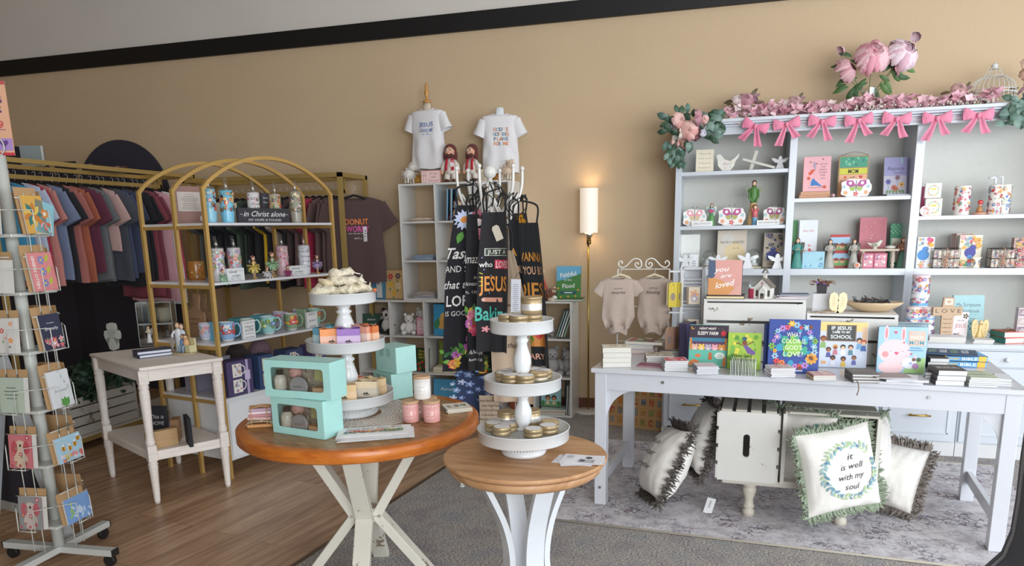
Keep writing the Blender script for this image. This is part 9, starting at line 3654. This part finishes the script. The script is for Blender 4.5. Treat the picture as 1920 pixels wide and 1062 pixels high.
 vase('clear vase bursting with big pink peonies on the bookcase',1627,205,.16,.055,
         [(0,78*s,.118,'#f0c4ca','#e49fac'),(38*s,78*s,.11,'#f2dce4','#e2b8c6'),(-38*s,62*s,.085,'#d4a8ac','#c08c92'),(28*s,62*s,.06,'#d8a0ac','#c98894'),(-46*s,92*s,.035,'#e0bcc4','#d0a4b0'),(56*s,103*s,.036,'#e6d0d4','#d8b8c0')],lv)
 br=['#7a6250','#5f5038','#8f6a70']
 def sm(label,x,yb,bl,sc=1):
  lv=[(.05*math.cos(k*.9),.09+.03*math.sin(k*1.7),.06,k*47,br[k % 3]) for k in range(9)]
  vase(label,x,yb,.08,.028,bl,[(a*sc,b*sc,c*sc,d,e) for a,b,c,d,e in lv],flare=True)
 sm('small glass with a pink rose and dried leaves next to the rose swag',1393,212,[(.02,.125,.058,'#c99aa4','#b88490'),(-.045,.13,.045,'#d9c8c4','#c9b4b0'),(.07,.13,.03,'#8f6a7c','#7a5668')],1.3)
 sm('little vase with mauve bud and feathery leaves over the first post',1484,205,[(.02,.10,.045,'#d2b0b0','#b88e92')])
 sm('little vase with cream pink bloom and brown leaves near the birdcage',1793,196,[(.0,.11,.05,'#d4aca8','#b98e8a'),(.035,.08,.02,'#e0d0c8','#d0bcb4')])
 sm('small vase of peach flowers at the edge beyond the birdcage',1922,185,[(.0,.17,.06,'#d8b09c','#c99a84'),(-.03,.23,.045,'#d8b8a4','#c9a48c')])
 p=P(1858,190,BF+.14)
 p2=P(1858,128,BF+.14)
 t=thing('birdcage','white wire birdcage with a domed top on the bookcase','birdcage',(p.x,BF+.14,z))
 r=.135
 H=p2.z -z
 c='#d9dad6'
 mb=MB()
 n=28
 for i in range(n):
  a=2*PI*i/n
  pts=[(r*math.cos(a),r*math.sin(a),0),(r*math.cos(a),r*math.sin(a),H*.42)]
  pts += [(r*math.cos(q)*math.cos(a)+.0,r*math.cos(q)*math.sin(a),H*.42+H*.40*math.sin(q)) for q in (.35,.7,1.0,1.25)]
  mb.tube(pts,.0016,c,4)
 obj('cage_wires',mb,'gloss',t)
 mb=MB()
 for zz,rr in ((.002,r),(H*.42,r),(H*.35,r),(H*.78,r*.42)):
  mb.tube([(rr*math.cos(i*PI/16),rr*math.sin(i*PI/16),zz) for i in range(32)],.003,c,5,closed=True)
 for i in range(32):
  a=i*PI/16
  mb.ball((r*math.cos(a),r*math.sin(a),H*.335),.006,c,seg=5,rings=4)
 mb.lathe([(r,-.0),(r,.012),(r*.98,.014)],c,28)
 for i in range(8):
  a=i*PI/4
  mb.tube([(r*.42*math.cos(a),r*.42*math.sin(a),H*.78),(.03*math.cos(a),.03*math.sin(a),H*.98)],.002,c,4)
 obj('hoops',mb,'gloss',t)
 mb=MB()
 mb.lathe([(.03,H*.97),(.02,H*1.0),(.016,H*1.02),(.022,H*1.06),(.012,H*1.10),(.004,H*1.14)],c,14)
 obj('finial',mb,'gloss',t)
decor()
# ================================================================ greeting card spinner
def spinner():
 B=atz(113,1035,.05)
 D=math.hypot(B.x,B.y)
 t=thing('card_spinner','white wire spinner rack of greeting cards on a wheeled cross base','card rack',(B.x,B.y,0),0)
 H=atd(4,292,D).z
 c='#c9ccc6'
 mb=MB()
 mb.cyl(.025,H -.07,c,T(0,0,.07),20)
 mb.tube([(.035*math.cos(q),0,H+.035+.035*math.sin(q)) for q in [i*PI/10 for i in range(20)]],.003,c,6,closed=True)
 obj('pole',mb,'gloss',t)
 for i in range(4):
  a=i*90+4
  M=T(0,0,0,0,0,a)
  mb=MB()
  mb.box(0,-.02,.055,.30,.02,.085,'#c3c5c2',M)
  obj('base_foot',mb,'gloss',t)
  mb=MB()
  mb.box(.30,-.021,.054,.306,.021,.086,'#222',M)
  mb.cyl(.028,.02,'#1d1d20',M @ T(.27,-.01,.028,-90),16)
  mb.cyl(.008,.02,'#333',M @ T(.27,0,.04),8)
  obj('caster',mb,'paint',t)
 view=math.degrees(math.atan2(-B.y,-B.x))
 ys=[(440,22),(549,38),(660,56),(770,73),(872,88),(985,106)]
 def zt(y,x):
  return atd(x,y,D -.1).z
 for k,(y,x) in enumerate(ys):
  mb=MB()
  z=zt(y,x) -.012
  mb.cbox(.20,.20,.014,c,T(0,0,z,0,0,view+45),.002)
  obj('tier_plate',mb,'gloss',t)
 sides=['facing the shop','facing the side table','at the back','facing the window']
 for q,(aw,tag_) in enumerate(((view+47,'toward the round tables'),(view -43,'on the other face of the spinner'),(view+137,'on the rear face of the spinner'))):
  for k,(y,x) in enumerate(ys):
   z=zt(y,x)
   M=T(0,0,z,0,0,aw+90) @ T(0,-.125,0)
   w=.078
   mb=MB()
   for s in (-1,1):
    mb.tube([M @ Vector(v) for v in ((s*w*1.25,.02,.10),(s*w*.55,-.035,.10),(s*w*.55,-.04,.0),(s*w*.4,.0,-.002))],.0024,c,5)
    mb.tube([M @ Vector((s*w*.35,.012,-.12)),M @ Vector((s*w*.35,.012,.17))],.0024,c,5)
   mb.tube([M @ Vector((-w,.012,.15)),M @ Vector((w,.012,.15))],.0024,c,5)
   mb.tube([M @ Vector((-w*.55,-.04,.002)),M @ Vector((w*.55,-.04,.002))],.0024,c,5)
   obj('card_pocket',mb,'gloss',t)
 def card(lb,q,k,w,h,col,art=None,n=4,dx=0,rz=0,rot=0,kraft=True,kc='#b8946a'):
  aw=view+(47 if q == 0 else -43 if q == 1 else 137)
  y,x=ys[k]
  z=zt(y,x)
  M=T(B.x,B.y,z+.002,0,0,aw+90) @ T(dx,-.125 -.012,0,-6,0,0) @ T(0,0,0,0,rot,0)
  for j in range(n):
   mb=MB()
   mb.cbox(w,.0022,h,col if j == 0 else '#d9d6d0')
   if j == 0 and art:
    art(Art(mb,FR(0,-.0012,0)),w,h)
   o=solo('greeting_card',mb,'paper',lb if j == 0 else lb.split(' card ')[0]+' card, further copy in the same pocket behind the front one','card')
   o.matrix_world=M @ T(.003*j,.0055*j,0)
   if j:
    o['group']='cards in the spinner pockets'
    o['label']='spare copy directly behind the '+' '.join(lb.split()[:7])
  if kraft:
   for j in range(2):
    mb=MB()
    mb.cbox(w*1.05,.002,h+.035,kc)
    o=solo('kraft_envelope',mb,'paper','kraft envelope behind the '+' '.join(lb.split()[:8]),'envelope',group='kraft envelopes in the spinner')
    o.matrix_world=M @ T(-.008+.006*j,.0055*n+.004*j,0)
 def a1(a,w,h):
  a.rect(-w/2,0,w/2,h,'#d8a850')
  for i in range(9):
   a.leaf(-w*.1,h*.5,w*.5,i*40,['#3f7a78','#e0c060','#c8803a'][i % 3])
 def a1b(a,w,h):
  a.rect(-w/2,0,w/2,h,'#8cc0cc')
  a.disc(0,h*.62,w*.2,'#d88a4a',14)
  a.disc(0,h*.62,w*.09,'#e6e0cc',12)
  for i in range(7):
   a.leaf(w*.05,h*.35,w*.36,200+i*24,['#c8644a','#e0a0a0','#5aa0b0'][i % 3])
 card('yellow tropical flower card in the top pocket',0,0,.11,.16,'#d8a850',a1,3)
 card('blue bird picture card slanting in front in the top pocket',0,0,.10,.14,'#8cc0cc',a1b,1,.03,rot=16,kraft=False)
 def a2(a,w,h):
  a.rect(-w/2,0,w/2,h,'#d88888')
  a.txt('HELLO FRIEND',-w*.32,h*.5,w*.12,'#f0eae4',h*.84,rot=90,bold=.03)
  for i in range(3):
   a.flower(w*.0,h*(.2+.3*i),w*.15,'#7a86c0','#e0c050',6)
   a.leaf(w*.18,h*(.15+.3*i),w*.3,60,'#b8b84a')
 card('pink Hello Friend card with blue flowers',0,1,.13,.165,'#d88888',a2)
 def a3(a,w,h):
  a.rect(-w/2,0,w/2,h,'#33364e')
  a.txt('WITH HEARTFELT',0,h*.75,h*.035,'#d8d8e0',w*.4)
  a.txt('Sympathy',0,h*.6,h*.09,'#e6e6ea',w*.7,shear=.35)
  a.scatter(-w/2,0,w/2,h*.36,26,['#d87a8a','#e6c8cc','#c85a6a','#e0a0b0'],.012,3)
 card('navy Sympathy card with pink flowers',0,2,.115,.155,'#33364e',a3)
 def a4(a,w,h):
  a.rect(-w/2,0,w/2,h,'#d9dce0')
  a.txt('Sympathy',.0,h*.46,h*.07,'#6a7078',w*.6,shear=.35)
  for i in range(7):
   a.leaf(w*(.1+.05*i),h*(.98 -.08*i),w*.12,200+60*(i % 2),'#b0b8b8')
  for g in (60,90,120):
   a.leaf(w*.1,0,h*.28,g,'#5a9a4a',.35)
 card('white Sympathy card with a green leaf',0,3,.125,.165,'#d9dce0',a4)
 def a5(a,w,h):
  a.rect(-w/2,0,w/2,h,'#a8cce0')
  a.scatter(-w/2,0,w/2,h*.35,22,['#e08a8a','#e6d0d0','#d86a6a','#e0c060'],.012,5)
  for u,v in ((-.25,.55),(.0,.5),(.22,.6),(.38,.78)):
   a.disc(w*u,h*v,w*.08,'#e0a03a',12,h*.1)
   a.rect(w*(u -.015),h*(v -.09),w*(u+.015),h*(v+.09),'#4a3420')
   a.disc(w*u,h*(v+.13),w*.04,'#e6eef0',10)
 card('pale blue card with four bees over flowers',0,4,.15,.115,'#a8cce0',a5)
 def a6(a,w,h):
  a.rect(-w/2,0,w/2,h,'#7aa0d4')
  for i in range(12):
   a.leaf(w*(-.4+.07*i),h*(.2+.5*((i*7) % 5)/5),h*.3,40+25*i,'#9ac06a' if i < 4 else '#c4d6ee',.2)
  a.disc(w*.05,h*.4,h*.14,'#c4d6ee',14)
 card('cornflower blue card with white ferns',0,5,.15,.115,'#7aa0d4',a6)
 def b(cols,bg,big=None):
  def f(a,w,h):
   a.rect(-w/2,0,w/2,h,bg)
   if big:
    a.disc(0,h*.62,w*.26,big,14,h*.22)
    a.disc(0,h*.25,w*.3,big,14,h*.26)
    a.disc(0,h*.68,w*.05,'#2a2424',8)
    for s in (-1,1):
     a.disc(s*w*.26,h*.62,w*.14,cols[0],12,h*.2)
   a.scatter(-w/2,0,w/2,h,12,cols,.011,4)
  return f
 card('brown kraft card in the top pocket of the other face',1,0,.12,.15,'#a98a62',None)
 card('white deckled card in the second pocket of the other face',1,1,.12,.14,'#d8d6d0',None,6)
 card('white card with red and orange blooms',1,2,.12,.15,'#d4d0cc',b(['#c8403a','#e08a4a','#6a8a5a'],'#d4d0cc'))
 card('sage green card with fine script',1,3,.12,.155,'#b3c0b0',lambda a,w,h:(a.rect(-w/2,0,w/2,h,'#b3c0b0'),a.dash(0,h*.7,w*.6,4,h*.1,h*.03,'#6a7a6a')))
 card('pink card picturing a long eared poodle',1,4,.115,.15,'#b8505a',b(['#b8505a'],'#c8747a','#d0b8a0'))
 card('rose grey card picturing a fluffy animal',1,5,.12,.15,'#a8787c',b(['#b8606a'],'#8f9090','#c4b4ac'))
 for k in range(6):
  card('plain pastel card in pocket %s of the rear face' % ['one','two','three','four','five','six'][k],2,k,.12,.15,['#c9c0b0','#b9c4cc','#c4d0d4','#8fa890','#c9b4bc','#d0d0cc'][k],None,2)
 mb=MB()
 mb.cbox(.24,.004,.30,'#dca98a')
 a=Art(mb,FR(0,-.0022,0))
 a.rect(-.12,.285,.12,.30,'#b8585a')
 a.rect(-.12,0,.12,.012,'#c04048')
 a.txt('GREETING',0,.225,.026,'#5a4a6e',.2,bold=.04)
 a.txt('CARDS',.02,.185,.026,'#5a4a6e',.15,bold=.04)
 a.txt('$3.99',.03,.125,.032,'#c85a5e',.13,bold=.04)
 a.line([(-.1,.10),(.1,.105)],.003,'#8a5a7a')
 a.rect(.04,.02,.118,.07,'#a98ac0')
 a.heart(.085,.05,.018,'#6a4a8a')
 p=atd(-6,294,D -.02)
 o=solo('price_sign',mb,'gloss','peach price sign for greeting cards atop the spinner','sign',(p.x -.07,p.y,H+.001),28)
 f=atz(133,1028,0)
 D2=math.hypot(f.x,f.y)
 top=atd(2,678,D2+.06)
 pa,pb=atz(102,984,.17),atz(0,959,.17)
 hd=(pb -pa).normalized()
 ld=(top -f).normalized()
 L=(top -f).length
 t=thing('folding_board','dark navy display board with pale slanted leg standing behind the card spinner','display board',(f.x,f.y,0))
 nn=hd.cross(ld).normalized()*.012
 s0=ld*(.17/ld.z)
 mb=MB()
 q=[s0,s0+hd*1.0,ld*L+hd*1.0,ld*L]
 mb.add([p -nn for p in q]+[p+nn for p in q],[(0,1,2,3),(7,6,5,4),(0,4,5,1),(1,5,6,2),(2,6,7,3),(3,7,4,0)],'#2b2a35')
 obj('board_face',mb,'matte',t)
 mb=MB()
 mb.bar(s0 -hd*.02,s0+hd*1.0,.03,.05,'#a9a8a6')
 obj('bottom_rail',mb,'paint',t)
 for k in (0,1.0):
  mb=MB()
  mb.bar(ld*.05+hd*k,ld*(L+.02)+hd*k,.03,.06,'#b9bcc0')
  mb.bar(hd*k,ld*.055+hd*k,.034,.064,'#202024')
  obj('leg',mb,'paint',t)
  mb=MB()
  mb.bar(ld*(L -.02)+hd*k,Vector((ld.x*L*2.0,ld.y*L*2.0,0))+hd*k,.03,.03,'#a9acb0')
  obj('rear_leg',mb,'paint',t)
spinner()
# ================================================================ dark padded chair at the edge of the view
def chair():
 Y0=1.32
 P=[aty(x,y,Y0) for x,y in ((1930,775),(1917,790),(1908,850),(1899,930),(1889,990),(1872,1030),(1838,1060),(1790,1080))]
 t=thing('padded_chair','charcoal padded chair with piped edge at the corner of the view','chair',(P[0].x,Y0,0),0)
 rel=[(p.x -P[0].x,p.z) for p in P]
 zb=rel[-1][1]
 poly=rel+[(rel[-1][0] -.03,zb -.02),(rel[-1][0] -.03,zb -.07),(.16,zb -.07),(.16,rel[0][1] -.01),(.08,rel[0][1]+.02)]
 mb=MB()
 mb.prism(poly,-.0,.42,'#5e6370',T(0,0,0,90))
 obj('padded_shell',mb,'cloth',t,bevel=.012)
 mb=MB()
 mb.tube([(x -.0005,-.03,z) for x,z in rel],.003,'#b4b6be',5)
 obj('piping',mb,'cloth',t)
 for x in (rel[-1][0]+.02,.12):
  for y in (-.04,-.38):
   mb=MB()
   mb.cyl(.014,zb -.068,'#222326',T(x,y,0),12)
   obj('leg',mb,'metal',t)
chair()
